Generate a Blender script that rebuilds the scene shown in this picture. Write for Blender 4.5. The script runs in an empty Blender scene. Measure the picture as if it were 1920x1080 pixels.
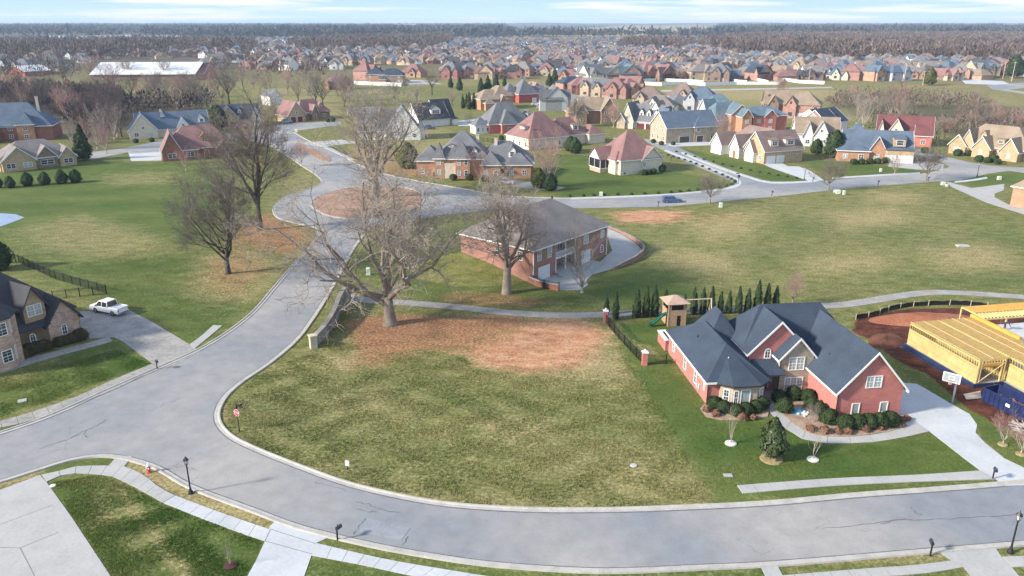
import bpy, math, random
import numpy as np
from mathutils import Vector, Matrix
from mathutils.geometry import tessellate_polygon
R = math.radians
S = bpy.context.scene
COL = S.collection
# ------------------------------------------------------------------ camera
FPX = 1450.0; PIT = math.atan(498/FPX); CH = 42.0
cam = bpy.data.cameras.new('camera'); camo = bpy.data.objects.new('camera', cam); COL.objects.link(camo)
cam.sensor_width = 36; cam.lens = 36*FPX/1920; cam.clip_start = 1; cam.clip_end = 60000
camo.location = (0, 0, CH); camo.rotation_euler = (math.pi/2-PIT, 0, 0); S.camera = camo
# ------------------------------------------------------------------ world, sun, exposure
SUN_EL, SUN_AZ = 27, 250          # azimuth clockwise from +Y
W = bpy.data.worlds.new('World'); S.world = W; W.use_nodes = True
nt = W.node_tree; N = nt.nodes; LK = nt.links; N.clear()
sky = N.new('ShaderNodeTexSky'); sky.sky_type = 'NISHITA'; sky.sun_disc = False
sky.sun_elevation = R(SUN_EL); sky.sun_rotation = R(SUN_AZ); sky.air_density = 1.0; sky.dust_density = 0.4; sky.ozone_density = 2.0; sky.altitude = 200
tc = N.new('ShaderNodeTexCoord'); sep = N.new('ShaderNodeSeparateXYZ'); LK.new(tc.outputs['Generated'], sep.inputs[0])
mp = N.new('ShaderNodeMapping'); mp.inputs['Scale'].default_value = (5, 5, 95); mp.inputs['Location'].default_value = (3.1, 1.7, 0.4); LK.new(tc.outputs['Generated'], mp.inputs[0])
nz = N.new('ShaderNodeTexNoise'); nz.inputs['Scale'].default_value = 1.15; nz.inputs['Detail'].default_value = 7; nz.inputs['Roughness'].default_value = .52; LK.new(mp.outputs[0], nz.inputs[0])
cr = N.new('ShaderNodeValToRGB'); cr.color_ramp.elements[0].position = .47; cr.color_ramp.elements[1].position = .60; LK.new(nz.outputs[0], cr.inputs[0])
mx = N.new('ShaderNodeMixRGB'); mx.inputs[2].default_value = (3.3, 3.3, 3.25, 1)
mm = N.new('ShaderNodeMath'); mm.operation = 'MULTIPLY'; mm.inputs[1].default_value = .95; LK.new(cr.outputs[0], mm.inputs[0]); LK.new(mm.outputs[0], mx.inputs[0])
tn = N.new('ShaderNodeMixRGB'); tn.blend_type = 'MULTIPLY'; tn.inputs[0].default_value = 1; tn.inputs[2].default_value = (.95, .96, 1.0, 1); LK.new(sky.outputs[0], tn.inputs[1])
lo = N.new('ShaderNodeValToRGB'); e = lo.color_ramp.elements; e[0].position = 0; e[0].color = (.30, .38, .435, 1); e[1].position = .12; e[1].color = (.13, .24, .42, 1); q = e.new(.035); q.color = (.215, .32, .445, 1); LK.new(sep.outputs[2], lo.inputs[0])
ls = N.new('ShaderNodeVectorMath'); ls.operation = 'SCALE'; ls.inputs['Scale'].default_value = 7.6; LK.new(lo.outputs[0], ls.inputs[0])
lf = N.new('ShaderNodeMapRange'); lf.inputs[1].default_value = .04; lf.inputs[2].default_value = .3; lf.inputs[3].default_value = 1; lf.inputs[4].default_value = 0; LK.new(sep.outputs[2], lf.inputs[0])
lm = N.new('ShaderNodeMixRGB'); LK.new(lf.outputs[0], lm.inputs[0]); LK.new(tn.outputs[0], lm.inputs[1]); LK.new(ls.outputs[0], lm.inputs[2]); LK.new(lm.outputs[0], mx.inputs[1])
bg = N.new('ShaderNodeBackground'); bg.inputs[1].default_value = 0.145; LK.new(mx.outputs[0], bg.inputs[0])
wo = N.new('ShaderNodeOutputWorld'); LK.new(bg.outputs[0], wo.inputs[0])
sl = bpy.data.lights.new('sun', 'SUN'); sl.energy = 3.4; sl.angle = R(5); sl.color = (1, .90, .77)
so = bpy.data.objects.new('sun', sl); COL.objects.link(so)
sd = Vector((math.sin(R(SUN_AZ))*math.cos(R(SUN_EL)), math.cos(R(SUN_AZ))*math.cos(R(SUN_EL)), math.sin(R(SUN_EL))))
so.rotation_euler = (-sd).to_track_quat('-Z', 'Y').to_euler()
S.view_settings.view_transform = 'Standard'; S.view_settings.look = 'None'; S.view_settings.exposure = 1.2; S.view_settings.gamma = 1
S.render.engine = 'CYCLES'; S.cycles.volume_bounces = 0; S.cycles.max_bounces = 5; S.cycles.transparent_max_bounces = 4

# ------------------------------------------------------------------ helpers
def at(px, py, z=0.0):
    """world point seen at a photograph position, on the level z"""
    dx = (px-960)/FPX; dy = -(py-540)/FPX
    y = math.cos(PIT)+dy*math.sin(PIT); w = -math.sin(PIT)+dy*math.cos(PIT)
    t = (z-CH)/w
    return Vector((dx*t, y*t, z))
def P2(l): return [at(*p).xy for p in l]

MATS = {}
def mat(name, col, rough=.85, var=.25, scale=1.5, col2=None, scale2=None, spec=.3, metal=0, bump=0, detail=5, stretch=(1, 1, 1), coord='Object', seed=0.0):
    """procedural surface: base colour broken up by two noises"""
    if name in MATS: return MATS[name]
    m = bpy.data.materials.new(name); m.use_nodes = True; n = m.node_tree.nodes; l = m.node_tree.links
    b = n['Principled BSDF']; b.inputs['Roughness'].default_value = rough; b.inputs['Metallic'].default_value = metal
    b.inputs['Specular IOR Level'].default_value = spec
    t = n.new('ShaderNodeTexCoord'); mp = n.new('ShaderNodeMapping'); mp.inputs['Scale'].default_value = stretch; mp.inputs['Location'].default_value = (seed, seed*2, seed)
    l.new(t.outputs[coord], mp.inputs[0])
    a = n.new('ShaderNodeTexNoise'); a.inputs['Scale'].default_value = scale; a.inputs['Detail'].default_value = detail; l.new(mp.outputs[0], a.inputs[0])
    c = n.new('ShaderNodeMixRGB'); k = [min(1, x*(1+var)) for x in col]; d = [x*(1-var) for x in col]
    if col2: k = col2; d = col
    c.inputs[1].default_value = (*d, 1); c.inputs[2].default_value = (*k, 1)
    r = n.new('ShaderNodeMapRange'); r.inputs[1].default_value = .3; r.inputs[2].default_value = .7; l.new(a.outputs[0], r.inputs[0]); l.new(r.outputs[0], c.inputs[0])
    a2 = n.new('ShaderNodeTexNoise'); a2.inputs['Scale'].default_value = scale2 or scale*7; a2.inputs['Detail'].default_value = 3; l.new(mp.outputs[0], a2.inputs[0])
    r2 = n.new('ShaderNodeMapRange'); r2.inputs[1].default_value = .25; r2.inputs[2].default_value = .75; r2.inputs[3].default_value = 1-var*.8; r2.inputs[4].default_value = 1+var*.8; l.new(a2.outputs[0], r2.inputs[0])
    mu = n.new('ShaderNodeVectorMath'); mu.operation = 'SCALE'; l.new(c.outputs[0], mu.inputs[0]); l.new(r2.outputs[0], mu.inputs['Scale']); l.new(mu.outputs[0], b.inputs['Base Color'])
    if bump:
        bp = n.new('ShaderNodeBump'); bp.inputs['Strength'].default_value = bump; bp.inputs['Distance'].default_value = .1; l.new(a2.outputs[0], bp.inputs['Height']); l.new(bp.outputs[0], b.inputs['Normal'])
    MATS[name] = m; return m
def roofmat(name, col, var=.16):
    if name in MATS: return MATS[name]
    m = mat(name, col, .9, var, .35, scale2=4.5, spec=.2)
    n = m.node_tree.nodes; l = m.node_tree.links; b = n['Principled BSDF']
    src = b.inputs['Base Color'].links[0].from_socket
    t = n.new('ShaderNodeTexCoord'); s = n.new('ShaderNodeSeparateXYZ'); l.new(t.outputs['Object'], s.inputs[0])
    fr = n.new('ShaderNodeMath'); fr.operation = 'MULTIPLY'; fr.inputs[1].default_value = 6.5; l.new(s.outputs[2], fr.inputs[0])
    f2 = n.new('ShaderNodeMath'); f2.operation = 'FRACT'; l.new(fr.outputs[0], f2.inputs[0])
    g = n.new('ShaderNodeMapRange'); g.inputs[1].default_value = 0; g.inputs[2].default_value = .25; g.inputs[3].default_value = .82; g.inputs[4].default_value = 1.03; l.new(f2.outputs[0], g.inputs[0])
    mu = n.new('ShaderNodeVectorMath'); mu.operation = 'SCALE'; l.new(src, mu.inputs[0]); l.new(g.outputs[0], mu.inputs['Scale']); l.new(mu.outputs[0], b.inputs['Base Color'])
    return m
def brickmat(name, c1, c2, mortar, var=.3):
    """courses of bricks, laid by the wall's own direction"""
    if name in MATS: return MATS[name]
    m = bpy.data.materials.new(name); m.use_nodes = True; n = m.node_tree.nodes; l = m.node_tree.links
    b = n['Principled BSDF']; b.inputs['Roughness'].default_value = .9; b.inputs['Specular IOR Level'].default_value = .2
    t = n.new('ShaderNodeTexCoord'); s = n.new('ShaderNodeSeparateXYZ'); l.new(t.outputs['Object'], s.inputs[0])
    ad = n.new('ShaderNodeMath'); ad.operation = 'ADD'; l.new(s.outputs[0], ad.inputs[0]); l.new(s.outputs[1], ad.inputs[1])
    cb = n.new('ShaderNodeCombineXYZ'); l.new(ad.outputs[0], cb.inputs[0]); l.new(s.outputs[2], cb.inputs[1])
    br = n.new('ShaderNodeTexBrick'); br.inputs['Scale'].default_value = 1; br.inputs['Brick Width'].default_value = .42; br.inputs['Row Height'].default_value = .15; br.inputs['Mortar Size'].default_value = .018
    br.inputs['Color1'].default_value = (*c1, 1); br.inputs['Color2'].default_value = (*c2, 1); br.inputs['Mortar'].default_value = (*mortar, 1); br.inputs['Bias'].default_value = 0
    l.new(cb.outputs[0], br.inputs[0])
    a = n.new('ShaderNodeTexNoise'); a.inputs['Scale'].default_value = .8; a.inputs['Detail'].default_value = 6; l.new(t.outputs['Object'], a.inputs[0])
    r2 = n.new('ShaderNodeMapRange'); r2.inputs[1].default_value = .25; r2.inputs[2].default_value = .75; r2.inputs[3].default_value = 1-var*.6; r2.inputs[4].default_value = 1+var*.6; l.new(a.outputs[0], r2.inputs[0])
    mu = n.new('ShaderNodeVectorMath'); mu.operation = 'SCALE'; l.new(br.outputs[0], mu.inputs[0]); l.new(r2.outputs[0], mu.inputs['Scale']); l.new(mu.outputs[0], b.inputs['Base Color'])
    MATS[name] = m; return m

class MB:
    def __init__(s): s.v = []; s.f = []
    def add(s, vs, fs):
        o = len(s.v); s.v.extend(vs); s.f.extend([[i+o for i in f] for f in fs]); return s
    def box(s, x0, x1, y0, y1, z0, z1):
        return s.add([(x0,y0,z0),(x1,y0,z0),(x1,y1,z0),(x0,y1,z0),(x0,y0,z1),(x1,y0,z1),(x1,y1,z1),(x0,y1,z1)],
                     [(0,3,2,1),(4,5,6,7),(0,1,5,4),(1,2,6,5),(2,3,7,6),(3,0,4,7)])
    def rbox(s, c, X, Y, Z):            # oriented box, half axes
        c = Vector(c); X = Vector(X); Y = Vector(Y); Z = Vector(Z); vs = []
        for k in (-1, 1):
            for a, b in ((-1,-1),(1,-1),(1,1),(-1,1)): vs.append(tuple(c+X*a+Y*b+Z*k))
        return s.add(vs, [(0,3,2,1),(4,5,6,7),(0,1,5,4),(1,2,6,5),(2,3,7,6),(3,0,4,7)])
    def prism(s, poly, z0, z1):
        poly = [tuple(p[:2]) for p in poly]; n = len(poly)
        ar = sum(poly[i][0]*poly[(i+1)%n][1]-poly[(i+1)%n][0]*poly[i][1] for i in range(n))
        if ar < 0: poly = poly[::-1]
        tr = tessellate_polygon([[Vector((p[0], p[1], 0)) for p in poly]])
        vs = [(x, y, z0) for x, y in poly]+[(x, y, z1) for x, y in poly]
        fs = [(i, (i+1) % n, n+(i+1) % n, n+i) for i in range(n)]
        for t in tr:
            a, b, c = [Vector(poly[i]) for i in t]
            t = tuple(t) if (b-a).cross(c-a) > 0 else tuple(t)[::-1]
            fs.append(tuple(n+i for i in t))
        return s.add(vs, fs)
    def tube(s, pts, rad, n=6, cap=True):
        pts = [Vector(p) for p in pts]; vs = []; fs = []
        if not hasattr(rad, '__len__'): rad = [rad]*len(pts)
        d = (pts[1]-pts[0]).normalized(); u = d.orthogonal().normalized(); w = d.cross(u)
        for i, p in enumerate(pts):
            for k in range(n):
                a = 2*math.pi*k/n; vs.append(tuple(p+(u*math.cos(a)+w*math.sin(a))*rad[i]))
        for i in range(len(pts)-1):
            for k in range(n):
                fs.append((i*n+k, i*n+(k+1) % n, (i+1)*n+(k+1) % n, (i+1)*n+k))
        if cap: fs.append(tuple(range(n))[::-1]); fs.append(tuple((len(pts)-1)*n+k for k in range(n)))
        return s.add(vs, fs)
    def lathe(s, prof, n=12, c=(0, 0, 0), sx=1, sy=1):
        vs = []; fs = []
        for r, z in prof:
            for k in range(n):
                a = 2*math.pi*k/n; vs.append((c[0]+r*math.cos(a)*sx, c[1]+r*math.sin(a)*sy, c[2]+z))
        for i in range(len(prof)-1):
            for k in range(n): fs.append((i*n+k, i*n+(k+1) % n, (i+1)*n+(k+1) % n, (i+1)*n+k))
        fs.append(tuple(range(n))[::-1]); fs.append(tuple((len(prof)-1)*n+k for k in range(n)))
        return s.add(vs, fs)
    def mesh(s, name, m=None, smooth=False):
        me = bpy.data.meshes.new(name); me.from_pydata(s.v, [], s.f)
        if m: me.materials.append(m)
        if smooth: me.polygons.foreach_set('use_smooth', [True]*len(me.polygons))
        me.update(); return me
    def build(s, name, m=None, parent=None, smooth=False, loc=(0, 0, 0), rot=None):
        return mobj(name, s.mesh(name, m, smooth), parent, loc, rot)
def mobj(name, me, parent=None, loc=(0, 0, 0), rot=None):
    o = bpy.data.objects.new(name, me); COL.objects.link(o); o.parent = parent; o.location = loc
    if rot is not None: o.rotation_euler = (0, 0, rot) if not hasattr(rot, '__len__') else rot
    return o
def tag(o, label=None, cat=None, group=None, kind=None):
    if label: o['label'] = label
    if cat: o['category'] = cat
    if group: o['group'] = group
    if kind: o['kind'] = kind
    return o
def thing(name, label, cat, loc=(0, 0, 0), rz=0, group=None):
    o = bpy.data.objects.new(name, None); COL.objects.link(o); o.location = loc; o.rotation_euler = (0, 0, rz); o.empty_display_size = .3
    return tag(o, label, cat, group)
def copy_tree(o, parent=None, kids=None):
    c = o.copy(); COL.objects.link(c)
    if parent: c.parent = parent
    for ch in list(o.children): copy_tree(ch, c)
    return c

# ------------------------------------------------------------------ materials
M = {}
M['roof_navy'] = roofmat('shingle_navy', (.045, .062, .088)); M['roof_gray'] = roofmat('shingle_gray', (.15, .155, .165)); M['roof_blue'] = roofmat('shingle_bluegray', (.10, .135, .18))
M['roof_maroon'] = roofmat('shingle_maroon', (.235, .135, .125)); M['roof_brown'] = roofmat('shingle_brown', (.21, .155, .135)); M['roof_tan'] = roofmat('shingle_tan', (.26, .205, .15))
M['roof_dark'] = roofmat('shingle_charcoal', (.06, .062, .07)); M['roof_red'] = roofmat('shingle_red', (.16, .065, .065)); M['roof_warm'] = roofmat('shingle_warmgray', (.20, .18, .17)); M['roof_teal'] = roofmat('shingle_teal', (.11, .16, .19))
M['brick_pink'] = brickmat('brick_pink_red', (.52, .155, .14), (.45, .125, .115), (.42, .26, .2), .2)
M['brick_red'] = brickmat('brick_red', (.30, .09, .06), (.24, .07, .05), (.34, .25, .2))
M['brick_orange'] = brickmat('brick_orange', (.46, .235, .145), (.40, .19, .115), (.42, .3, .2))
M['brick_tan'] = brickmat('brick_tan', (.47, .33, .19), (.40, .27, .15), (.45, .38, .28))
M['brick_brown'] = brickmat('brick_brown', (.27, .17, .12), (.22, .13, .09), (.32, .26, .2))
M['brick_mix'] = brickmat('brick_mixed', (.54, .38, .27), (.36, .21, .15), (.5, .42, .36), .5)
M['brick_red2'] = brickmat('brick_bright', (.42, .06, .06), (.36, .05, .05), (.4, .2, .18)); M['roof_white'] = mat('metal_roof_white', (.62, .63, .64), .5, .05, .2)
M['brick_brown2'] = brickmat('brick_rose', (.33, .14, .11), (.27, .11, .085), (.36, .27, .22))
M['stone'] = brickmat('stone_tan', (.42, .34, .25), (.33, .25, .17), (.45, .4, .33), .4)
M['stone_gold'] = brickmat('stone_gold', (.46, .32, .17), (.32, .21, .11), (.4, .33, .24), .5)
M['cream'] = mat('cream_brick', (.62, .54, .42), .85, .1, 1.2); M['white'] = mat('white_siding', (.74, .73, .69), .7, .06, 1.0)
M['gray_sid'] = mat('gray_siding', (.42, .43, .43), .8, .1, 1.0)
M['trim'] = mat('white_trim', (.78, .77, .74), .6, .04, 1.0); M['glass'] = mat('window_glass', (.05, .065, .08), .12, .4, .6, spec=.8); M['blind'] = mat('window_blinds', (.34, .38, .36), .3, .2, .8, spec=.6)
M['gd_white'] = mat('garage_white', (.66, .66, .64), .6, .05); M['gd_red'] = mat('garage_wine', (.14, .03, .03), .6, .1); M['gd_dark'] = mat('garage_dark', (.09, .08, .08), .6, .1)
M['wood_door'] = mat('door_wood', (.30, .14, .05), .5, .2, 3); M['black'] = mat('black_metal', (.012, .013, .016), .45, .2, 3, spec=.5); M['bronze'] = mat('gutter_bronze', (.05, .035, .03), .5, .2)
M['concrete'] = mat('concrete_light', (.37, .37, .355), .9, .09, .35, scale2=3.0); M['concrete_new'] = mat('concrete_new', (.45, .47, .48), .9, .09, .3, scale2=3); M['concrete_old'] = mat('concrete_worn', (.29, .28, .26), .9, .18, .5, scale2=2.0)
M['kerb'] = mat('kerb_concrete', (.40, .385, .35), .9, .14, .8)

def asphalt():
    m = bpy.data.materials.new('asphalt_worn'); m.use_nodes = True; n = m.node_tree.nodes; l = m.node_tree.links; b = n['Principled BSDF']; b.inputs['Roughness'].default_value = .85; b.inputs['Specular IOR Level'].default_value = .25
    t = n.new('ShaderNodeTexCoord')
    def noise(sc, det, lo, hi, a, c, rough=.5):
        x = n.new('ShaderNodeTexNoise'); x.inputs['Scale'].default_value = sc; x.inputs['Detail'].default_value = det; x.inputs['Roughness'].default_value = rough; l.new(t.outputs['Object'], x.inputs[0])
        r = n.new('ShaderNodeMapRange'); r.inputs[1].default_value = lo; r.inputs[2].default_value = hi; r.inputs[3].default_value = a; r.inputs[4].default_value = c; l.new(x.outputs[0], r.inputs[0]); return r.outputs[0]
    c = n.new('ShaderNodeMixRGB'); c.inputs[1].default_value = (.215, .23, .247, 1); c.inputs[2].default_value = (.32, .308, .29, 1); l.new(noise(.055, 4, .38, .62, 0, 1), c.inputs[0])
    g = noise(.5, 7, .3, .7, .86, 1.12, .7); g2 = noise(9, 3, .3, .7, .94, 1.06)
    # cracks: thin cell edges that only open in places
    wp = n.new('ShaderNodeTexNoise'); wp.inputs['Scale'].default_value = .9; wp.inputs['Detail'].default_value = 5; l.new(t.outputs['Object'], wp.inputs[0])
    va = n.new('ShaderNodeVectorMath'); va.operation = 'MULTIPLY_ADD'; va.inputs[1].default_value = (1.6, 1.6, 0); l.new(wp.outputs['Color'], va.inputs[0]); l.new(t.outputs['Object'], va.inputs[2])
    vo = n.new('ShaderNodeTexVoronoi'); vo.feature = 'DISTANCE_TO_EDGE'; vo.inputs['Scale'].default_value = .17; l.new(va.outputs[0], vo.inputs[0])
    cr = n.new('ShaderNodeMapRange'); cr.inputs[1].default_value = .0; cr.inputs[2].default_value = .010; cr.inputs[3].default_value = 1; cr.inputs[4].default_value = 0; l.new(vo.outputs['Distance'], cr.inputs[0])
    mk = noise(.13, 3, .56, .64, 0, .42); mu = n.new('ShaderNodeMath'); mu.operation = 'MULTIPLY'; l.new(cr.outputs[0], mu.inputs[0]); l.new(mk, mu.inputs[1])
    s1 = n.new('ShaderNodeVectorMath'); s1.operation = 'SCALE'; l.new(c.outputs[0], s1.inputs[0]); l.new(g, s1.inputs['Scale'])
    s2 = n.new('ShaderNodeVectorMath'); s2.operation = 'SCALE'; l.new(s1.outputs[0], s2.inputs[0]); l.new(g2, s2.inputs['Scale'])
    mxx = n.new('ShaderNodeMixRGB'); mxx.inputs[2].default_value = (.07, .075, .085, 1); l.new(mu.outputs[0], mxx.inputs[0]); l.new(s2.outputs[0], mxx.inputs[1]); l.new(mxx.outputs[0], b.inputs['Base Color'])
    return m
M['asphalt'] = asphalt()

# ------------------------------------------------------------------ ground sheet with grown and worn patches
def ground():
    def axis(lo, hi, near0, near1, step, grow):
        a = list(np.arange(near0, near1+step/2, step)); s = step; x = a[-1]
        while x < hi: s *= grow; x += s; a.append(x)
        s = step; x = a[0]; b = []
        while x > lo: s *= grow; x -= s; b.append(x)
        return np.array(b[::-1]+a)
    xs = axis(-17000, 17000, -85, 95, .75, 1.045); ys = axis(-400, 17000, 44, 175, .75, 1.018)
    X, Y = np.meshgrid(xs, ys); n0, n1 = X.shape
    rs = np.random.RandomState(4)
    Z = np.zeros_like(X); D = np.hypot(X, Y)
    for i in range(14):
        k = 10**rs.uniform(-3.6, -2.75); th = rs.uniform(0, math.pi); ph = rs.uniform(0, 6.3)
        Z += np.sin((X*math.cos(th)+Y*math.sin(th))*k*2*math.pi*.5+ph)*rs.uniform(.5, 1)
    Z = Z*5.0+8; amp = np.clip((D-2600)/6000, 0, 1); Z = Z*amp+amp*6
    A = np.zeros((n0, n1, 3), np.float32); B = np.zeros((n0, n1, 3), np.float32)
    def poly(pts, feather, tgt, ch, val, px=True):
        q = np.array(P2(pts) if px else pts); x = X.ravel(); y = Y.ravel()
        sel = np.where((x > q[:,0].min()-feather*2) & (x < q[:,0].max()+feather*2) & (y > q[:,1].min()-feather*2) & (y < q[:,1].max()+feather*2))[0]
        x = x[sel]; y = y[sel]; d = np.full(len(x), 1e9); ins = np.zeros(len(x), bool); m = len(q)
        for i in range(m):
            a = q[i]; b = q[(i+1) % m]; e = b-a; t = np.clip(((x-a[0])*e[0]+(y-a[1])*e[1])/(e@e+1e-9), 0, 1)
            d = np.minimum(d, np.hypot(x-a[0]-t*e[0], y-a[1]-t*e[1]))
            c = ((a[1] > y) != (b[1] > y)); xi = (b[0]-a[0])*(y-a[1])/(b[1]-a[1]+1e-12)+a[0]; ins ^= c & (x < xi)
        s = np.where(ins, d, -d); w = np.clip(s/feather*.5+.5, 0, 1); w = w*w*(3-2*w)
        T = tgt.reshape(-1, 3); T[sel, ch] = T[sel, ch]*(1-w)+val*w
    L, DRY, CLAY = (A, 0), (A, 1), (A, 2); MUD, LEAF, DARK = (B, 0), (B, 1), (B, 2)
    def z(ch, val, f, pts): poly(pts, f, ch[0], ch[1], val)
    A[..., 0] = .35; A[..., 1] = .3
    # left field
    z(L, .8, 8, [(-200,345),(160,305),(440,312),(600,345),(540,390),(440,400),(380,470),(420,600),(356,645),(0,470),(-200,470)]); z(DRY, .08, 10, [(-200,345),(160,305),(340,312),(400,400),(370,470),(400,580),(0,470)])
    z(DRY, .55, 7, [(20,430),(160,400),(300,440),(340,470),(200,490),(60,470)]); z(DRY, .5, 8, [(190,325),(330,320),(330,345),(200,352)]); z(DRY, .7, 5, [(380,480),(480,470),(540,500),(470,560),(400,570),(350,540)])
    z(LEAF, .75, 5, [(440,425),(500,400),(560,420),(590,440),(560,480),(480,470),(430,455)]); z(LEAF, .5, 5, [(380,490),(450,460),(520,500),(440,560),(370,530)])
    z(L, .4, 4, [(540,300),(590,320),(608,340),(580,355),(530,370),(515,395),(490,390),(500,330)]); z(DRY, .5, 4, [(560,318),(600,330),(606,343),(560,366),(520,385),(555,345)])
    # left foreground yards
    z(L, 1, 1.2, [(-30,710),(212,643),(285,682),(-30,790)]); z(DRY, .0, 1.2, [(-30,710),(212,643),(285,682),(-30,790)]); z(DRY, .5, 1.5, [(0,700),(120,668),(100,690),(0,730)])
    z(L, .8, .8, [(-30,808),(296,693),(300,700),(-30,822)]); z(DRY, .3, .8, [(-30,808),(296,693),(300,700),(-30,822)])
    z(L, 1, 2.5, [(0,480),(60,495),(190,545),(300,600),(356,645),(420,605),(460,570),(420,560),(340,560),(230,540),(100,500)]); z(DRY, 0, 2.5, [(100,520),(240,560),(356,645),(415,610),(330,570),(200,540)])
    z(L, 1, 1, [(87,905),(180,889),(233,905),(305,944),(497,1016),(480,1052),(455,1110),(220,1110)]); z(DRY, .0, 1, [(87,905),(180,889),(240,910),(497,1016),(480,1052),(455,1110),(220,1110)])
    z(DRY, .75, 2.2, [(200,905),(240,915),(330,975),(420,1040),(430,1110),(330,1110),(250,1040),(150,975),(150,955)]); z(L, .35, 2, [(200,905),(240,915),(330,975),(400,1040),(390,1110),(300,1110),(250,1040),(150,975)])
    for a_, b_ in (((196,925),(330,1100)), ((262,935),(400,1100)), ((330,960),(440,1090))): z(DRY, .02, .9, [(a_[0]-6,a_[1]),(a_[0]+10,a_[1]-3),(b_[0]+12,b_[1]),(b_[0]-10,b_[1])]); z(L, 1, .9, [(a_[0]-6,a_[1]),(a_[0]+10,a_[1]-3),(b_[0]+12,b_[1]),(b_[0]-10,b_[1])])
    for q_ in (0, 22, 44, 66): z(DRY, .3, .7, [(-20,712+q_),(220-q_*.2,650+q_*.45),(224-q_*.2,656+q_*.45),(-20,721+q_)])
    z(L, 1, .8, [(75,892),(110,870),(180,855),(217,858),(205,873),(145,875)]); z(DRY, .05, .6, [(75,892),(110,870),(180,855),(217,858),(205,873),(145,875)])
    z(DRY, 1, .8, [(230,872),(250,864),(300,885),(360,915),(500,968),(505,992),(480,984),(328,929),(298,913)]); z(L, 0, .8, [(230,872),(250,864),(300,885),(360,915),(500,968),(505,992),(328,929)])
    z(DRY, 1, .6, [(-20,903),(73,879),(76,890),(-20,918)])
    z(L, .9, 1, [(592,1018),(620,1008),(700,1024),(860,1050),(1000,1066),(1300,1066),(1460,1058),(1460,1120),(500,1120),(584,1043),(905,1080)]); z(DRY, .25, 1, [(584,1010),(1000,1068),(1460,1060),(1460,1120),(560,1120)])
    z(DRY, .7, .6, [(1465,1052),(1745,1032),(1790,1048),(1700,1052),(1480,1062)]); z(L, 1, .6, [(1480,1062),(1700,1052),(1745,1040),(1784,1050),(1700,1060),(1500,1076)])
    z(L, 1, .6, [(1862,1022),(1990,1015),(1990,1042),(1878,1044)]); z(L, 1, .6, [(1902,1064),(1990,1060),(1990,1120),(1925,1100)])
    z(L, 1, .6, [(1740,1080),(1800,1072),(1825,1110),(1700,1110)])
    # the empty lot
    z(L, .45, 4, [(420,760),(480,690),(600,650),(690,570),(1130,600),(1250,800),(1345,945),(860,950),(480,845)]); z(DRY, .42, 4, [(420,760),(480,690),(600,650),(690,570),(1130,600),(1250,800),(1345,945),(860,950),(480,845)])
    z(L, .85, 5, [(430,760),(520,710),(640,700),(760,740),(1000,700),(1150,720),(1250,830),(1100,850),(900,850),(700,870),(520,830)])
    z(DRY, .6, 3.5, [(620,735),(720,730),(760,770),(680,790),(610,770)]); z(DRY, .75, 3, [(900,790),(1000,780),(1060,810),(1000,835),(910,825)]); z(DRY, .6, 2, [(1060,870),(1180,850),(1300,900),(1330,945),(1200,940),(1100,930)])
    z(CLAY, .95, 4, [(870,655),(930,630),(1000,600),(1090,598),(1140,625),(1120,660),(1080,690),(990,700),(900,685)]); z(LEAF, 1, 3.5, [(655,600),(720,590),(880,595),(960,590),(1000,605),(940,625),(860,640),(760,645),(690,665),(665,640)])
    z(LEAF, .75, 4, [(690,650),(860,610),(960,640),(880,660),(790,660),(700,690),(660,690)]); z(DRY, .9, 4, [(1080,640),(1150,640),(1180,690),(1150,720),(1060,710),(1060,680)]); z(DRY, .7, 2, [(600,660),(680,660),(690,680),(640,700),(590,690)])
    z(CLAY, .35, 1.2, [(405,760),(430,745),(445,800),(470,835),(430,815)]); z(DRY, .6, 1.0, [(470,840),(600,885),(860,945),(1100,955),(1100,940),(860,925),(640,880)])
    # hero lawns
    z(L, 1, 1.5, [(1140,612),(1235,602),(1330,600),(1500,590),(1560,600),(1300,650),(1252,690),(1205,686)]); z(DRY, .05, 1.5, [(1140,612),(1235,602),(1330,600),(1500,590),(1560,600),(1300,650),(1252,690),(1205,686)]); z(DRY, .8, 1, [(1190,640),(1215,650),(1240,672),(1220,668),(1195,652)])
    z(DRY, .7, 1.5, [(1140,612),(1160,612),(1185,640),(1170,640)])
    z(L, 1, 1.8, [(1150,650),(1205,688),(1252,686),(1325,765),(1345,790),(1440,785),(1475,800),(1550,832),(1640,830),(1743,809),(1850,886),(1385,930),(1350,950),(1335,900),(1270,820),(1210,740)]); z(DRY, .0, 1.5, [(1165,650),(1205,688),(1252,686),(1325,765),(1345,790),(1440,785),(1475,800),(1550,832),(1640,830),(1743,809),(1850,886),(1385,930),(1350,950),(1335,900),(1270,820)])
    z(L, .9, .7, [(1350,945),(1393,928),(1868,900),(1880,910),(1600,930)]); z(DRY, .2, .7, [(1350,945),(1393,928),(1868,900),(1880,910),(1600,930)])
    z(L, 1, 1.2, [(1690,690),(1720,700),(1800,755),(1990,840),(1990,900),(1883,860),(1832,800),(1784,758)]); z(DRY, 0, 1.2, [(1690,690),(1720,700),(1800,755),(1990,840),(1990,900),(1883,860),(1832,800),(1784,758)])
    # right field
    z(L, .5, 12, [(1120,480),(1250,400),(1500,375),(1780,350),(1990,430),(1990,545),(1500,570),(1150,580)]); z(DRY, .40, 10, [(1180,430),(1400,375),(1700,355),(1800,380),(1900,470),(1700,530),(1300,540),(1200,480)])
    z(L, .9, 5, [(1100,545),(1170,500),(1260,510),(1320,560),(1200,575)]); z(DRY, .1, 6, [(1100,545),(1170,500),(1260,510),(1320,560),(1200,575)])
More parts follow.
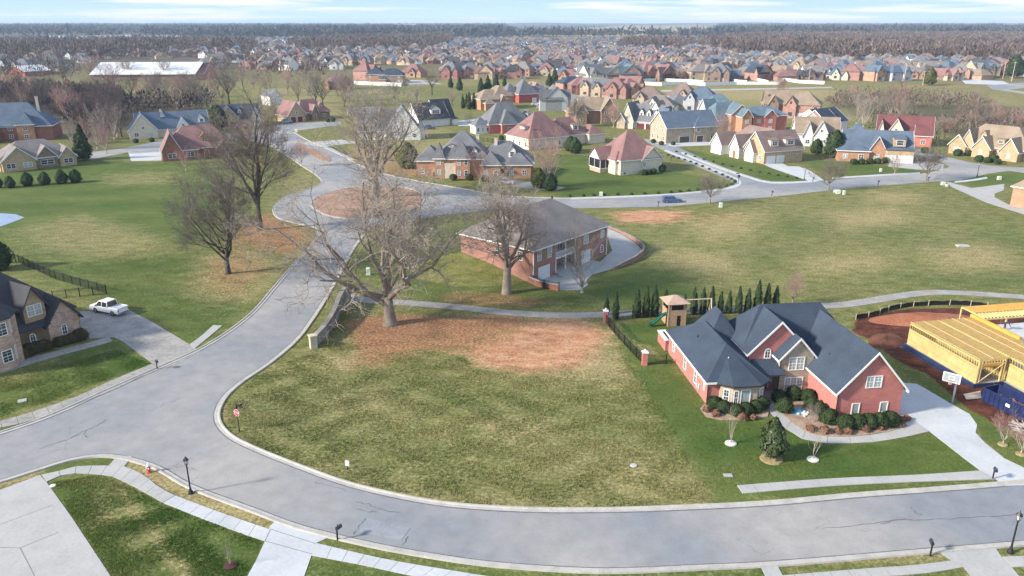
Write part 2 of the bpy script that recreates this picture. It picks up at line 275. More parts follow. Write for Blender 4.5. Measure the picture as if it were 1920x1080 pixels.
    for q in ([(1300,420),(1420,400),(1440,430),(1330,450)], [(1560,400),(1680,390),(1700,420),(1590,430)], [(1500,490),(1640,480),(1650,500),(1520,510)], [(1250,470),(1380,480),(1370,510),(1270,500)], [(1750,470),(1860,460),(1900,500),(1780,510)], [(1640,360),(1720,365),(1700,380),(1640,378)]): z(DRY, .85, 6, q)
    for q in ([(1430,420),(1500,415),(1520,440),(1440,445)], [(1640,430),(1720,425),(1740,450),(1660,455)], [(1400,480),(1470,478),(1480,500),(1410,500)], [(1800,410),(1900,430),(1960,470),(1860,450)], [(1700,520),(1900,520),(1960,540),(1700,545)]): z(L, .75, 9, q); z(DRY, .25, 9, q)
    z(CLAY, .8, 4, [(1145,398),(1200,393),(1290,395),(1300,410),(1240,420),(1160,418)]); z(CLAY, .35, 5, [(1280,400),(1400,395),(1420,410),(1300,425)]); z(LEAF, .4, 4, [(1320,540),(1380,540),(1390,555),(1330,560)])
    # construction lot
    z(MUD, 1, 1.5, [(1610,598),(1700,580),(1850,578),(1990,590),(1990,800),(1880,800),(1810,760),(1740,700),(1690,680),(1640,640),(1600,620)]); z(CLAY, .5, 1.5, [(1615,600),(1700,584),(1850,580),(1820,600),(1700,612)])
    # middle: path lot, house yards
    z(L, .7, 4, [(700,430),(880,420),(1000,520),(1130,575),(880,568),(700,560),(660,500)]); z(DRY, .2, 4, [(700,430),(880,420),(1000,520),(1130,575),(880,568),(700,560)]); z(LEAF, .55, 3, [(800,560),(850,545),(950,548),(1080,570),(960,580),(860,572)])
    z(L, .9, 1.5, [(560,655),(600,600),(655,520),(690,470),(700,480),(660,560),(600,640)])
    z(CLAY, .75, 2, [(600,385),(640,360),(760,350),(790,370),(740,398),(640,402)]); z(LEAF, .5, 2, [(600,385),(640,360),(760,350),(790,370),(740,398),(640,402)]); z(DRY, .9, 1.2, [(610,392),(650,402),(760,400),(740,412),(650,408)])
    z(L, 1, 3, [(1040,290),(1105,292),(1165,328),(1250,320),(1370,345),(1360,355),(1200,365),(1050,368),(1030,330)]); z(DRY, 0, 3, [(1040,290),(1105,292),(1165,328),(1250,320),(1370,345),(1360,355),(1200,365),(1050,368),(1030,330)])
    z(L, 1, 3, [(1262,276),(1335,290),(1430,310),(1505,338),(1450,340),(1380,320)]); z(DRY, 0, 3, [(1262,276),(1335,290),(1430,310),(1505,338),(1450,340),(1380,320)])
    z(L, .9, 3, [(1497,300),(1600,304),(1725,318),(1720,326),(1560,332)]); z(DRY, .15, 3, [(1497,300),(1600,304),(1725,318),(1720,326),(1560,332)])
    z(L, .9, 3, [(1800,335),(1900,322),(1960,322),(1960,340),(1830,352)]); z(DRY, .1, 3, [(1800,335),(1900,322),(1960,322),(1960,340),(1830,352)])
    z(L, .9, 3, [(0,315),(150,310),(240,285),(245,302),(440,300),(520,330),(300,345),(0,330)])
    z(DRY, .6, 5, [(650,200),(660,300),(800,330),(900,280),(760,200)]); z(LEAF, .5, 5, [(640,290),(700,270),(780,300),(820,330),(740,335),(660,310)]); z(L, .8, 5, [(790,262),(830,250),(900,255),(890,275),(830,280)])
    # mid meadows
    z(DRY, .6, 20, [(480,130),(660,130),(660,230),(480,225)]); z(L, .6, 15, [(630,130),(800,160),(860,200),(700,205),(600,190)]); z(DRY, .6, 15, [(640,165),(760,170),(800,185),(660,180)])
    z(L, .55, 15, [(1240,165),(1600,160),(1920,185),(1960,215),(1500,230),(1240,215)]); z(DRY, .6, 15, [(1240,160),(1600,158),(1920,185),(1960,215),(1500,230),(1240,215)]); z(DRY, .85, 15, [(1250,170),(1560,168),(1540,188),(1250,186)]); z(DRY, .5, 12, [(1300,195),(1560,195),(1880,215),(1600,225)]); z(CLAY, .35, 8, [(1660,158),(1830,158),(1830,166),(1660,164)]); z(CLAY, .6, 12, [(-40,138),(40,138),(80,150),(60,160),(-40,164)])
    z(L, .6, 30, [(1560,108),(1920,118),(1920,128),(1600,118)])
    # streets' far ground: dark woodland floor and pale fields
    farm = (D > 560); A[..., 0] = np.where(farm, .15, A[..., 0]); A[..., 1] = np.where(farm, .45, A[..., 1]); B[..., 2] = np.clip((D-560)/500, 0, .9)
    def far(pts, val, ch=DRY): poly(pts, 25, ch[0], ch[1], val); poly(pts, 25, B, 2, 0)
    far([(980,55),(1090,56),(1180,60),(1330,57),(1330,50),(1180,52),(980,56)], 1); far([(980,62),(1200,60),(1250,68),(1100,74)], 1); far([(1240,84),(1330,82),(1330,88),(1240,90)], 1); far([(1500,112),(1920,122),(1920,128),(1520,120)], .5)
    # footprint of the left wood: dark litter
    z(DARK, .75, 12, [(-100,175),(200,175),(380,185),(380,215),(230,245),(190,280),(160,280),(120,250),(-100,240)]); z(LEAF, .5, 12, [(-100,175),(200,175),(380,185),(380,215),(230,245),(160,280),(120,250),(-100,240)])
    z(DARK, .7, 12, [(1560,190),(1900,200),(1960,235),(1760,225),(1600,215)]); z(DARK, .6, 10, [(1740,240),(1960,235),(1960,262),(1800,252)])
    me = bpy.data.meshes.new('ground')
    V = np.stack([X.ravel(), Y.ravel(), Z.ravel()], 1).astype(np.float32); idx = np.arange(n0*n1).reshape(n0, n1)
    F = np.stack([idx[:-1,:-1].ravel(), idx[:-1,1:].ravel(), idx[1:,1:].ravel(), idx[1:,:-1].ravel()], 1)
    me.vertices.add(len(V)); me.vertices.foreach_set('co', V.ravel()); me.loops.add(F.size); me.loops.foreach_set('vertex_index', F.ravel().astype(np.int32))
    me.polygons.add(len(F)); me.polygons.foreach_set('loop_start', np.arange(0, F.size, 4, dtype=np.int32)); me.polygons.foreach_set('loop_total', np.full(len(F), 4, np.int32)); me.update(calc_edges=True)
    me.polygons.foreach_set('use_smooth', [True]*len(F))
    for nm, arr in (('cover', A), ('soil', B)):
        at_ = me.color_attributes.new(nm, 'FLOAT_COLOR', 'POINT'); c = np.ones((n0*n1, 4), np.float32); c[:, :3] = arr.reshape(-1, 3); at_.data.foreach_set('color', c.ravel())
    o = bpy.data.objects.new('ground', me); COL.objects.link(o); tag(o, kind='structure')
    # shader
    m = bpy.data.materials.new('grassland'); m.use_nodes = True; n = m.node_tree.nodes; l = m.node_tree.links; b = n['Principled BSDF']; b.inputs['Roughness'].default_value = .95; b.inputs['Specular IOR Level'].default_value = .1
    t = n.new('ShaderNodeTexCoord')
    def noise(sc, det=5, rough=.55, st=(1, 1, 1), rz=0):
        mpp = n.new('ShaderNodeMapping'); mpp.inputs['Scale'].default_value = st; mpp.inputs['Rotation'].default_value = (0, 0, rz); l.new(t.outputs['Object'], mpp.inputs[0])
        x = n.new('ShaderNodeTexNoise'); x.inputs['Scale'].default_value = sc; x.inputs['Detail'].default_value = det; x.inputs['Roughness'].default_value = rough; l.new(mpp.outputs[0], x.inputs[0]); return x.outputs[0]
    def rng(s, lo, hi, a=0, c=1):
        r = n.new('ShaderNodeMapRange'); r.inputs[1].default_value = lo; r.inputs[2].default_value = hi; r.inputs[3].default_value = a; r.inputs[4].default_value = c; l.new(s, r.inputs[0]); return r.outputs[0]
    def op(o_, a, c):
        x = n.new('ShaderNodeMath'); x.operation = o_
        for i, q in ((0, a), (1, c)):
            if isinstance(q, (int, float)): x.inputs[i].default_value = q
            else: l.new(q, x.inputs[i])
        return x.outputs[0]
    def mix(f, a, c):
        x = n.new('ShaderNodeMixRGB')
        l.new(f, x.inputs[0])
        for i, q in ((1, a), (2, c)):
            if isinstance(q, tuple): x.inputs[i].default_value = (*q, 1)
            else: l.new(q, x.inputs[i])
        return x.outputs[0]
    a1 = n.new('ShaderNodeAttribute'); a1.attribute_name = 'cover'; s1 = n.new('ShaderNodeSeparateColor'); l.new(a1.outputs['Color'], s1.inputs[0])
    a2 = n.new('ShaderNodeAttribute'); a2.attribute_name = 'soil'; s2 = n.new('ShaderNodeSeparateColor'); l.new(a2.outputs['Color'], s2.inputs[0])
    big = noise(.05, 6, .6, (1, 1.8, 1)); mid = noise(.35, 7, .65, (1, 1.7, 1), .3); fine = noise(2.6, 5, .7); vf = noise(9, 2, .6)
    def thr(w, tex, soft=.16, k=1.0):    # weight pushed through a noise: patchy edges, full cover at 1
        x = op('ADD', op('MULTIPLY', w, k), op('MULTIPLY', op('SUBTRACT', tex, .5), 1.5)); return rng(x, .5-soft, .5+soft)
    olive = mix(rng(mid, .35, .65), (.115, .135, .036), (.195, .18, .068))
    green = mix(rng(big, .35, .65), (.058, .100, .022), (.118, .148, .040))
    col = mix(thr(s1.outputs[0], mid, .35), olive, green)
    mixn = op('ADD', op('MULTIPLY', mid, .6), op('MULTIPLY', fine, .4))
    dry = mix(rng(fine, .35, .65), (.24, .20, .085), (.39, .315, .165))
    col = mix(op('MULTIPLY', thr(s1.outputs[1], mixn, .3), .85), col, dry)
    clay = mix(rng(mid, .35, .65), (.44, .19, .11), (.50, .31, .18)); col = mix(op('MULTIPLY', thr(s1.outputs[2], mixn, .28), .92), col, clay)
    leaf = mix(rng(fine, .35, .65), (.20, .09, .05), (.42, .225, .125)); col = mix(op('MULTIPLY', thr(s2.outputs[1], mixn, .28), .88), col, leaf)
    mud = mix(rng(mid, .35, .65), (.055, .022, .016), (.15, .055, .035)); col = mix(thr(s2.outputs[0], mid, .1, 1.3), col, mud)
    col = mix(s2.outputs[2], col, mix(rng(noise(.004, 5, .6), .4, .6), (.045, .042, .036), (.10, .085, .065)))
    sc = n.new('ShaderNodeVectorMath'); sc.operation = 'SCALE'; l.new(col, sc.inputs[0])
    vv = op('MULTIPLY', rng(fine, .25, .75, .62, 1.38), op('MULTIPLY', rng(vf, .25, .75, .72, 1.28), rng(mid, .3, .7, .84, 1.14))); l.new(vv, sc.inputs['Scale']); l.new(sc.outputs[0], b.inputs['Base Color'])
    bp = n.new('ShaderNodeBump'); bp.inputs['Strength'].default_value = .55; bp.inputs['Distance'].default_value = .25; l.new(op('ADD', fine, op('MULTIPLY', mid, 1.5)), bp.inputs['Height']); l.new(bp.outputs[0], b.inputs['Normal'])
    me.materials.append(m)
ground()

# ------------------------------------------------------------------ roads, kerbs, paths
def spline(pts, k=6, closed=False):
    P = [Vector(p[:2]) for p in pts]; out = []; n = len(P)
    for i in range(n if closed else n-1):
        if closed: p0, p1, p2, p3 = P[i-1], P[i], P[(i+1) % n], P[(i+2) % n]
        else: p0, p1, p2, p3 = P[max(i-1, 0)], P[i], P[i+1], P[min(i+2, n-1)]
        for j in range(k):
            t = j/k; out.append(.5*((2*p1)+(p2-p0)*t+(2*p0-5*p1+4*p2-p3)*t*t+(3*p1-p0-3*p2+p3)*t**3))
    if not closed: out.append(P[-1])
    return out
def structure(name, mb, m): return tag(mb.build(name, m), kind='structure')
_z = [0.012]
def sheet(name, pts, m, px=True, z=None, thick=0.0, zt=None):
    if z is None: _z[0] += .004; z = _z[0]
    p = P2(pts) if px else pts
    return structure(name, MB().prism(p, -.05, z), m)
def smooth(pts, k=5): return spline(P2(pts), k)
K1 = smooth([(700,421),(680,440),(660,466),(645,492),(628,524),(606,562),(580,602),(550,640),(500,682),(452,714),(420,742),(404,770),(406,796),(430,822),(480,847),(560,879),(650,911),(760,937),(860,952),(1000,960),(1150,960),(1300,955),(1450,947),(1600,933),(1750,922),(1885,911),(2020,898)])
K2 = smooth([(-120,935),(0,901),(73,878),(130,861),(181,853),(233,856),(298,875),(363,911),(480,955),(555,983),(630,1003),(730,1025),(855,1046),(960,1058),(1130,1067),(1300,1061),(1461,1053),(1752,1029),(1862,1020),(2050,1005)])
K3 = smooth([(-120,850),(0,815),(100,780),(200,735),(300,691),(375,657),(430,624),(480,584),(520,537),(560,490),(588,460),(600,436),(592,426),(570,421),(528,410),(516,396),(522,383),(542,368),(587,353),(606,342),(595,328),(570,312),(542,293),(505,272),(470,262)])
K4 = smooth([(548,248),(580,266),(630,288),(690,318),(760,336),(850,352),(950,368),(1080,373),(1200,370),(1300,363),(1360,354),(1384,345)])
# the wide street: between the lower kerb and the two upper kerbs
poly_a = [p for p in K2]+[p for p in K1[::-1]]+[p for p in [K3[k] for k in range(len(K3)) if K3[k].y < at(600,424).y][::-1]]
sheet('road', poly_a, M['asphalt'], px=False)
k3up = [p for p in K3 if p.y >= at(600,440).y-.5]
poly_b = k3up+P2([(500,258),(520,246),(525,238),(548,248)])+K4+P2([(1384,352),(1395,362),(1330,380),(1240,388),(1095,390),(1000,391),(900,396),(820,404),(760,416),(700,421)])
sheet('road', poly_b, M['asphalt'], px=False)
sheet('road', [(1384,345),(1340,326),(1285,303),(1238,279),(1215,268),(1150,262),(1150,258),(1235,262),(1262,272),(1330,303),(1400,331),(1455,345),(1520,341),(1640,331),(1725,326),(1760,320),(1780,313),(1768,305),(1720,290),(1690,280),(1700,276),(1740,283),(1777,294),(1817,304),(1860,311),(1990,318),(1990,335),(1892,320),(1850,326),(1833,331),(1800,338),(1745,341),(1600,352),(1450,369),(1330,380),(1300,362),(1360,354)], M['asphalt'])
sheet('road', [(150,288),(240,277),(300,264),(430,250),(505,241),(526,233),(640,227),(640,234),(548,246),(530,262),(470,262),(440,262),(300,285),(250,284),(170,299),(150,300)], M['asphalt'])
sheet('road', [(1850,160),(1990,150),(1990,158),(1890,168),(1990,180),(1990,186),(1860,167)], M['asphalt']); sheet('road', [(1240,169),(1560,163),(1560,165),(1240,172)], M['concrete'])
M['patchm'] = mat('asphalt_patch', (.245, .26, .285), .9, .12, .6); M['seam'] = mat('seam_dark', (.13, .135, .14), .95, .3, 1.5)
def kerb(name, line, side, closed=False):
    prof = [(0, .045), (.38, .05), (.46, .15), (.64, .15), (.68, -.02)]; n = len(line); vs = []; fs = []; k = len(prof)
    for i, p in enumerate(line):
        a = line[i-1] if (i or closed) else line[i]; b = line[(i+1) % n] if (i < n-1 or closed) else line[i]
        d = (b-a).normalized(); nn = Vector((-d.y, d.x))*side
        for o, zz in prof: q = p+nn*(o-.05); vs.append((q.x, q.y, zz))
    for i in range(n if closed else n-1):
        for j in range(k-1): a = i*k+j; b = ((i+1) % n)*k+j; fs.append((a, b, b+1, a+1))
    sv = []
    for i, p in enumerate(line):
        a = line[i-1] if (i or closed) else line[i]; b = line[(i+1) % n] if (i < n-1 or closed) else line[i]; d = (b-a).normalized(); nn = Vector((-d.y, d.x))*side
        for o in (-.17, -.03): q = p+nn*o; sv.append((q.x, q.y, .036))
    structure('road_seam', MB().add(sv, [(i*2, (i+1) % n*2, (i+1) % n*2+1, i*2+1) for i in range(n if closed else n-1)]), M['seam'])
    return structure(name, MB().add(vs, fs), M['kerb'])
kerb('kerb', K1, 1); kerb('kerb', K2, -1); kerb('kerb', K3, 1); kerb('kerb', K4, 1)
# median islands of the roundabout
isl = spline(P2([(588,386),(598,370),(640,357),(700,349),(750,352),(785,362),(790,380),(760,398),(700,408),(650,409),(612,402)]), 5, True)
M['mulch'] = mat('mulch_red', (.29, .165, .12), .95, .35, .25, col2=(.36, .25, .17), scale2=4, bump=.4); M['grass'] = mat('verge_grass', (.07, .11, .025), .95, .35, .6, scale2=5, bump=.4); M['drygrass'] = mat('dry_grass', (.28, .22, .11), .95, .3, .6, scale2=5, bump=.4); M['pebble'] = mat('pebble_bed', (.40, .31, .23), .95, .35, .8, col2=(.22, .14, .10), scale2=7, bump=.5)
structure('traffic_island', MB().prism(isl, -.05, .16), M['mulch']); kerb('kerb', isl, 1 if sum(isl[i].x*isl[(i+1) % len(isl)].y-isl[(i+1) % len(isl)].x*isl[i].y for i in range(len(isl))) < 0 else -1, True)
isl2 = spline(P2([(560,275),(590,280),(618,296),(615,303),(590,296)]), 4, True); structure('traffic_island', MB().prism(isl2, -.05, .16), M['mulch'])
M['tar'] = mat('crack_tar', (.125, .13, .14), .8, .3, 2)
for k_, pts_ in enumerate([[(76,842),(96,834),(124,826),(140,818),(161,807),(176,801),(200,787)], [(161,807),(158,816),(166,821)], [(590,905),(620,912),(650,921)], [(667,941),(690,946),(697,950),(722,958),(750,962)], [(664,952),(684,959),(706,960)], [(663,1003),(676,985),(684,972)], [(755,1022),(764,1006)], [(1542,991),(1600,985),(1687,976),(1752,974),(1830,970),(1913,966),(1990,962)], [(1710,951),(1716,962),(1729,964)], [(1650,982),(1690,974),(1712,976)]]):
    l_ = spline(P2(pts_), 5); rc_ = random.Random(k_); up_ = []; dn_ = []
    for i in range(len(l_)):
        d = (l_[min(i+1, len(l_)-1)]-l_[max(i-1, 0)]).normalized(); nn = Vector((-d.y, d.x)); c_ = l_[i]+nn*rc_.uniform(-.12, .12); w_ = rc_.uniform(.01, .038); up_.append(c_+nn*w_); dn_.append(c_-nn*w_)
    n_ = len(up_); structure('road_crack', MB().add([(p.x, p.y, .042) for p in up_+dn_], [(i, n_+i, n_+i+1, i+1) for i in range(n_-1)]), M['tar'])
for k_, (a_, b_, c_, d_) in enumerate([((690,973),(770,990),(752,1014),(668,996)),]):
    structure('road_patch', MB().prism(P2([a_, b_, c_, d_]), .0, .036), M['patchm'])
def walk(name, up, lo, m, px=True, slab=1.5, k=6, z=.07):
    """pavement strip between two edges, laid slab by slab"""
    a = spline(P2(up), k); b = spline(P2(lo), k)
    def resample(q, n):
        L = [0]
        for i in range(1, len(q)): L.append(L[-1]+(q[i]-q[i-1]).length)
        out = []
        for j in range(n+1):
            s = L[-1]*j/n; i = max(1, next((i for i in range(1, len(L)) if L[i] >= s), len(L)-1)); t = (s-L[i-1])/max(L[i]-L[i-1], 1e-6); out.append(q[i-1].lerp(q[i], t))
        return out, L[-1]
    _, LL = resample(a, 2); n = max(1, int(LL/slab)); A, _ = resample(a, n); B, _ = resample(b, n); mb = MB()
    for i in range(n):
        g = .02/max((A[i+1]-A[i]).length, .1); p = [A[i].lerp(A[i+1], g), A[i].lerp(A[i+1], 1-g), B[i].lerp(B[i+1], 1-g), B[i].lerp(B[i+1], g)]
        mb.prism(p, -.05, z+.0015*(i % 3))
    return structure(name, mb, m)
walk('pavement', [(78,891),(114,883),(145,875),(205,874),(233,875),(270,892),(298,914),(328,930)], [(87,904),(111,893),(145,888),(207,893),(233,904),(258,916),(272,924),(305,943)], M['concrete'])
walk('pavement', [(329,930),(400,957),(480,985),(507,994)], [(306,943),(390,977),(480,1010),(497,1015)], M['concrete_new'])
sheet('pavement', [(205,873),(219,856),(248,856),(232,876)], M['concrete'], z=.055)
walk('pavement', [(592,1019),(721,1049),(855,1072),(905,1080),(1100,1108)], [(584,1042),(680,1060),(767,1079),(900,1104),(1050,1130)], M['concrete_new'])
walk('pavement', [(1455,1081),(1623,1067),(1710,1061),(1784,1052)], [(1455,1096),(1640,1083),(1740,1075),(1806,1064)], M['concrete'])
sheet('pavement', [(1426,1062),(1455,1056),(1478,1100),(1446,1105)], M['concrete'], z=.05)
walk('pavement', [(1879,1045),(1990,1040)], [(1898,1064),(1990,1060)], M['concrete'])
walk('pavement', [(1382,911),(1558,898),(1720,891),(1839,883)], [(1392,926),(1558,912),(1720,904),(1868,899)], M['concrete'])
walk('pavement', [(285,683),(207,715),(149,742),(69,770),(0,791),(-60,808)], [(296,690),(218,729),(115,770),(46,793),(0,803),(-60,822)], M['concrete_old'])
walk('pavement', [(356,646),(378,630),(400,610)], [(365,654),(392,632),(417,611)], M['concrete'])
walk('pavement', [(1280,285),(1330,306),(1397,328),(1447,341),(1522,339)], [(1276,287),(1326,308.5),(1393,330.5),(1445,344),(1524,342)], M['concrete_new'], slab=3)
walk('pavement', [(1070,371),(1250,364),(1350,354),(1376,348),(1383,342),(1368,333),(1300,305),(1245,283)], [(1070,374),(1250,367),(1354,357),(1384,350),(1390,342),(1374,331),(1304,303),(1249,281)], M['concrete_new'], slab=3)
walk('pavement', [(1560,333),(1640,328),(1725,323)], [(1560,336),(1640,331),(1725,326)], M['concrete_new'], slab=3); walk('pavement', [(1790,340),(1820,337),(1850,332)], [(1790,343),(1822,340),(1852,335)], M['concrete_new'], slab=3)
gp = [(650,556),(700,564),(780,569),(860,576),(950,586),(1040,591),(1130,590),(1250,584),(1400,579),(1560,573),(1620,566),(1700,553),(1760,548),(1850,552),(1990,562)]
gl = spline(P2(gp), 6)
def ribbon(line, w):
    a = []; b = []
    for i, p in enumerate(line):
        d = (line[min(i+1, len(line)-1)]-line[max(i-1, 0)]).normalized(); nn = Vector((-d.y, d.x))*w/2; a.append(p+nn); b.append(p-nn)
    return a+b[::-1]
structure('path', MB().prism(ribbon(gl, 2.3), -.05, .03), M['concrete_old'])
structure('path', MB().prism(ribbon(spline(P2([(594,268),(620,280),(660,300)]), 5), 2.0), -.05, .05), M['concrete'])
def drive(pts, m='concrete', z=.035, joints=()):
    o = structure('driveway', MB().prism(P2(pts), -.05, z), M[m]); o.name = 'driveway'
    if joints:
        mb = MB()
        for a, b in joints:
            p, q = at(*a), at(*b); d = (q-p).normalized(); nn = Vector((-d.y, d.x, 0))*.03; mb.prism([p+nn, q+nn, q-nn, p-nn], z, z+.005)
        mb.build('joint', M['jointm'], o)
    return o
M['jointm'] = mat('joint_dark', (.17, .18, .17), .9, .1)
drive([(-140,955),(0,919),(75,891),(87,904),(135,971),(166,1018),(207,1080),(250,1150),(-260,1150)], 'concrete', joints=[((0,984),(100,947)),((-60,1025),(0,1027)),((0,1027),(38,1028)),((38,1028),(70,1090)),((38,1028),(110,998))])
drive([(507,986),(520,975),(620,1006),(592,1019),(584,1042),(560,1110),(540,1160),(420,1160),(480,1052),(497,1015)], 'concrete_new', .04, joints=[((497,1015),(591,1041)),((508,993),(592,1020))])
drive([(1752,1030),(1862,1021),(1878,1045),(1897,1064),(1935,1110),(1850,1120),(1807,1064),(1784,1051)], 'concrete')
drive([(1683,783),(1688,740),(1692,718),(1719,720),(1784,758),(1818,777),(1832,797),(1829,812),(1847,831),(1883,860),(1925,880),(2010,900),(2010,905),(1885,912),(1868,899),(1839,883),(1808,860),(1743,809),(1712,808)], 'concrete_new', .045)
walk('path', [(1449,755),(1472,782),(1492,799),(1516,813),(1546,819),(1605,819),(1664,811),(1694,802),(1720,793)], [(1436,764),(1460,791),(1475,805),(1501,822),(1546,831),(1600,831),(1640,829),(1700,819),(1743,809)], M['concrete'], slab=2.2, z=.05)
structure('planting_bed', MB().prism(P2([(1449,750),(1472,782),(1492,799),(1516,813),(1546,819),(1605,819),(1664,811),(1696,801),(1700,778),(1565,788),(1513,738),(1457,736)]), -.05, .10), M['pebble'])
structure('planting_bed', MB().prism(P2([(1313,767),(1324,782),(1353,788),(1398,788),(1439,782),(1444,765),(1428,748),(1345,752),(1322,757)]), -.05, .10), M['pebble'])
drive([(150,584),(243,582),(289,606),(354,645),(366,653),(376,659),(310,693),(297,690),(286,682),(231,641),(212,632),(168,635),(150,610)], 'concrete_old', .035, joints=[((226,611),(292,603)),((212,632),(231,641)),((230,640),(310,650))])
walk('path', [(205,632),(161,644),(92,662),(57,671),(0,692),(-40,703)], [(212,640),(138,660),(69,679),(23,694),(0,701),(-40,712)], M['concrete_old'], slab=2, z=.05)
drive([(1136,427),(1165,439),(1194,458),(1206,472),(1194,485),(1163,500),(1111,515),(1100,525),(1102,535),(1086,544),(1048,544),(1017,527),(985,514),(1065,490),(1096,485),(1125,491),(1148,470),(1140,447)], 'concrete', .04)
drive([(1430,307),(1468,307),(1478,312),(1497,312),(1518,320),(1545,338),(1522,342),(1508,336),(1447,315)], 'concrete_new')
drive([(1710,296),(1670,300),(1665,312),(1720,318),(1768,319),(1770,308),(1725,300)], 'concrete'); drive([(1773,340),(1822,353),(1883,345),(1882,357),(1865,363),(1865,370),(1892,384),(1990,410),(1990,422),(1920,402),(1850,380),(1783,350)], 'concrete')
drive([(240,285),(303,284),(303,301),(246,302)], 'concrete_new'); drive([(1225,268),(1290,262),(1342,268),(1340,272),(1262,275)], 'concrete_new')
drive([(560,268),(640,262),(680,268),(600,275)], 'concrete'); drive([(945,338),(1010,342),(1060,352),(1040,358),(960,350)], 'concrete_old'); drive([(1005,192),(1060,175),(1110,182),(1085,200),(1040,205),(1005,202)], 'concrete_old', .03)
drive([(850,228),(900,222),(930,232),(925,236),(860,236)], 'concrete_new', .03); drive([(757,150),(800,150),(830,158),(760,158)], 'concrete', .03); drive([(1800,148),(1880,152),(1900,160),(1810,157)], 'concrete_new', .03)
M['pond'] = mat('pond_water', (.20, .25, .33), .15, .1, .3, spec=.6); structure('pond', MB().prism(P2([(-120,398),(0,400),(30,402),(46,408),(20,418),(0,425),(-120,445)]), -.05, .03), M['pond'])

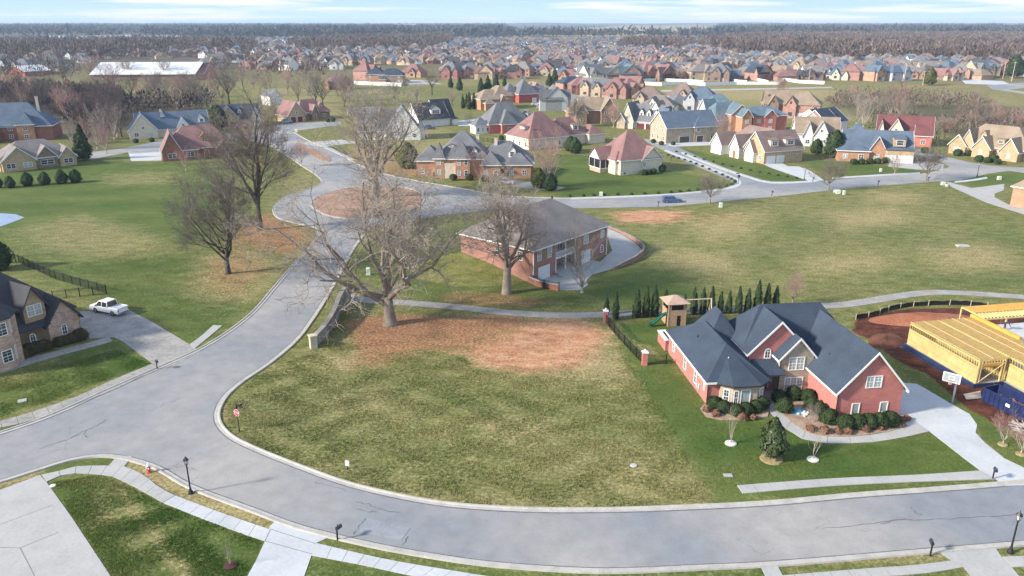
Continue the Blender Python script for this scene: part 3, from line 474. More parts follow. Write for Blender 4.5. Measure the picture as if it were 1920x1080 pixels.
# ------------------------------------------------------------------ building kit
def gable_profile(half, ze, rise, oh):
    sl = rise/half; return half+oh, ze-oh*sl, ze+rise
class House:
    """walls and roofs in the house's own frame: x along the front, y away from the street"""
    def __init__(s, name, label, loc, rz, group=None, cat='house'):
        s.root = thing(name, label, cat, (loc[0], loc[1], 0), rz, group); s.w = {}; s.r = {}; s.tr = MB(); s.loc = Vector((loc[0], loc[1], 0)); s.rz = rz; s.dorm = 0
    def wall(s, m): return s.w.setdefault(m, MB())
    def roof(s, m): return s.r.setdefault(m, MB())
    def wing(s, x0, x1, y0, y1, ze, rise, kind, wm, rm, oh=.45, z0=-.3, inset=None, trim=True, walls=True):
        w = s.wall(wm); r = s.roof(rm); t = .16
        if walls: w.box(x0, x1, y0, y1, z0, ze)
        if kind in ('gx', 'gy'):
            along = kind == 'gx'; c0, c1, a0, a1 = (y0, y1, x0, x1) if along else (x0, x1, y0, y1)
            c = (c0+c1)/2; half = (c1-c0)/2; a, zl, zr = gable_profile(half, ze, rise, oh)
            def P(u, v, z): return (v, u, z) if along else (u, v, z)
            if walls:
                k = .03; w.add([P(c0+k, a0+.002, ze-.01), P(c1-k, a0+.002, ze-.01), P(c, a0+.002, zr-.05), P(c0+k, a1-.002, ze-.01), P(c1-k, a1-.002, ze-.01), P(c, a1-.002, zr-.05)], [(0,1,2),(3,5,4),(0,2,5,3),(1,4,5,2),(0,3,4,1)])
            b0, b1 = a0-oh*.8, a1+oh*.8
            for sg in (-1, 1):
                q = [(c+sg*a, zl), (c, zr), (c, zr+t), (c+sg*a, zl+t)]
                r.add([P(u, b0, z) for u, z in q]+[P(u, b1, z) for u, z in q], [(0,1,2,3),(4,7,6,5),(0,4,5,1),(1,5,6,2),(2,6,7,3),(3,7,4,0)])
                if trim:
                    for e, f in ((b0-.05, b0-.002), (b1+.002, b1+.05)):
                        q2 = [(c+sg*(a+.02), zl-.12), (c, zr-.12), (c, zr+t+.03), (c+sg*(a+.02), zl+t+.02)]
                        s.tr.add([P(u, e, z) for u, z in q2]+[P(u, f, z) for u, z in q2], [(0,1,2,3),(4,7,6,5),(0,4,5,1),(1,5,6,2),(2,6,7,3),(3,7,4,0)])
                    e0, e1 = sorted((c+sg*(a-.06), c+sg*(a+.05)))
                    vv = [P(e0, b0, zl-.1), P(e1, b0, zl-.1), P(e1, b0, zl+.1), P(e0, b0, zl+.1), P(e0, b1, zl-.1), P(e1, b1, zl-.1), P(e1, b1, zl+.1), P(e0, b1, zl+.1)]
                    s.tr.add(vv, [(0,1,2,3),(4,7,6,5),(0,4,5,1),(1,5,6,2),(2,6,7,3),(3,7,4,0)])
        elif kind == 'h':
            X0, X1, Y0, Y1 = x0-oh, x1+oh, y0-oh, y1+oh; zb = ze-.12; zt = ze+.1; zr = ze+rise
            lx, ly = X1-X0, Y1-Y0; half = min(lx, ly)/2; ins = half if inset is None else inset; cx, cy = (X0+X1)/2, (Y0+Y1)/2
            R0, R1 = ((X0+ins, cy, zr), (X1-ins, cy, zr)) if lx >= ly else ((cx, Y0+ins, zr), (cx, Y1-ins, zr))
            v = [(X0,Y0,zb),(X1,Y0,zb),(X1,Y1,zb),(X0,Y1,zb),(X0,Y0,zt),(X1,Y0,zt),(X1,Y1,zt),(X0,Y1,zt), R0, R1]
            f = [(0,3,2,1),(0,1,5,4),(1,2,6,5),(2,3,7,6),(3,0,4,7)]
            f += [(4,5,9,8),(5,6,9),(6,7,8,9),(7,4,8)] if lx >= ly else [(4,5,8),(5,6,9,8),(6,7,9),(7,4,8,9)]
            r.add(v, f)
            if trim: 
                g = MB().box(X0-.04, X1+.04, Y0-.04, Y0-.003, zb-.06, zt-.03); g.box(X0-.04, X1+.04, Y1+.003, Y1+.04, zb-.06, zt-.03); g.box(X0-.04, X0-.003, Y0, Y1, zb-.06, zt-.03); g.box(X1+.003, X1+.04, Y0, Y1, zb-.06, zt-.03); s.tr.add(g.v, g.f)
        elif kind == 's':               # shed roof, low at the front
            r.add([(x0-oh,y0-oh,ze-.1),(x1+oh,y0-oh,ze-.1),(x1+oh,y1,ze+rise-.1),(x0-oh,y1,ze+rise-.1),(x0-oh,y0-oh,ze+.06),(x1+oh,y0-oh,ze+.06),(x1+oh,y1,ze+rise+.06),(x0-oh,y1,ze+rise+.06)], [(0,3,2,1),(4,5,6,7),(0,1,5,4),(1,2,6,5),(2,3,7,6),(3,0,4,7)])
        return s
    WC = {}
    def win(s, x, y, face, z, w=1.0, h=1.5, cols=1, rows=2, arch=False, pane='glass', lites=2, parent=None):
        """one window set in a wall; face is the side the wall looks to"""
        ang = {'f': 0, 'r': math.pi/2, 'b': math.pi, 'l': -math.pi/2}[face] if isinstance(face, str) else face
        k = (round(w, 2), round(h, 2), cols, rows, arch, pane, lites)
        if k not in House.WC:
            f = MB(); p = MB(); b = .10
            if arch:
                n = 10; rr = w/2; body = h-rr; op_ = [(-w/2, 0), (w/2, 0)]+[(rr*math.cos(math.pi*i/n), body+rr*math.sin(math.pi*i/n)) for i in range(n+1)]
                inn = [(-w/2+b, b), (w/2-b, b)]+[((rr-b)*math.cos(math.pi*i/n), body+(rr-b)*math.sin(math.pi*i/n)) for i in range(n+1)]
                q = len(op_); vs = [(a, -.07, c) for a, c in op_]+[(a, -.07, c) for a, c in inn]+[(a, 0, c) for a, c in op_]+[(a, 0, c) for a, c in inn]
                fs = []
                for i in range(q): j = (i+1) % q; fs += [(i, j, q+j, q+i), (i, 2*q+i, 2*q+j, j), (q+i, q+j, 3*q+j, 3*q+i)]
                f.add(vs, fs); p.add([(a, -.02, c) for a, c in inn], [tuple(range(q))])
                f.box(-.02, .02, -.05, -.021, b, h-b); f.box(-w/2+b, w/2-b, -.05, -.021, body-.03, body+.01); f.box(-w/2+b, w/2-b, -.05, -.021, body*.5-.02, body*.5+.02)
            else:
                f.box(-w/2, w/2, -.07, 0, 0, b); f.box(-w/2, w/2, -.07, 0, h-b, h); f.box(-w/2, -w/2+b, -.07, 0, b, h-b); f.box(w/2-b, w/2, -.07, 0, b, h-b)
                for i in range(1, cols): c = -w/2+w*i/cols; f.box(c-.06, c+.06, -.06, -.021, b, h-b)
                if rows > 1: f.box(-w/2+b, w/2-b, -.055, -.021, h*.5-.03, h*.5+.03)
                if lites:
                    for i in range(cols):
                        cw = w/cols; c = -w/2+cw*(i+.5)
                        f.box(c-.014, c+.014, -.04, -.021, b, h-b)
                        for zz in (h*.27, h*.75): f.box(c-cw/2+.04, c+cw/2-.04, -.04, -.021, zz-.012, zz+.012)
                p.box(-w/2+b, w/2-b, -.02, -.004, b, h-b)
            House.WC[k] = (f.mesh('window', M['trim']), p.mesh('pane', M[pane]))
        a, c = House.WC[k]; o = mobj('window', a, parent or s.root, (x, y, z), ang); mobj('pane', c, o); return o
    DC = {}
    def door(s, x, y, face, w, h, kind='wood_door', name='door', z=0):
        ang = {'f': 0, 'r': math.pi/2, 'b': math.pi, 'l': -math.pi/2}[face] if isinstance(face, str) else face
        k = (round(w, 2), round(h, 2), kind, name)
        if k not in House.DC:
            f = MB(); f.box(-w/2-.1, -w/2, -.07, 0, 0, h+.1); f.box(w/2, w/2+.1, -.07, 0, 0, h+.1); f.box(-w/2, w/2, -.07, 0, h, h+.1)
            p = MB(); p.box(-w/2, w/2, -.03, -.004, 0, h)
            n = max(1, int(round(h/.55))) if name == 'garage_door' else 2; mcols = max(1, int(w/.6)) if name == 'garage_door' else 1
            for i in range(n):
                for j in range(mcols): p.box(-w/2+w*j/mcols+.05, -w/2+w*(j+1)/mcols-.05, -.045, -.03, h*i/n+.05, h*(i+1)/n-.05)
            House.DC[k] = (p.mesh(name, M[kind]), f.mesh('door_frame', M['trim']))
        a, c = House.DC[k]; o = mobj(name, a, s.root, (x, y, z), ang); mobj('door_frame', c, o); return o
    def chimney(s, x, y, z0, z1, m='brick_red', w=.9):
        c = MB().box(x-w/2, x+w/2, y-w*.4, y+w*.4, z0, z1).box(x-w/2-.08, x+w/2+.08, y-w*.4-.08, y+w*.4+.08, z1, z1+.12).build('chimney', M[m], s.root)
        MB().tube([(x-.2, y, z1+.12), (x-.2, y, z1+.45)], .11, 8).tube([(x+.2, y, z1+.12), (x+.2, y, z1+.45)], .11, 8).build('flue', M['bronze'], c)
    def dormer(s, x, y, z, w, h, rise, depth, wm, rm, face='f', winw=None, shed=False, arch=False, cols=1):
        """roof window house: front face at y, running back into the roof slope"""
        d = MB(); r = MB(); oh = .22; t = .1
        d.box(-w/2, w/2, 0, depth, 0, h)
        if shed: r.add([(-w/2-oh,-oh,h),(w/2+oh,-oh,h),(w/2+oh,depth+1,h+rise),(-w/2-oh,depth+1,h+rise),(-w/2-oh,-oh,h+t),(w/2+oh,-oh,h+t),(w/2+oh,depth+1,h+rise+t),(-w/2-oh,depth+1,h+rise+t)], [(0,3,2,1),(4,5,6,7),(0,1,5,4),(1,2,6,5),(2,3,7,6),(3,0,4,7)])
        else:
            d.add([(-w/2+.02,.002,h-.01),(w/2-.02,.002,h-.01),(0,.002,h+rise-.03),(-w/2+.02,depth,h-.01),(w/2-.02,depth,h-.01),(0,depth,h+rise-.03)], [(0,1,2),(3,5,4),(0,2,5,3),(1,4,5,2)])
            a = w/2+oh; zl = h-oh*rise/(w/2)
            for sg in (-1, 1):
                q = [(sg*a, zl), (0, h+rise), (0, h+rise+t), (sg*a, zl+t)]
                r.add([(u, -oh, zz) for u, zz in q]+[(u, depth+.8, zz) for u, zz in q], [(0,1,2,3),(4,7,6,5),(0,4,5,1),(1,5,6,2),(2,6,7,3),(3,7,4,0)])
        ang = {'f': 0, 'r': math.pi/2, 'b': math.pi, 'l': -math.pi/2}[face]
        o = d.build('dormer', M[wm], s.root, loc=(x, y, z), rot=ang); r.build('dormer_roof', M[rm], o)
        ww = winw or w*.62; s.win(0, 0, 0, h*.16, ww, h*.72 if not arch else h*.85, cols, 2, arch, lites=0, parent=o)
    def finish(s, gutter=True):
        for i, (m, mb) in enumerate(s.w.items()): mb.build('wall', M[m], s.root)
        for m, mb in s.r.items():
            s.ro = mb.build('roof', M[m], s.root)
        if s.tr.v: s.tr.build('fascia', M['trim'] if gutter is True else M[gutter], s.root)
        return s.root
def frame_px(pl, pr):
    a, b = at(*pl), at(*pr); d = b-a; return a, math.atan2(d.y, d.x), d.length
def L2W(h, x, y, z=0): c, s_ = math.cos(h.rz), math.sin(h.rz); return Vector((h.loc.x+x*c-y*s_, h.loc.y+x*s_+y*c, z))

# ------------------------------------------------------------------ the red brick house with the navy roof
def hero():
    h = House('brick_house', 'pink red brick house with dark navy roof and stone gable beside the empty lot', (22.6, 80.5), R(6))
    rn = 'roof_navy'; bp = 'brick_pink'
    h.wing(13.0, 20.5, -5.0, 8.0, 3.75, 4.3, 'gy', bp, rn)                  # garage wing
    h.wing(5.6, 20.51, 4.6, 13.0, 3.7, 5.2, 'h', bp, rn, inset=4.0)         # main body
    h.wing(6.1, 13.2, 3.5, 9.0, 4.85, 3.7, 'gy', bp, rn, oh=.35)            # upper red gable
    h.wing(9.35, 13.35, 1.9, 6.0, 4.8, 2.25, 'gy', 'stone', rn, oh=.4)      # stone front
    h.wing(0, 6.6, 0.0, 15.2, 3.0, 2.95, 'h', bp, rn, inset=4.4)            # left wing
    h.wing(-.0+2.2, 7.5, 8, 14.5, 3.0, 4.6, 'h', bp, rn, oh=.4, trim=False, inset=2.6)
    # six sided stone bay with its own fan of roof
    bay = [(1.35, .5), (1.35, -.25), (2.5, -1.25), (5.4, -1.25), (6.7, -.2), (6.7, .5)]
    h.wall('stone').prism(bay, -.3, 2.95)
    ev = [(.75, .2), (.85, -.6), (2.3, -1.7), (5.6, -1.7), (7.25, -.45), (7.2, 1.5)]; n = len(ev)
    h.roof(rn).add([(x, y, 2.86) for x, y in ev]+[(x, y, 3.04) for x, y in ev]+[(3.15, 4.6, 5.95), (3.6, 6.5, 5.95)],
                   [tuple(range(n))[::-1]]+[(i, i+1, n+i+1, n+i) for i in range(n-1)]+[(n+i, n+i+1, 2*n) for i in range(n-1)]+[(n+n-1, 2*n+1, 2*n)])
    g = MB()
    for i in range(n-1):
        a, b = Vector(ev[i]), Vector(ev[i+1]); d = (b-a).normalized(); nn = Vector((d.y, -d.x))*.03; g.prism([a, b, b+nn, a+nn], 2.84, 3.0)
    g.build('gutter', M['bronze'], h.root)
    # porch roof between bay and stone front
    h.wing(6.7, 9.2, 1.2, 3.5, 2.95, .95, 's', bp, rn, oh=.35, walls=False); h.wall(bp).box(6.55, 9.4, 3.2, 4.7, -.3, 3.6)
    MB().box(7.2, 7.36, 1.35, 1.51, .2, 2.9).build('porch_post', M['trim'], h.root); MB().box(6.7, 9.35, .2, 3.2, 0, .2).box(7.2, 9.35, -.2, .2, 0, .1).build('porch_floor', M['concrete_old'], h.root)
    h.door(8.1, 3.2, 'f', 1.0, 2.2, 'gd_dark', z=.2); h.win(8.95, 3.2, 'f', .9, .35, 1.3, 1, 1, lites=0)
    # windows
    h.win(16.9, -5.0, 'f', 3.8, 1.85, 1.45, 2, 2, pane='blind'); h.win(15.2, -5, 'f', .65, .95, 1.35, 1, 1, pane='blind', lites=0); h.win(18.5, -5, 'f', .65, .95, 1.35, 1, 1, pane='blind', lites=0)
    h.win(11.3, 1.9, 'f', 3.0, 1.95, 1.7, 2, 2, pane='blind'); h.win(11.2, 1.9, 'f', .35, 2.3, 1.75, 3, 2, pane='blind')
    h.win(8.35, 3.5, 'f', 3.95, .8, 1.3, 1, 2, arch=True)
    h.win(4.0, -1.25, 'f', .5, 1.2, 1.9, 1, 1, pane='blind', lites=0)
    h.win(1.93, -.76, -math.atan2(1.0, 1.15), .5, .75, 1.8, 1, 2); h.win(6.05, -.73, math.atan2(1.05, 1.3), .5, .8, 1.8, 1, 2, pane='blind')
    h.win(2.9, -1.25, 'f', .5, .6, 1.8, 1, 2)
    for y, z, hh in ((13.0, 1.1, 1.3), (8.3, .7, 1.9), (4.3, .7, 1.9)): h.win(0, y, 'l', z, .95, hh, 1, 2)
    h.win(0, 1.2, 'l', 1.3, .4, .9, 1, 1, lites=0)
    h.win(20.5, 3, 'r', 1, 1, 1.4); h.win(20.51, 9, 'r', 1, 1, 1.4)
    h.door(20.5, -2.4, 'r', 2.7, 2.3, 'gd_white', 'garage_door'); h.door(20.5, .9, 'r', 2.7, 2.3, 'gd_white', 'garage_door')
    # downpipes, vents, meter
    for x, y, z in ((-.06, -.06, 3.0), (12.94, -5.06, 3.4), (9.3, 1.84, 4.6), (6.66, -.2, 2.9)): MB().box(x-.05, x+.05, y-.05, y+.05, 0, z).build('downpipe', M['bronze'], h.root)
    MB().tube([(3.0, 2.2, 4.3), (3.0, 2.2, 4.95)], .06, 8).build('vent_pipe', M['trim'], h.root)
    for vx, vy, vz in ((1.6, 9, 4.6), (18.5, 2, 6.0), (14.4, .5, 5.2), (12.5, 10.2, 7.6), (5.2, 11, 4.9)): MB().tube([(vx, vy, vz-.5), (vx, vy, vz+.45)], .055, 7).build('vent_pipe', M['black'], h.root)
    MB().box(-.16, 0, 2.5, 2.95, .7, 1.4).box(-.12, 0, 3.3, 3.6, .5, 1.1).build('meter_box', M['gray_sid'], h.root)
    # terrace with brick parapet behind the left wing
    MB().box(-.3, 0, 15.7, 19.2, 0, 1.5).box(0, 5.2, 18.9, 19.2, 0, 1.5).box(4.9, 5.2, 15.7, 18.9, 0, 1.5).build('terrace_wall', M[bp], h.root)
    MB().box(-.4, .1, 15.6, 19.3, 1.5, 1.62).box(.1, 5.3, 18.8, 19.3, 1.5, 1.62).build('coping', M['trim'], h.root); MB().box(0, 4.9, 15.7, 18.9, 0, .9).build('terrace_floor', M['concrete'], h.root)
    h.finish(); return h
HERO = hero()

# ------------------------------------------------------------------ the brick house cut by the left edge
def left_house():
    a, rz, L = frame_px((38, 668), (153, 628)); h = House('brick_house', 'two storey mixed brick house with charcoal roof at the left edge beside a hedge', a, rz)
    bm = 'brick_mix'; rd = 'roof_dark'; print('left house', L, math.degrees(rz))
    x1 = L
    h.wing(4.3, x1, 0, 9.5, 3.3, 2.75, 'gy', bm, rd, oh=.5)                  # right gable end
    h.wing(.0, 4.3, .35, 3.4, 3.1, 1.9, 's', 'stone_gold', rd, oh=.4); h.wall('stone_gold').box(.0, 4.29, .35, 6, -.3, 3.3)
    h.wing(-12, x1+.3, 1.6, 16, 3.9, 7.3, 'h', bm, rd, oh=.4, inset=7.5)      # long body
    h.wing(2.0, 4.9, .95, 7, 6.0, 2.5, 'gy', 'stone_gold', rd, oh=.4, z0=3.4)
    h.wing(-7.5, -.5, -2.0, 8, 7.0, 3.6, 'h', bm, rd, oh=.4)
    h.wall('brick_mix').prism([(-4.6, -2), (-3.9, -3.1), (-2.0, -3.1), (-1.2, -2)], -.3, 6.7)
    ev = [(-5.1, -2.2), (-4.1, -3.5), (-1.8, -3.5), (-.7, -2.2)]; h.roof(rd).add([(x, y, 6.7) for x, y in ev]+[(x, y, 6.85) for x, y in ev]+[(-2.9, -1.2, 8.9)], [(3,2,1,0),(0,1,5,4),(1,2,6,5),(2,3,7,6),(4,5,8),(5,6,8),(6,7,8)])
    for z in (1.0, 4.6):
        h.win(-2.95, -3.1, 'f', z, 1.3, 1.7, 1, 2); h.win(-1.6, -2.55, math.atan2(1.1, .8), z, .8, 1.7, 1, 2)
    h.win(3.45, .95, 'f', 4.5, 2.0, 1.55, 2, 2, pane='blind'); h.win(2.2, .35, 'f', .85, .8, 1.55, 1, 2, arch=True); h.win(6.35, 0, 'f', .9, .8, 1.55, 1, 2, arch=True)
    h.door(x1, 3, 'r', 2.6, 2.3, 'gd_white', 'garage_door'); h.door(x1, 6.4, 'r', 2.6, 2.3, 'gd_white', 'garage_door')
    h.finish(gutter='roof_dark'); return h
LH = left_house()

# ------------------------------------------------------------------ the brick house with the rear balcony
def centre_house():
    a, rz, L = frame_px((1000, 531), (1136, 478)); h = House('brick_house', 'brown roofed brick house with a rear balcony above white garage doors behind the big trees', a, rz)
    print('centre', L, math.degrees(rz)); x1 = L; bm = 'brick_brown2'; D = 17
    ze = 5.9
    h.w['brick_brown2'] = MB(); w = h.w['brick_brown2']
    # walls around a recessed balcony bay
    bx0, bx1 = 6.2, 12.3
    w.box(0, bx0, 0, D, -.3, ze); w.box(bx1, x1, 0, D, -.3, ze); w.box(bx0, bx1, 2.6, D, -.3, ze)
    h.wing(0, x1, 0, D, ze, 5.0, 'h', bm, 'roof_warm', oh=.55, inset=7.0, walls=False)
    q = [L2W(h, *p) for p in ((-.01, 1.5, -.05), (-.01, 9, 1.5), (-.01, 17, 2.4), (-2.5, 22, .6), (-4.0, 2, -.05), (-5, 9, .7), (-6.5, 17, .8), (-8, 1, -.05), (-10, 9, -.05), (-11.5, 17, -.05), (-6, 24, -.05), (-.01, -.5, -.05))]
    b_ = MB().add([tuple(v) for v in q], [(0,1,5,4), (1,2,6,5), (2,3,6), (4,5,8,7), (5,6,9,8), (6,3,10,9), (11,0,4), (11,4,7)]); tag(b_.build('ground', bpy.data.materials['grassland'], None, smooth=True), kind='structure')
    MB().box(bx0, bx1, 0, 2.6, 2.75, 3.0).build('balcony', M['trim'], h.root)
    r = MB(); r.box(bx0, bx1, 0, .08, 3.9, 4.0).box(bx0, bx1, 0, .08, 3.05, 3.12)
    n = 40
    for i in range(n+1): x = bx0+(bx1-bx0)*i/n; r.box(x-.02, x+.02, .02, .06, 3.1, 3.9)
    r.build('railing', M['trim'], h.root)
    for x in (bx0+.12, (bx0+bx1)/2, bx1-.12): MB().box(x-.1, x+.1, .0, .2, 0, 2.74).build('balcony_post', M['trim'], h.root); MB().box(x-.1, x+.1, .1, .24, 3.01, ze-.1).build('balcony_post', M['trim'], h.root)
    MB().box(bx0, bx1, -.8, 2.6, 0, .35).box(bx0-.6, bx0+2.2, -1.9, -.8, 0, .3).build('steps', M['concrete'], h.root)
    h.win(7.6, 2.6, 'f', 3.1, 1.6, 2.1, 2, 1, lites=0); h.win(10.8, 2.6, 'f', 3.1, 1.6, 2.1, 2, 1, lites=0); h.win(8.5, 2.6, 'f', .4, 2.2, 2.1, 2, 1, lites=0)
    for x in (1.6, 4.4): h.win(x, 0, 'f', 3.6, 1.2, 1.8, 1, 2, pane='blind')
    h.win(15.3, 0, 'f', 3.7, 1.5, 1.6, 1, 1, pane='blind', lites=0); h.win(20.6, 0, 'f', 3.7, 1.2, 1.5, 2, 2, pane='blind'); h.win(20.6, 0, 'f', .9, 1.1, 1.5, 2, 2, arch=True)
    h.door(15.4, 0, 'f', 2.6, 2.3, 'gd_white', 'garage_door'); h.door(2.9, 0, 'f', 3.0, 2.3, 'gd_white', 'garage_door')
    for y in (3, 8): h.win(0, y, 'l', 3.5, 1.2, 1.6, 1, 2)
    h.win(x1, 6, 'r', 3.6, 1.2, 1.6); MB().tube([(17, 9.2, 9.9), (17, 9.2, 11.0)], .14, 8).build('vent_pipe', M['black'], h.root)
    for x in (-.06, x1+.06): MB().box(x-.06, x+.06, -.1, .02, 0, ze).build('downpipe', M['trim'], h.root)
    h.finish(); return h
CHS = centre_house()

# ------------------------------------------------------------------ the other houses of the streets, one by one
def street_house(name, label, pl, pr, spec, group=None, dw=None):
    a, rz, L = frame_px(pl, pr); h = House(name, label, a, rz, group); h.L = L
    rm = spec['r']; wm = spec['w']
    for q in spec['wings']:
        x0, x1, y0, y1, ze, rise, kind = q[:7]; o = q[7] if len(q) > 7 else {}
        h.wing(x0*L, x1*L, y0, y1, ze, rise, kind, o.get('w', wm), o.get('r', rm), oh=o.get('oh', .45), inset=o.get('i'), z0=o.get('z0', -.3))
        n = o.get('n', 0)
        for i in range(n):
            u = x0*L+(x1-x0)*L*(i+.5)/n; pane = 'blind' if (i+len(spec['wings'])) % 2 else 'glass'
            zz = [.9]+([3.8] if ze > 5 else [])
            for z_ in zz: h.win(u, y0, 'f', z_, min(o.get('ww', 1.5), (x1-x0)*L/n*.75), 1.5, 2 if o.get('ww', 1.5) > 1.2 else 1, 2, pane=pane, lites=0)
        if o.get('gw') and kind == 'gy': h.win((x0+x1)/2*L, y0, 'f', ze+.2 if ze > 3.5 else ze+.1, 1.0, 1.1, 1, 2, lites=0)
        for side in o.get('side', ''):
            for y in np.arange(y0+2, y1-1, 4.0): h.win((x0 if side == 'l' else x1)*L, float(y), side, .9, 1.1, 1.5, 1, 2, lites=0)
    for g in spec.get('gar', []): h.door(g[0]*L, g[1], g[4] if len(g) > 4 else 'f', g[2], 2.3, g[3], 'garage_door')
    for d in spec.get('door', []): h.door(d[0]*L, d[1], 'f', 1.3, 2.4, 'wood_door')
    for d in spec.get('dorm', []): 
        k = dict(d[7]) if len(d) > 7 else {}
        h.dormer(d[0]*L, d[1], d[2], d[3], d[4], d[5], d[6], k.pop('w', wm), rm, **k)
    for c in spec.get('chim', []): h.chimney(c[0]*L, c[1], c[2], c[3], c[4] if len(c) > 4 else 'brick_red')
    for p in spec.get('box', []): pass
    h.finish(spec.get('g', True)); h.D = spec; return h
SH = {}
SH['M'] = street_house('brick_house', 'tan brick house with gray roof and recessed porch behind the round evergreens', (4, 324), (147, 309), dict(w='brick_tan', r='roof_warm', wings=[
    (0, 1, 1.5, 15, 3.1, 4.8, 'h', dict(i=7, side='r')), (.02, .45, 0, 9, 3.1, 3.9, 'gy', dict(n=2, ww=2.4)), (.46, .76, 1.3, 8, 3.1, 3.4, 'gy', dict(w='brick_brown', n=1, ww=3.6)), (.77, .99, 0.2, 8, 3.1, 2.8, 'gy', dict(n=1, ww=2.6))]))
SH['N'] = street_house('brick_house', 'large dark red brick house with steep blue gray roof and a tall white chimney', (-60, 268), (100, 262), dict(w='brick_red', r='roof_blue', wings=[
    (0, 1, 1, 16, 5.2, 8.2, 'h', dict(i=9)), (.60, .80, -.8, 6, 6.0, 4.2, 'h', dict(w='brick_orange', n=1)), (0, .36, -6, 4, 4.2, 5.2, 'h', dict(n=2, side='r')), (.42, .6, .6, 5, 5.4, 1.4, 's', dict(n=1))], chim=[(.83, 7, 9, 15.4, 'cream')]))
SH['I'] = street_house('brick_house', 'red brick house with steep maroon roof and a centre dormer on the green lawn', (306, 302), (443, 293), dict(w='brick_red', r='roof_maroon', wings=[
    (.05, 1, 1.5, 15, 3.3, 6.6, 'h', dict(i=6.5, side='r')), (0, .26, -1.5, 9, 3.4, 5.6, 'gy', dict(n=1, ww=2.6)), (.27, .48, -.2, 6, 3.1, 2.6, 'h', dict(n=1, ww=2.4)), (.76, .98, .2, 8, 3.3, 3.0, 'gy', dict(n=1, ww=2.6))],
    dorm=[(.60, 3.2, 4.6, 2.6, 2.0, 1.3, 3.2, dict(winw=1.6, cols=2, w='brick_orange'))], door=[(.6, 1.5)]))
SH['J'] = street_house('cottage', 'cream house with long blue gray roof and front gable by the dark wood', (244, 262), (398, 253), dict(w='cream', r='roof_blue', wings=[
    (.1, .98, 2, 14, 3.3, 5.6, 'gx', dict(side='r')), (0, .34, 0, 10, 3.4, 5.8, 'gy', dict(n=2, gw=1)), (.58, .74, .6, 8, 3.6, 3.4, 'gy', dict(n=1, w='white', gw=1)), (.36, .50, 6, 16, 4.6, 4.8, 'gy', dict(w='white'))], dorm=[(.9, 3.4, 4.6, 2.2, 1.8, 1.3, 3, dict(w='white'))]))
SH['K'] = street_house('cottage', 'house with navy roof, cream gables and two garage doors behind a small bare tree', (403, 240), (492, 236), dict(w='brick_tan', r='roof_navy', wings=[
    (0, .98, 2.5, 14, 3.4, 5.2, 'gx', dict(w='cream')), (.12, .5, 0, 9, 4.0, 4.6, 'gy', dict(n=0, gw=1)), (.8, 1, .4, 8, 3.6, 4.0, 'gy', dict(w='white', n=1, gw=1)), (.5, .8, 1.2, 6, 3.2, 2.0, 's', dict(w='stone_gold', n=1))],
    gar=[(.22, 0, 2.6, 'gd_dark'), (.40, 0, 2.6, 'gd_dark')], dorm=[(.56, 4, 5.4, 1.4, 1.0, 1.1, 2, dict(w='white'))]))
SH['L'] = street_house('brick_house', 'tan brick house with brown roof and two wine red garage doors at the street bend', (541, 230), (624, 222), dict(w='brick_tan', r='roof_maroon', wings=[
    (.3, 1, 2.5, 13, 3.3, 5.4, 'h', dict(i=5, w='brick_brown', n=1)), (0, .38, 0, 10, 3.4, 5.4, 'gy', dict(gw=1)), (.55, .7, .8, 6, 3.6, 3.2, 'gy', dict(w='brick_brown')), (.72, .98, 1.5, 6, 3.0, 2.2, 's', dict(w='brick_brown', n=1))],
    gar=[(.11, 0, 2.5, 'gd_red'), (.26, 0, 2.5, 'gd_red')], door=[(.62, .8)], dorm=[(.85, 4, 4.6, 2, 1.5, 1.2, 2.5, dict(w='stone'))]))
SH['G'] = street_house('white_house', 'tall white brick house with a huge steep gable and gray roof behind bare branches', (672, 264), (791, 262), dict(w='white', r='roof_gray', wings=[
    (0, .6, 1.5, 13, 3.8, 6.8, 'gx', dict(n=1)), (.42, .98, 0, 12, 3.4, 9.0, 'gy', dict(n=3, ww=1.2)), (.93, 1.05, 2, 9, 3.2, 3.6, 'gy', dict(r='roof_teal')), (.02, .3, 2.5, 10, 3.6, 4.2, 'gy', dict())], chim=[(.33, 7, 9, 11.6, 'cream')], dorm=[(.26, 3.6, 5.4, 1.8, 1.6, 1.0, 3, {})]))
SH['H'] = street_house('white_house', 'white house with charcoal roof and a wide four light dormer over the garage', (787, 240), (857, 234), dict(w='white', r='roof_dark', wings=[
    (0, .82, .5, 12, 3.3, 6.2, 'gx', dict(side='r')), (.5, 1, 2, 12, 3.3, 7.2, 'gx', dict(n=1)), (.88, 1.0, -.4, 3, 2.8, .8, 's', dict())], gar=[(.28, .5, 4.8, 'gd_white')], dorm=[(.5, 2.0, 4.8, 4.6, 2.2, 1.5, 3.6, dict(w='white', winw=3.2, cols=4))]))
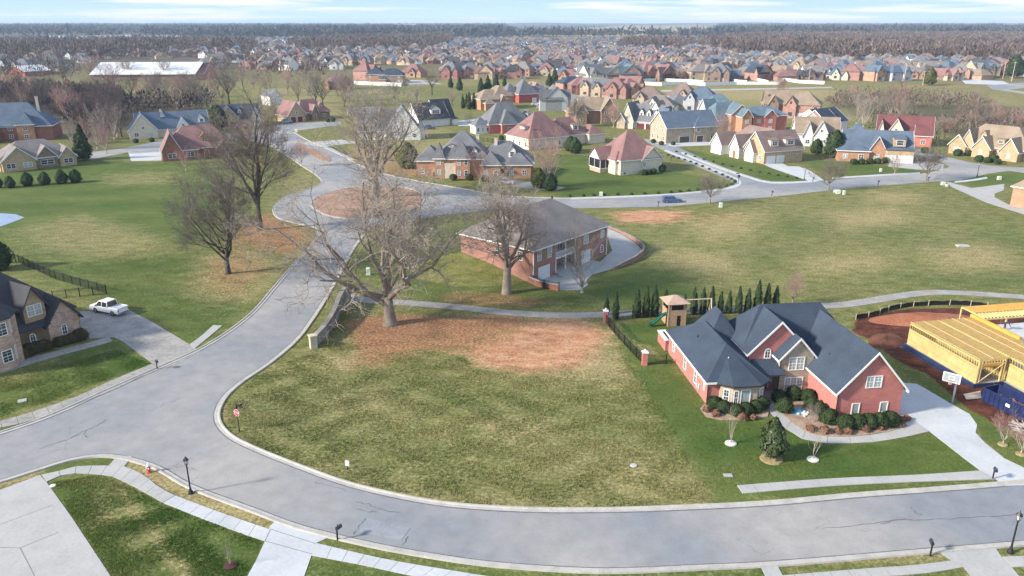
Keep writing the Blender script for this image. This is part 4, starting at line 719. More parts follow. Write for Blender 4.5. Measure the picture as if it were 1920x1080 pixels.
SH['F'] = street_house('brick_mansion', 'sprawling orange brick mansion with steep slate blue hips and an arched entrance', (779, 336), (1000, 336), dict(w='brick_orange', r='roof_gray', wings=[
    (.17, .62, 2, 16, 5.4, 7.2, 'h', dict(i=7.6)), (0, .22, 3.5, 13, 4.6, 3.8, 'h', dict(n=2, ww=1.1)), (.16, .24, 1.6, 6, 5.6, 4.2, 'h', dict(n=1, ww=1.1)), (.34, .46, .9, 6, 5.6, 4.4, 'h', dict(n=2, ww=1.1)), (.5, 1, 3.2, 15, 4.2, 5.4, 'h', dict(i=7)), (.56, .72, 0, 7, 4.0, 3.4, 'h', dict(n=2, ww=1.2)), (.76, .98, 1.4, 8, 3.8, 3.2, 'h', dict(n=2, ww=1.3))],
    door=[(.29, 1.98)], dorm=[(.50, 3.2, 5.4, 1.6, 1.9, 1.3, 3.4, dict(w='white', arch=True, winw=.7)), (.82, 4.2, 5.4, 2.0, 2.0, 1.4, 3.4, dict(w='white')), (.30, 4.6, 8.2, 1.7, .7, .3, 2, dict(w='cream'))], chim=[(.52, 9, 9, 11.2, 'cream'), (.68, 8, 8, 10.4, 'cream')]))
MB().box(0, 3.6, 0, .5, 0, 4.2).build('entrance_porch', M['cream'], SH['F'].root, loc=(SH['F'].L*.245, 1.6, 0))
SH['E'] = street_house('brick_house', 'wide cream house with a maroon hip roof and three dormers behind the round bushes', (1007, 280), (1130, 268), dict(w='cream', r='roof_maroon', wings=[
    (-.12, .48, 0, 15, 3.7, 8.2, 'h', dict(i=7.5, n=2, ww=1.0, side='l')), (.3, .82, 2.6, 13, 3.5, 5.8, 'h', dict(i=5)), (.80, 1.05, .6, 10, 3.4, 3.0, 'h', dict())],
    dorm=[(.02, 2.4, 5.2, 2.0, 1.6, .5, 3.0, dict(shed=True)), (.66, 3.6, 4.8, 2.6, 2.0, .5, 3, dict(shed=True)), (-.06, 4, 6.6, 2, .8, .6, 3, dict(shed=True))]))
SH['D'] = street_house('brick_house', 'cream house with tall maroon hip roof and black screened porch on the green corner', (1163, 329), (1240, 322), dict(w='cream', r='roof_maroon', wings=[
    (0, 1, 0, 14, 4.2, 7.6, 'h', dict(i=6.6)), (.50, .98, -.3, 8, 4.3, 3.3, 'gy', {}), (.4, 1.06, 9, 15, 4.0, 3.4, 'h', {}), (-.06, .2, 1.5, 6, 4.0, 2.6, 'h', {})]))
h = SH['D']; h.win(.55*h.L, -.3, 'f', 2.0, 1.1, 1.5, 2, 2); h.win(.1*h.L, 0, 'f', .2, 1.0, .7, 1, 1, lites=0); h.win(.6*h.L, -.3, 'f', .1, 1.0, .6, 1, 1)
h.win(0, 3, 'l', 1.7, 1.1, 1.5, 1, 2)
def porch(h, x0, x1, y0, y1, z0, z1, rise, rm):
    p = MB(); 
    for x in (x0, x1-.15):
        for y in (y0, (y0+y1)/2, y1-.15): p.box(x, x+.15, y, y+.15, z0, z1)
    for x in (x0+(x1-x0)/2,): p.box(x, x+.15, y0, y0+.15, z0, z1)
    p.box(x0, x1, y0, y1, z0-.18, z0).box(x0, x1, y0, y0+.1, z1-.2, z1).box(x0, x0+.1, y0, y1, z1-.2, z1)
    p.build('porch_frame', M['trim'], h.root); MB().box(x0+.05, x1-.05, y0+.06, y1-.06, z0+.02, z1-.02).build('porch_screen', M['black'], h.root)
    g = MB().add([(x0+.02, y0+.02, z1), (x0+.02, y1-.02, z1), (x0+.02, (y0+y1)/2, z1+rise-.1), (x1, y0+.02, z1), (x1, y1-.02, z1), (x1, (y0+y1)/2, z1+rise-.1)], [(0,2,1),(3,4,5),(0,3,5,2),(1,2,5,4)]); g.build('porch_gable', M['white'], h.root)
    a = (y1-y0)/2+.4; r = MB(); c = (y0+y1)/2; zl = z1-.4*rise/((y1-y0)/2)
    for sg in (-1, 1):
        q = [(c+sg*a, zl), (c, z1+rise), (c, z1+rise+.15), (c+sg*a, zl+.15)]
        r.add([(x0-.4, u, z) for u, z in q]+[(x1+3.2, u, z) for u, z in q], [(0,1,2,3),(4,7,6,5),(0,4,5,1),(1,5,6,2),(2,6,7,3),(3,7,4,0)])
    r.build('porch_roof', M[rm], h.root)
porch(SH['D'], -3.6, 0, 5.5, 12.0, 1.4, 4.2, 3.0, 'roof_maroon'); MB().box(-3.4, 0, 5.7, 11.8, 0, 1.2).build('porch_base', M['stone'], SH['D'].root)
SH['O'] = street_house('cream_house', 'cream house with three white front gables, brown roof and tan brick garage side', (1337, 285), (1430, 308), dict(w='white', r='roof_brown', wings=[
    (.05, .95, 3, 15, 3.4, 6.2, 'h', dict(i=6)), (0, .22, -1.0, 6, 3.5, 3.4, 'gy', dict(n=1, ww=1.2)), (.38, .56, -.6, 6, 3.8, 3.6, 'gy', {}), (.70, .86, -1.0, 5, 3.6, 3.2, 'gy', dict(n=1, ww=1.3)), (.62, 1.0, .3, 15.2, 4.2, 5.2, 'gy', dict(w='brick_tan'))],
    door=[(.47, -.6)], gar=[(1.0, 3, 3.0, 'gd_white', 'r'), (1.0, 6.6, 2.8, 'gd_white', 'r')], dorm=[(.97, 4.5, 5.2, 3.0, 1.8, 1.0, 3.4, dict(w='cream', face='r', shed=True, cols=2)), (.97, 10.6, 5.2, 3.6, 1.8, 1.0, 3.4, dict(w='cream', face='r', shed=True, cols=2))]))
h = SH['O']; h.win(h.L, 10, 'r', 2.6, .9, 1.2); h.win(h.L, 13, 'r', 2.6, .9, 1.2); h.win(h.L*.93, .3, 'f', 1, 1.4, 1.5, 2, 2)
SH['S'] = street_house('stone_house', 'gray stone two storey house with charcoal double garage and blue gray roof', (1274, 268), (1345, 264), dict(w='stone', r='roof_blue', wings=[
    (-.35, 1, 0, 12, 5.8, 5.0, 'gx', dict(side='lr')), (.35, .98, -.6, 8, 5.6, 3.6, 'h', dict(n=0)), (-.2, .1, 8, 14, 5.6, 6, 'gy', {})], gar=[(.12, 0, 4.2, 'gd_dark'), (.5, -.6, 2.7, 'gd_dark')]))
h = SH['S']; h.win(.38*h.L+1, -.6, 'f', 3.9, 1.6, 1.4, 3, 1, lites=0); h.win(.7*h.L, -.6, 'f', 3.9, .9, 1.3, 1, 2); h.win(.86*h.L, -.6, 'f', .9, 2.6, 1.5, 3, 1, lites=0)
for y in (3, 7): h.win(-.35*h.L, y, 'l', 3.8, 1, 1.4)
SH['T'] = street_house('white_farmhouse', 'white farmhouse with three small dormers above dark wine garage doors', (1163, 240), (1248, 246), dict(w='white', r='roof_gray', wings=[
    (.1, 1, 1.5, 12, 3.4, 6.2, 'gx', dict(side='l', n=0)), (0, .28, 0, 12, 3.8, 6.6, 'gy', dict(n=1, gw=1, w='cream')), (-.06, .12, -1.2, 4, 3.6, 2.6, 'gy', dict(w='stone')), (.5, .8, 5, 14, 6, 5, 'gy', dict(w='white', r='roof_tan')), (.88, 1.05, -.5, 9, 3.8, 5.6, 'gy', dict(w='white', n=1))],
    gar=[(.42, 1.5, 3.4, 'gd_red'), (.66, 1.5, 5.0, 'gd_red')], dorm=[(.40, 3, 4.8, 1.7, 2.0, 1.2, 3, dict(w='white')), (.56, 3, 4.8, 1.7, 2.0, 1.2, 3, dict(w='white')), (.72, 3, 4.8, 1.7, 2.0, 1.2, 3, dict(w='white'))]))
SH['U'] = street_house('brick_house', 'two storey brown brick house with plain side walls behind the wide maroon roof', (1081, 233), (1155, 232), dict(w='brick_brown', r='roof_tan', wings=[
    (.1, .9, 2, 13, 6.0, 4.6, 'gx', dict(side='l')), (0, .26, 0, 8, 5.2, 3.4, 'gy', dict(n=1, ww=1.2)), (.62, 1, -.4, 12, 6.2, 5.0, 'gy', dict(n=2, ww=1)), (-.14, .2, 6, 14, 4.4, 4.2, 'h', dict(w='brick_orange'))]))
SH['V'] = street_house('brick_house', 'pink brick house with a pointed gray roof and a white framed sun room', (921, 252), (1002, 247), dict(w='brick_pink', r='roof_gray', wings=[
    (0, .95, 2, 14, 3.6, 8.0, 'h', dict(i=6.5)), (.25, .6, 0, 9, 3.6, 5.4, 'h', dict(n=1)), (.85, 1.2, 3, 13, 3.5, 4.6, 'h', {}), (-.28, .04, 3, 9, 3.2, 3.2, 'h', dict(w='white', n=3, ww=1))], dorm=[(1.0, 4.4, 5.0, 2.2, 1.9, .6, 3, dict(w='white', shed=True))]))
SH['Wc'] = street_house('brick_house', 'orange brick house with a beige stepped roof left of the bright red one', (903, 207), (960, 204), dict(w='brick_orange', r='roof_tan', wings=[
    (0, .9, 1, 15, 5.2, 4.4, 'h', dict(i=6, n=2)), (.1, .4, -1.4, 5, 3.4, 2.6, 'h', dict(n=1)), (.5, 1.1, 3, 16, 6.6, 4.6, 'h', dict(i=5)), (.62, .8, 0, 7, 4.2, 3.0, 'gy', dict(n=1))]))
SH['X'] = street_house('brick_house', 'bright red brick house with a tall gray hip roof behind a parked white car', (973, 193), (1030, 190), dict(w='brick_red2', r='roof_gray', wings=[
    (0, .62, 0, 13, 4.6, 7.4, 'h', dict(i=6)), (.45, 1, 1.5, 12, 4.2, 3.8, 'gx', {}), (-.25, .1, 5, 13, 5.4, 4.8, 'h', dict(w='brick_orange'))], gar=[(.5, 0, 2.6, 'gd_white'), (.8, 1.5, 4.6, 'gd_white')]))
SH['Y'] = street_house('brick_house', 'red brick house with blue gray roof and three white edged gables', (1390, 250), (1476, 248), dict(w='brick_pink', r='roof_teal', wings=[
    (.05, 1, 1.5, 12, 6.6, 3.2, 'h', dict(i=5)), (0, .2, 0, 7, 6.8, 2.6, 'gy', dict(n=1, w='brick_orange')), (.5, .75, .6, 8, 6.6, 2.4, 'gy', dict(n=1)), (.25, .5, .9, 6, 6.6, .8, 's', dict(n=1)), (-.1, .3, 6, 14, 7.0, 3.6, 'gy', dict(w='brick_orange'))]))
SH['Y2'] = street_house('gray_house', 'house with a broad teal blue roof between the stone house and the red brick gables', (1340, 246), (1396, 243), dict(w='gray_sid', r='roof_teal', wings=[(0, 1, 0, 14, 4.4, 6.4, 'h', dict(i=5, n=3)), (.1, .5, 8, 16, 5.6, 6, 'gx', {})]))
SH['Z'] = street_house('white_house', 'pale house with a wide tan roof and white dormer walls beside a dark round tree', (1511, 274), (1580, 276), dict(w='white', r='roof_tan', wings=[
    (-.3, .9, 1, 12, 4.6, 5.0, 'gx', dict(n=0)), (.2, .55, -.4, 8, 4.8, 4.2, 'gy', dict(n=1, gw=1)), (-.1, .15, 0, 7, 4.4, 4.4, 'gy', dict(n=1)), (.55, .95, 0, 8, 4.4, 2.6, 's', dict(n=1, r='roof_gray'))]))
SH['AA'] = street_house('white_house', 'white sided house with a navy roof in front of the brown meadow', (1540, 258), (1586, 252), dict(w='white', r='roof_navy', wings=[(0, 1, 0, 13, 5.6, 4.4, 'gx', dict(n=1, side='r')), (.0, .5, -2, 10, 5.4, 4.6, 'gx', dict(w='brick_pink'))]))
SH['P'] = street_house('brick_house', 'tan house with pale blue gray roof, a big front gable and parked dark cars', (1592, 302), (1711, 307), dict(w='brick_tan', r='roof_blue', wings=[
    (-.1, 1, 2.5, 13, 4.0, 5.0, 'gx', dict(side='r')), (-.12, .42, 4, 17, 4.6, 6.6, 'h', dict(i=6, w='cream')), (.3, .56, .4, 9, 3.8, 4.2, 'gy', dict(w='brick_orange', n=1)), (-.2, .3, -.6, 7, 3.4, 2.2, 'h', dict(w='brick_orange', n=2)), (.56, 1, 0, 6, 4.2, .6, 's', {})],
    gar=[(.66, 0, 3.6, 'gd_white'), (.86, 0, 5.0, 'gd_white')], dorm=[(.78, 2.2, 4.8, 3.4, 2.4, 1.0, 4, dict(w='brick_tan', shed=True))]))
SH['R'] = street_house('brick_house', 'pink brick house with a deep red roof and two pale gables', (1640, 270), (1745, 276), dict(w='brick_pink', r='roof_red', wings=[
    (0, 1, 3, 15, 4.0, 5.6, 'gx', dict(side='r')), (.02, .14, 2, 9, 4.2, 4.2, 'gy', dict(w='cream')), (.2, .5, 1.2, 9, 4.4, 4.8, 'gy', dict(w='cream', n=1, gw=1)), (.7, 1, 0, 8, 4.0, 3.0, 'gx', dict(n=1))]))
SH['Q'] = street_house('brick_house', 'tan brick house with beige roof, four cream edged gables and a yellow dormer', (1777, 287), (1912, 304), dict(w='brick_tan', r='roof_tan', wings=[
    (0, 1.05, 2, 15, 3.3, 6.6, 'h', dict(i=7)), (0, .24, 0, 8, 3.3, 3.2, 'gy', dict(n=1, ww=2.2, w='stone_gold')), (.14, .34, .8, 9, 3.6, 4.8, 'gy', {}), (.36, .6, -1.2, 8, 3.3, 3.4, 'gy', dict(n=1, ww=1)), (.74, .98, -1.5, 9, 3.3, 3.8, 'gy', dict(n=1, ww=1))],
    door=[(.28, .8)], dorm=[(.40, 3.4, 5.2, 1.7, 1.8, 1.2, 3, dict(w='stone_gold')), (.66, 2.4, 4.6, 2.4, 1.4, .5, 3, dict(w='stone_gold', shed=True))]))
SH['BB'] = street_house('brick_house', 'salmon brick house with beige roof cut by the right edge beside a curved drive', (1893, 386), (1990, 404), dict(w='brick_orange', r='roof_tan', wings=[(0, 1, 0, 14, 4.8, 5.6, 'h', dict(i=6, side='l'))]))
SH['W1'] = street_house('barn', 'long low building with a huge white metal roof among bare trees', (172, 152), (366, 151), dict(w='brick_brown', r='roof_white', wings=[(0, 1, 0, 46, 5.0, 7.5, 'gx', dict(oh=1)), (1, 1.06, 8, 40, 4.5, 6, 'gx', dict(r='roof_maroon', w='brick_red'))]))
SH['W2'] = street_house('barn', 'small red building with a pale metal roof left of the long white roof', (48, 143), (95, 140), dict(w='brick_red', r='roof_white', wings=[(0, 1, 0, 22, 4, 4, 'gx', dict(oh=1))]))
SH['DD'] = street_house('brick_house', 'orange brick house with a navy roof inside a white fence on the near meadow', (686, 156), (756, 156), dict(w='brick_orange', r='roof_navy', wings=[(0, .5, 0, 16, 6.2, 5.2, 'h', dict(i=7, n=2)), (.35, 1, -1, 14, 5.4, 4.8, 'h', dict(i=6, n=3, w='brick_brown')), (.4, .56, -4, 2, 3, 2, 'h', dict(r='roof_dark'))]))
SH['A2'] = street_house('gray_barn', 'small pale barn between the tall bare trees left of the brown roofed house', (507, 198), (530, 196), dict(w='white', r='roof_gray', wings=[(0, 1, 0, 8, 5, 3, 'gy', {})]))

# ------------------------------------------------------------------ trees
M['bark_dark'] = mat('bark_dark', (.085, .07, .055), .95, .3, 2, bump=.4); M['bark_tan'] = mat('bark_tan', (.27, .22, .17), .95, .35, 1.2, col2=(.18, .145, .12), bump=.5)
M['twig_dark'] = mat('twig_dark', (.15, .125, .105), .95, .2, 1); M['twig_tan'] = mat('twig_tan', (.265, .225, .185), .95, .25, .8); M['twig_rose'] = mat('twig_rose', (.33, .21, .18), .95, .2, .8); M['twig_deep'] = mat('twig_deep', (.085, .068, .065), .95, .2, 1); M['bark_pale'] = mat('bark_pale', (.42, .37, .31), .95, .2, 1)
M['leaf_dark'] = mat('leaf_dark', (.035, .06, .022), .8, .45, 1.2, scale2=6); M['leaf_olive'] = mat('leaf_olive', (.095, .10, .03), .8, .4, 1.2, scale2=6); M['leaf_gloss'] = mat('leaf_glossy', (.026, .05, .014), .5, .4, 1.5, col2=(.06, .075, .02), scale2=9, spec=.5); M['leaf_brown'] = mat('leaf_brown', (.17, .09, .055), .9, .4, 1.5); M['leaf_box'] = mat('leaf_boxwood', (.028, .048, .014), .8, .45, 2, scale2=9, bump=.6); M['leaf_hedge'] = mat('leaf_hedge', (.06, .05, .02), .85, .45, 2, scale2=9, bump=.6)

def bare_tree(seed, H=18, tr=.45, fork=.25, spread=.8, limbs=8, kids=(5, 5, 5), droop=0.0, up=.18, tw=.035, lean=(0, 0), wob=.22, leader=True, twl=1.0, sleader=.5, side=3):
    """a leafless tree grown limb by limb: returns wood (trunk and limbs) and crown (branches and twigs)"""
    rnd = random.Random(seed); wood = MB(); crown = MB()
    def grow(p, d, L, r, lv, n):
        pts = [p.copy()]; rad = [r]; d = d.normalized(); dirs = [d.copy()]
        for i in range(n):
            w = wob*(1+.25*lv); d = (d+Vector((rnd.gauss(0, w), rnd.gauss(0, w), rnd.gauss(0, w*.7)+(up if lv < 3 else up*.5)-droop*(lv > 1)*rnd.random()))).normalized()
            p = p+d*(L/n); pts.append(p.copy()); rad.append(max(r*(1-.72*(i+1)/n), tw*.35)); dirs.append(d.copy())
        return pts, rad, dirs
    def rec(p, d, L, r, lv):
        n = 5 if lv <= 1 else (4 if lv == 2 else 3 if lv == 3 else 2)
        pts, rad, dirs = grow(p, d, L, r, lv, n)
        (wood if lv <= 1 else crown).tube(pts, rad, 7 if lv <= 1 else (4 if lv == 2 else 3), cap=lv <= 1)
        if lv > len(kids): return
        k = kids[lv-1] if lv >= 1 else 0
        for j in range(k):
            t = .22+.78*(j+rnd.random()*.9)/k; t = min(t, .99); i = min(int(t*n), n-1); q = pts[i].lerp(pts[i+1], t*n-i); dd = dirs[i]
            ax = dd.orthogonal().normalized(); ax.rotate(Matrix.Rotation(rnd.random()*6.283, 3, dd)); a = rnd.uniform(.45, 1.05); nd = dd*math.cos(a)+ax*math.sin(a)
            if lv <= 2 and nd.z < -.1: nd.z *= -.4
            rec(q, nd, L*rnd.uniform(.38, .62)*(1.15-.35*t)*(twl if lv >= 3 else 1), max(r*(1-.72*t)*.62, tw*.5), lv+1)
        # the tip runs on as a fork
        if lv <= len(kids)-1:
            rec(pts[-1], (dirs[-1]+Vector((rnd.gauss(0, .3), rnd.gauss(0, .3), .1))), L*.5, rad[-1], lv+1)
    hf = H*fork; tp = [Vector((0, 0, -.3)), Vector((0, 0, .25)), Vector((lean[0]*.3, lean[1]*.3, hf*.5)), Vector((lean[0], lean[1], hf))]
    wood.tube(tp, [tr*1.9, tr*1.35, tr*1.02, tr*.92], 10)
    top = tp[-1]
    for i in range(limbs):
        a = 6.283*(i+rnd.random()*.5)/limbs; s = spread*rnd.uniform(.6, 1.15)
        if i == 0 and leader: s = .12
        z = rnd.uniform(.62, 1.0); st = Vector((top.x*z, top.y*z, hf*z))
        rec(st, Vector((math.cos(a)*s, math.sin(a)*s, 1-.25*s)), (H-st.z)*(rnd.uniform(.58, .78) if i or sleader < .6 else .95), tr*(rnd.uniform(.42, .62) if i or sleader < .6 else sleader), 1)
        if i == 0 and leader:
            for q in range(side):
                u_ = (q+rnd.random())/side; zz = H*(fork*.7+(.72-fork*.7)*u_); aa = q*2.4+rnd.random(); rec(Vector((top.x*min(1, zz/hf), top.y*min(1, zz/hf), zz)), Vector((math.cos(aa), math.sin(aa), .3+.35*u_)), H*(.42-.2*u_), tr*(.34-.14*u_), 1 if side > 4 else 2)
    return wood, crown
TREES = {}
def tree_proto(key, bark, twig, **k):
    w, c = bare_tree(**k); TREES[key] = (w.mesh('trunk', M[bark], True), c.mesh('crown', M[twig])); return TREES[key]
def place_tree(key, name, label, x, y, s=1.0, rz=0.0, group=None, sz=None, bark=None, twig=None):
    w, c = TREES[key]; t = thing(name, label, 'tree', (x, y, 0), rz, group); t.scale = (s, s, sz or s)
    a = mobj('trunk', w, t); b = mobj('crown', c, t)
    for o, m in ((a, bark), (b, twig)):
        if m: o.material_slots[0].link = 'OBJECT'; o.material_slots[0].material = M[m]
    return t
def pxy(px, py): p = at(px, py); return p.x, p.y
# the individual big trees
tree_proto('giant', 'bark_tan', 'twig_tan', seed=11, H=25, tr=.72, fork=.16, spread=.85, limbs=9, kids=(6, 5, 5, 3), droop=.10, up=.15, tw=.042, twl=1.15, lean=(.3, .1), wob=.26)
place_tree('giant', 'bare_tree', 'huge pale bare tree with a thick split trunk standing in the empty lot', *pxy(732, 608), 1.08, 2.2)
tree_proto('giant2', 'bark_tan', 'twig_tan', seed=23, H=20, tr=.62, fork=.30, spread=.85, limbs=8, kids=(6, 5, 4, 3), droop=.05, up=.15, tw=.04, lean=(.5, .3), wob=.28, twl=1.2)
place_tree('giant2', 'bare_tree', 'big bare tree with a stout trunk in front of the brown roofed brick house', *pxy(950, 550), 1.0, .6)
tree_proto('oak', 'bark_dark', 'twig_dark', seed=5, H=18.5, tr=.40, fork=.20, spread=.8, limbs=6, kids=(6, 6, 5, 3), up=.14, tw=.032, wob=.12, sleader=.85, side=9)
place_tree('oak', 'bare_tree', 'spreading dark bare tree nearest the road on the left field', *pxy(428, 513), .98, 1.0)
tree_proto('tall', 'bark_dark', 'twig_dark', seed=9, H=28, tr=.58, fork=.30, spread=.8, limbs=6, kids=(6, 6, 5, 2), up=.12, sleader=.9, tw=.045, wob=.11, side=10)
place_tree('tall', 'bare_tree', 'tall bare tree with a thick dark trunk in brown leaves by the road bend', *pxy(488, 431), .9, .4)
tree_proto('rosy', 'bark_tan', 'twig_rose', seed=31, H=24, tr=.7, fork=.25, spread=.75, limbs=9, kids=(6, 5, 5, 2), up=.16, tw=.045, wob=.2)
place_tree('rosy', 'bare_tree', 'tall brownish bare tree growing from the reddish roundabout island', *pxy(705, 372), 1.15, 2.0, twig='twig_tan')
tree_proto('small', 'bark_pale', 'twig_rose', seed=41, H=8, tr=.13, fork=.16, spread=.75, limbs=8, kids=(5, 5, 4), up=.3, tw=.03, wob=.16)
tree_proto('sapling', 'bark_pale', 'twig_tan', seed=47, H=8, tr=.09, fork=.1, spread=.5, limbs=4, kids=(3, 3), up=.45, tw=.03, wob=.1)
tree_proto('vase', 'bark_tan', 'twig_dark', seed=44, H=8, tr=.16, fork=.22, spread=1.0, limbs=9, kids=(6, 6, 5), up=.22, tw=.028, wob=.14)
tree_proto('mid_a', 'bark_tan', 'twig_tan', seed=51, H=15, tr=.3, fork=.2, spread=.7, limbs=7, kids=(5, 5, 4), up=.2, tw=.05, wob=.2)
tree_proto('mid_b', 'bark_dark', 'twig_dark', seed=52, H=15, tr=.3, fork=.3, spread=.7, limbs=7, kids=(5, 5, 4), up=.16, tw=.05, wob=.22)
tree_proto('mid_c', 'bark_pale', 'twig_tan', seed=53, H=15, tr=.26, fork=.1, spread=.45, limbs=7, kids=(5, 5, 3), up=.3, tw=.05, wob=.15)
place_tree('mid_c', 'bare_tree', 'thin leaning bare tree beside the white concrete drive of the brown roofed house', *pxy(1091, 549), .72, .5)
place_tree('small', 'bare_tree', 'pinkish multi stemmed bare tree beside the orange brick mansion', *pxy(1028, 352), 1.7, .5, twig='twig_rose')
place_tree('small', 'bare_tree', 'low pink bare tree between the mansion and the roundabout', *pxy(900, 345), 1.2, 1.5)
place_tree('small', 'bare_tree', 'thin pinkish tree on the road bend verge left of the roundabout', *pxy(566, 312), 1.0, 2.5)
place_tree('small', 'bare_tree', 'slim bare sapling in front of the maroon roofed brick house', *pxy(349, 320), .75, .8)
place_tree('vase', 'bare_tree', 'dense gray bare tree at the pointed corner of the green lawn', *pxy(1331, 381), 1.0, .2)
place_tree('vase', 'bare_tree', 'dense gray bare tree beside the white driveway across from the electric boxes', *pxy(1553, 356), 1.08, 1.9)
place_tree('vase', 'bare_tree', 'wide vase shaped bare tree beside a black mailbox at the street junction', *pxy(1736, 338), 1.25, 3.1)
place_tree('small', 'bare_tree', 'slender pale sapling on the lawn in front of the tan garage house', *pxy(1677, 327), .7, .4, twig='twig_tan')
place_tree('mid_b', 'bare_tree', 'dark bare tree leaning over the street left of the red corner house', *pxy(468, 292), .85, .7, twig='twig_rose')
place_tree('sapling', 'bare_tree', 'tiny planted tree in a white stone ring left of the dark evergreen', *pxy(1370, 832), .5, .4, twig='twig_tan')
place_tree('sapling', 'bare_tree', 'tiny planted tree in a white stone ring right of the dark evergreen', *pxy(1524, 862), .5, 2.4)
place_tree('small', 'bare_tree', 'small reddish bare sapling on the lawn behind the curved driveway', *pxy(1880, 834), .45, .9); place_tree('small', 'bare_tree', 'small reddish bare sapling at the right edge of the lawn', *pxy(1914, 852), .45, 1.9)
place_tree('sapling', 'bare_tree', 'small leafless sapling in a dark mulch spot on the bottom left lawn', *pxy(432, 1062), .28, .9)
place_tree('mid_a', 'bare_tree', 'round reddish bare tree right of the row of narrow evergreens', *pxy(1486, 571), .36, .9, twig='twig_rose')
def ring(px, py, r, m='stone_ring', name='stone_ring', label=''):
    x, y = pxy(px, py); rnd = random.Random(px); mb = MB().lathe([(r, 0), (r*.95, .12), (r*.5, .2), (.05, .22)], 16)
    o = mb.build(name, M[m]); o.location = (x, y, 0); return tag(o, label, 'tree ring')
M['stone_ring'] = mat('white_stones', (.58, .56, .52), .9, .3, 2, scale2=8, bump=.8); M['soil'] = mat('dark_mulch', (.07, .03, .025), .95, .3, 2)
ring(1370, 832, .62, label='white stone ring round the tiny tree left of the evergreen'); ring(1524, 862, .6, label='white stone ring round the tiny tree right of the evergreen'); ring(432, 1062, .55, 'soil', 'mulch_ring', 'dark round mulch spot on the bottom left lawn')
ring(1446, 861, 1.15, 'drygrass', 'mulch_ring', 'tan mulch ring under the dark evergreen on the front lawn'); ring(1880, 834, .5, 'drygrass', 'mulch_ring', 'tan ring under the sapling behind the curved driveway'); ring(1914, 852, .5, 'drygrass', 'mulch_ring', 'tan ring under the sapling at the right edge')

def leafy(seed, prof, n=700, ls=.16, core=.86, lump=.1, seg=18, up=.3):
    """crown of small leaves scattered round a lumpy core; prof = [(radius, height)...]"""
    rnd = random.Random(seed); mb = MB(); hs = [p[1] for p in prof]
    ph = [rnd.random()*6.28 for _ in range(6)]
    def rad(z, a):
        for i in range(len(prof)-1):
            if prof[i][1] <= z <= prof[i+1][1]: t = (z-prof[i][1])/max(prof[i+1][1]-prof[i][1], 1e-6); r = prof[i][0]*(1-t)+prof[i+1][0]*t; break
        else: r = prof[-1][0]
        R0 = max(p[0] for p in prof); return r+R0*lump*(math.sin(a*3+ph[0]+z*2.1/R0)+.7*math.sin(a*5+ph[1]-z*3.3/R0)+.6*math.sin(a*2+ph[2]+z*4.6/R0))*(.4+.6*r/R0)
    rows = 12; vs = []; fs = []
    for i in range(rows+1):
        z = hs[0]+(hs[-1]-hs[0])*i/rows
        for k in range(seg): a = 6.283*k/seg; r = max(rad(z, a), .01)*core*rnd.uniform(.93, 1.05); vs.append((r*math.cos(a), r*math.sin(a), z))
    for i in range(rows):
        for k in range(seg): fs.append((i*seg+k, i*seg+(k+1) % seg, (i+1)*seg+(k+1) % seg, (i+1)*seg+k))
    fs.append(tuple(rows*seg+k for k in range(seg))); mb.add(vs, fs)
    vs = []; fs = []
    for i in range(n):
        z = hs[0]+(hs[-1]-hs[0])*rnd.random()**.9; a = rnd.random()*6.283; r = max(rad(z, a), .02)*rnd.uniform(.84, 1.06)
        p = Vector((r*math.cos(a), r*math.sin(a), z)); nrm = Vector((math.cos(a), math.sin(a), up+rnd.gauss(0, .4))).normalized(); s = ls*rnd.uniform(.6, 1.4)
        u = nrm.orthogonal().normalized(); u.rotate(Matrix.Rotation(rnd.random()*6.28, 3, nrm)); w = nrm.cross(u); w = (w+nrm*rnd.gauss(0, .6)).normalized(); b = len(vs)
        vs += [tuple(p-u*s), tuple(p-w*s*.5), tuple(p+u*s), tuple(p+w*s*.5)]; fs.append((b, b+1, b+2, b+3))
    mb.add(vs, fs); return mb
PL = {}
def plant_proto(key, m, seed, prof, n, ls, trunk=None, **k):
    PL[key] = (leafy(seed, prof, n, ls, **k).mesh('crown', M[m]), MB().tube([(0, 0, -.2), (0, 0, prof[0][1]+.5)], trunk, 7).mesh('trunk', M['bark_dark']) if trunk else None)
def plant(key, name, label, px, py, s=1, rz=0, group=None, cat='shrub', sz=None, world=None, m=None):
    x, y = world or pxy(px, py); c, t = PL[key]
    e = thing(name, label, cat, (x, y, 0), rz, group); e.scale = (s, s, sz or s); o = mobj('crown', c, e)
    if m: o.material_slots[0].link = 'OBJECT'; o.material_slots[0].material = M[m]
    if t: mobj('trunk', t, e)
    return e
for i in range(3):
    plant_proto('ball%d' % i, 'leaf_box', 60+i, [(.35, 0), (.75, .25), (.88, .6), (.8, .95), (.5, 1.25), (.05, 1.42)], 1100, .085, lump=.07)
    plant_proto('cone%d' % i, 'leaf_dark', 70+i, [(.45, 0), (.72, .5), (.7, 1.6), (.5, 2.9), (.25, 3.9), (.03, 4.6)], 1500, .13, lump=.13, up=1.2)
plant_proto('magnolia', 'leaf_gloss', 80, [(.9, .7), (1.55, 1.3), (1.6, 2.4), (1.25, 3.6), (.7, 4.7), (.1, 5.5)], 1500, .24, trunk=.1, lump=.12, core=.7)
plant_proto('holly', 'leaf_dark', 81, [(.9, .1), (1.5, .8), (1.5, 1.8), (.9, 2.8), (.2, 3.5)], 1300, .16, lump=.10, trunk=.1)
plant_proto('hedge', 'leaf_hedge', 82, [(.5, 0), (.95, .4), (1.0, .9), (.7, 1.3), (.05, 1.5)], 900, .09, lump=.05)
plant_proto('ever', 'leaf_olive', 83, [(1.2, .6), (2.3, 1.6), (2.4, 3.4), (1.7, 5.2), (.2, 6.6)], 1600, .32, lump=.14, trunk=.18, core=.75)
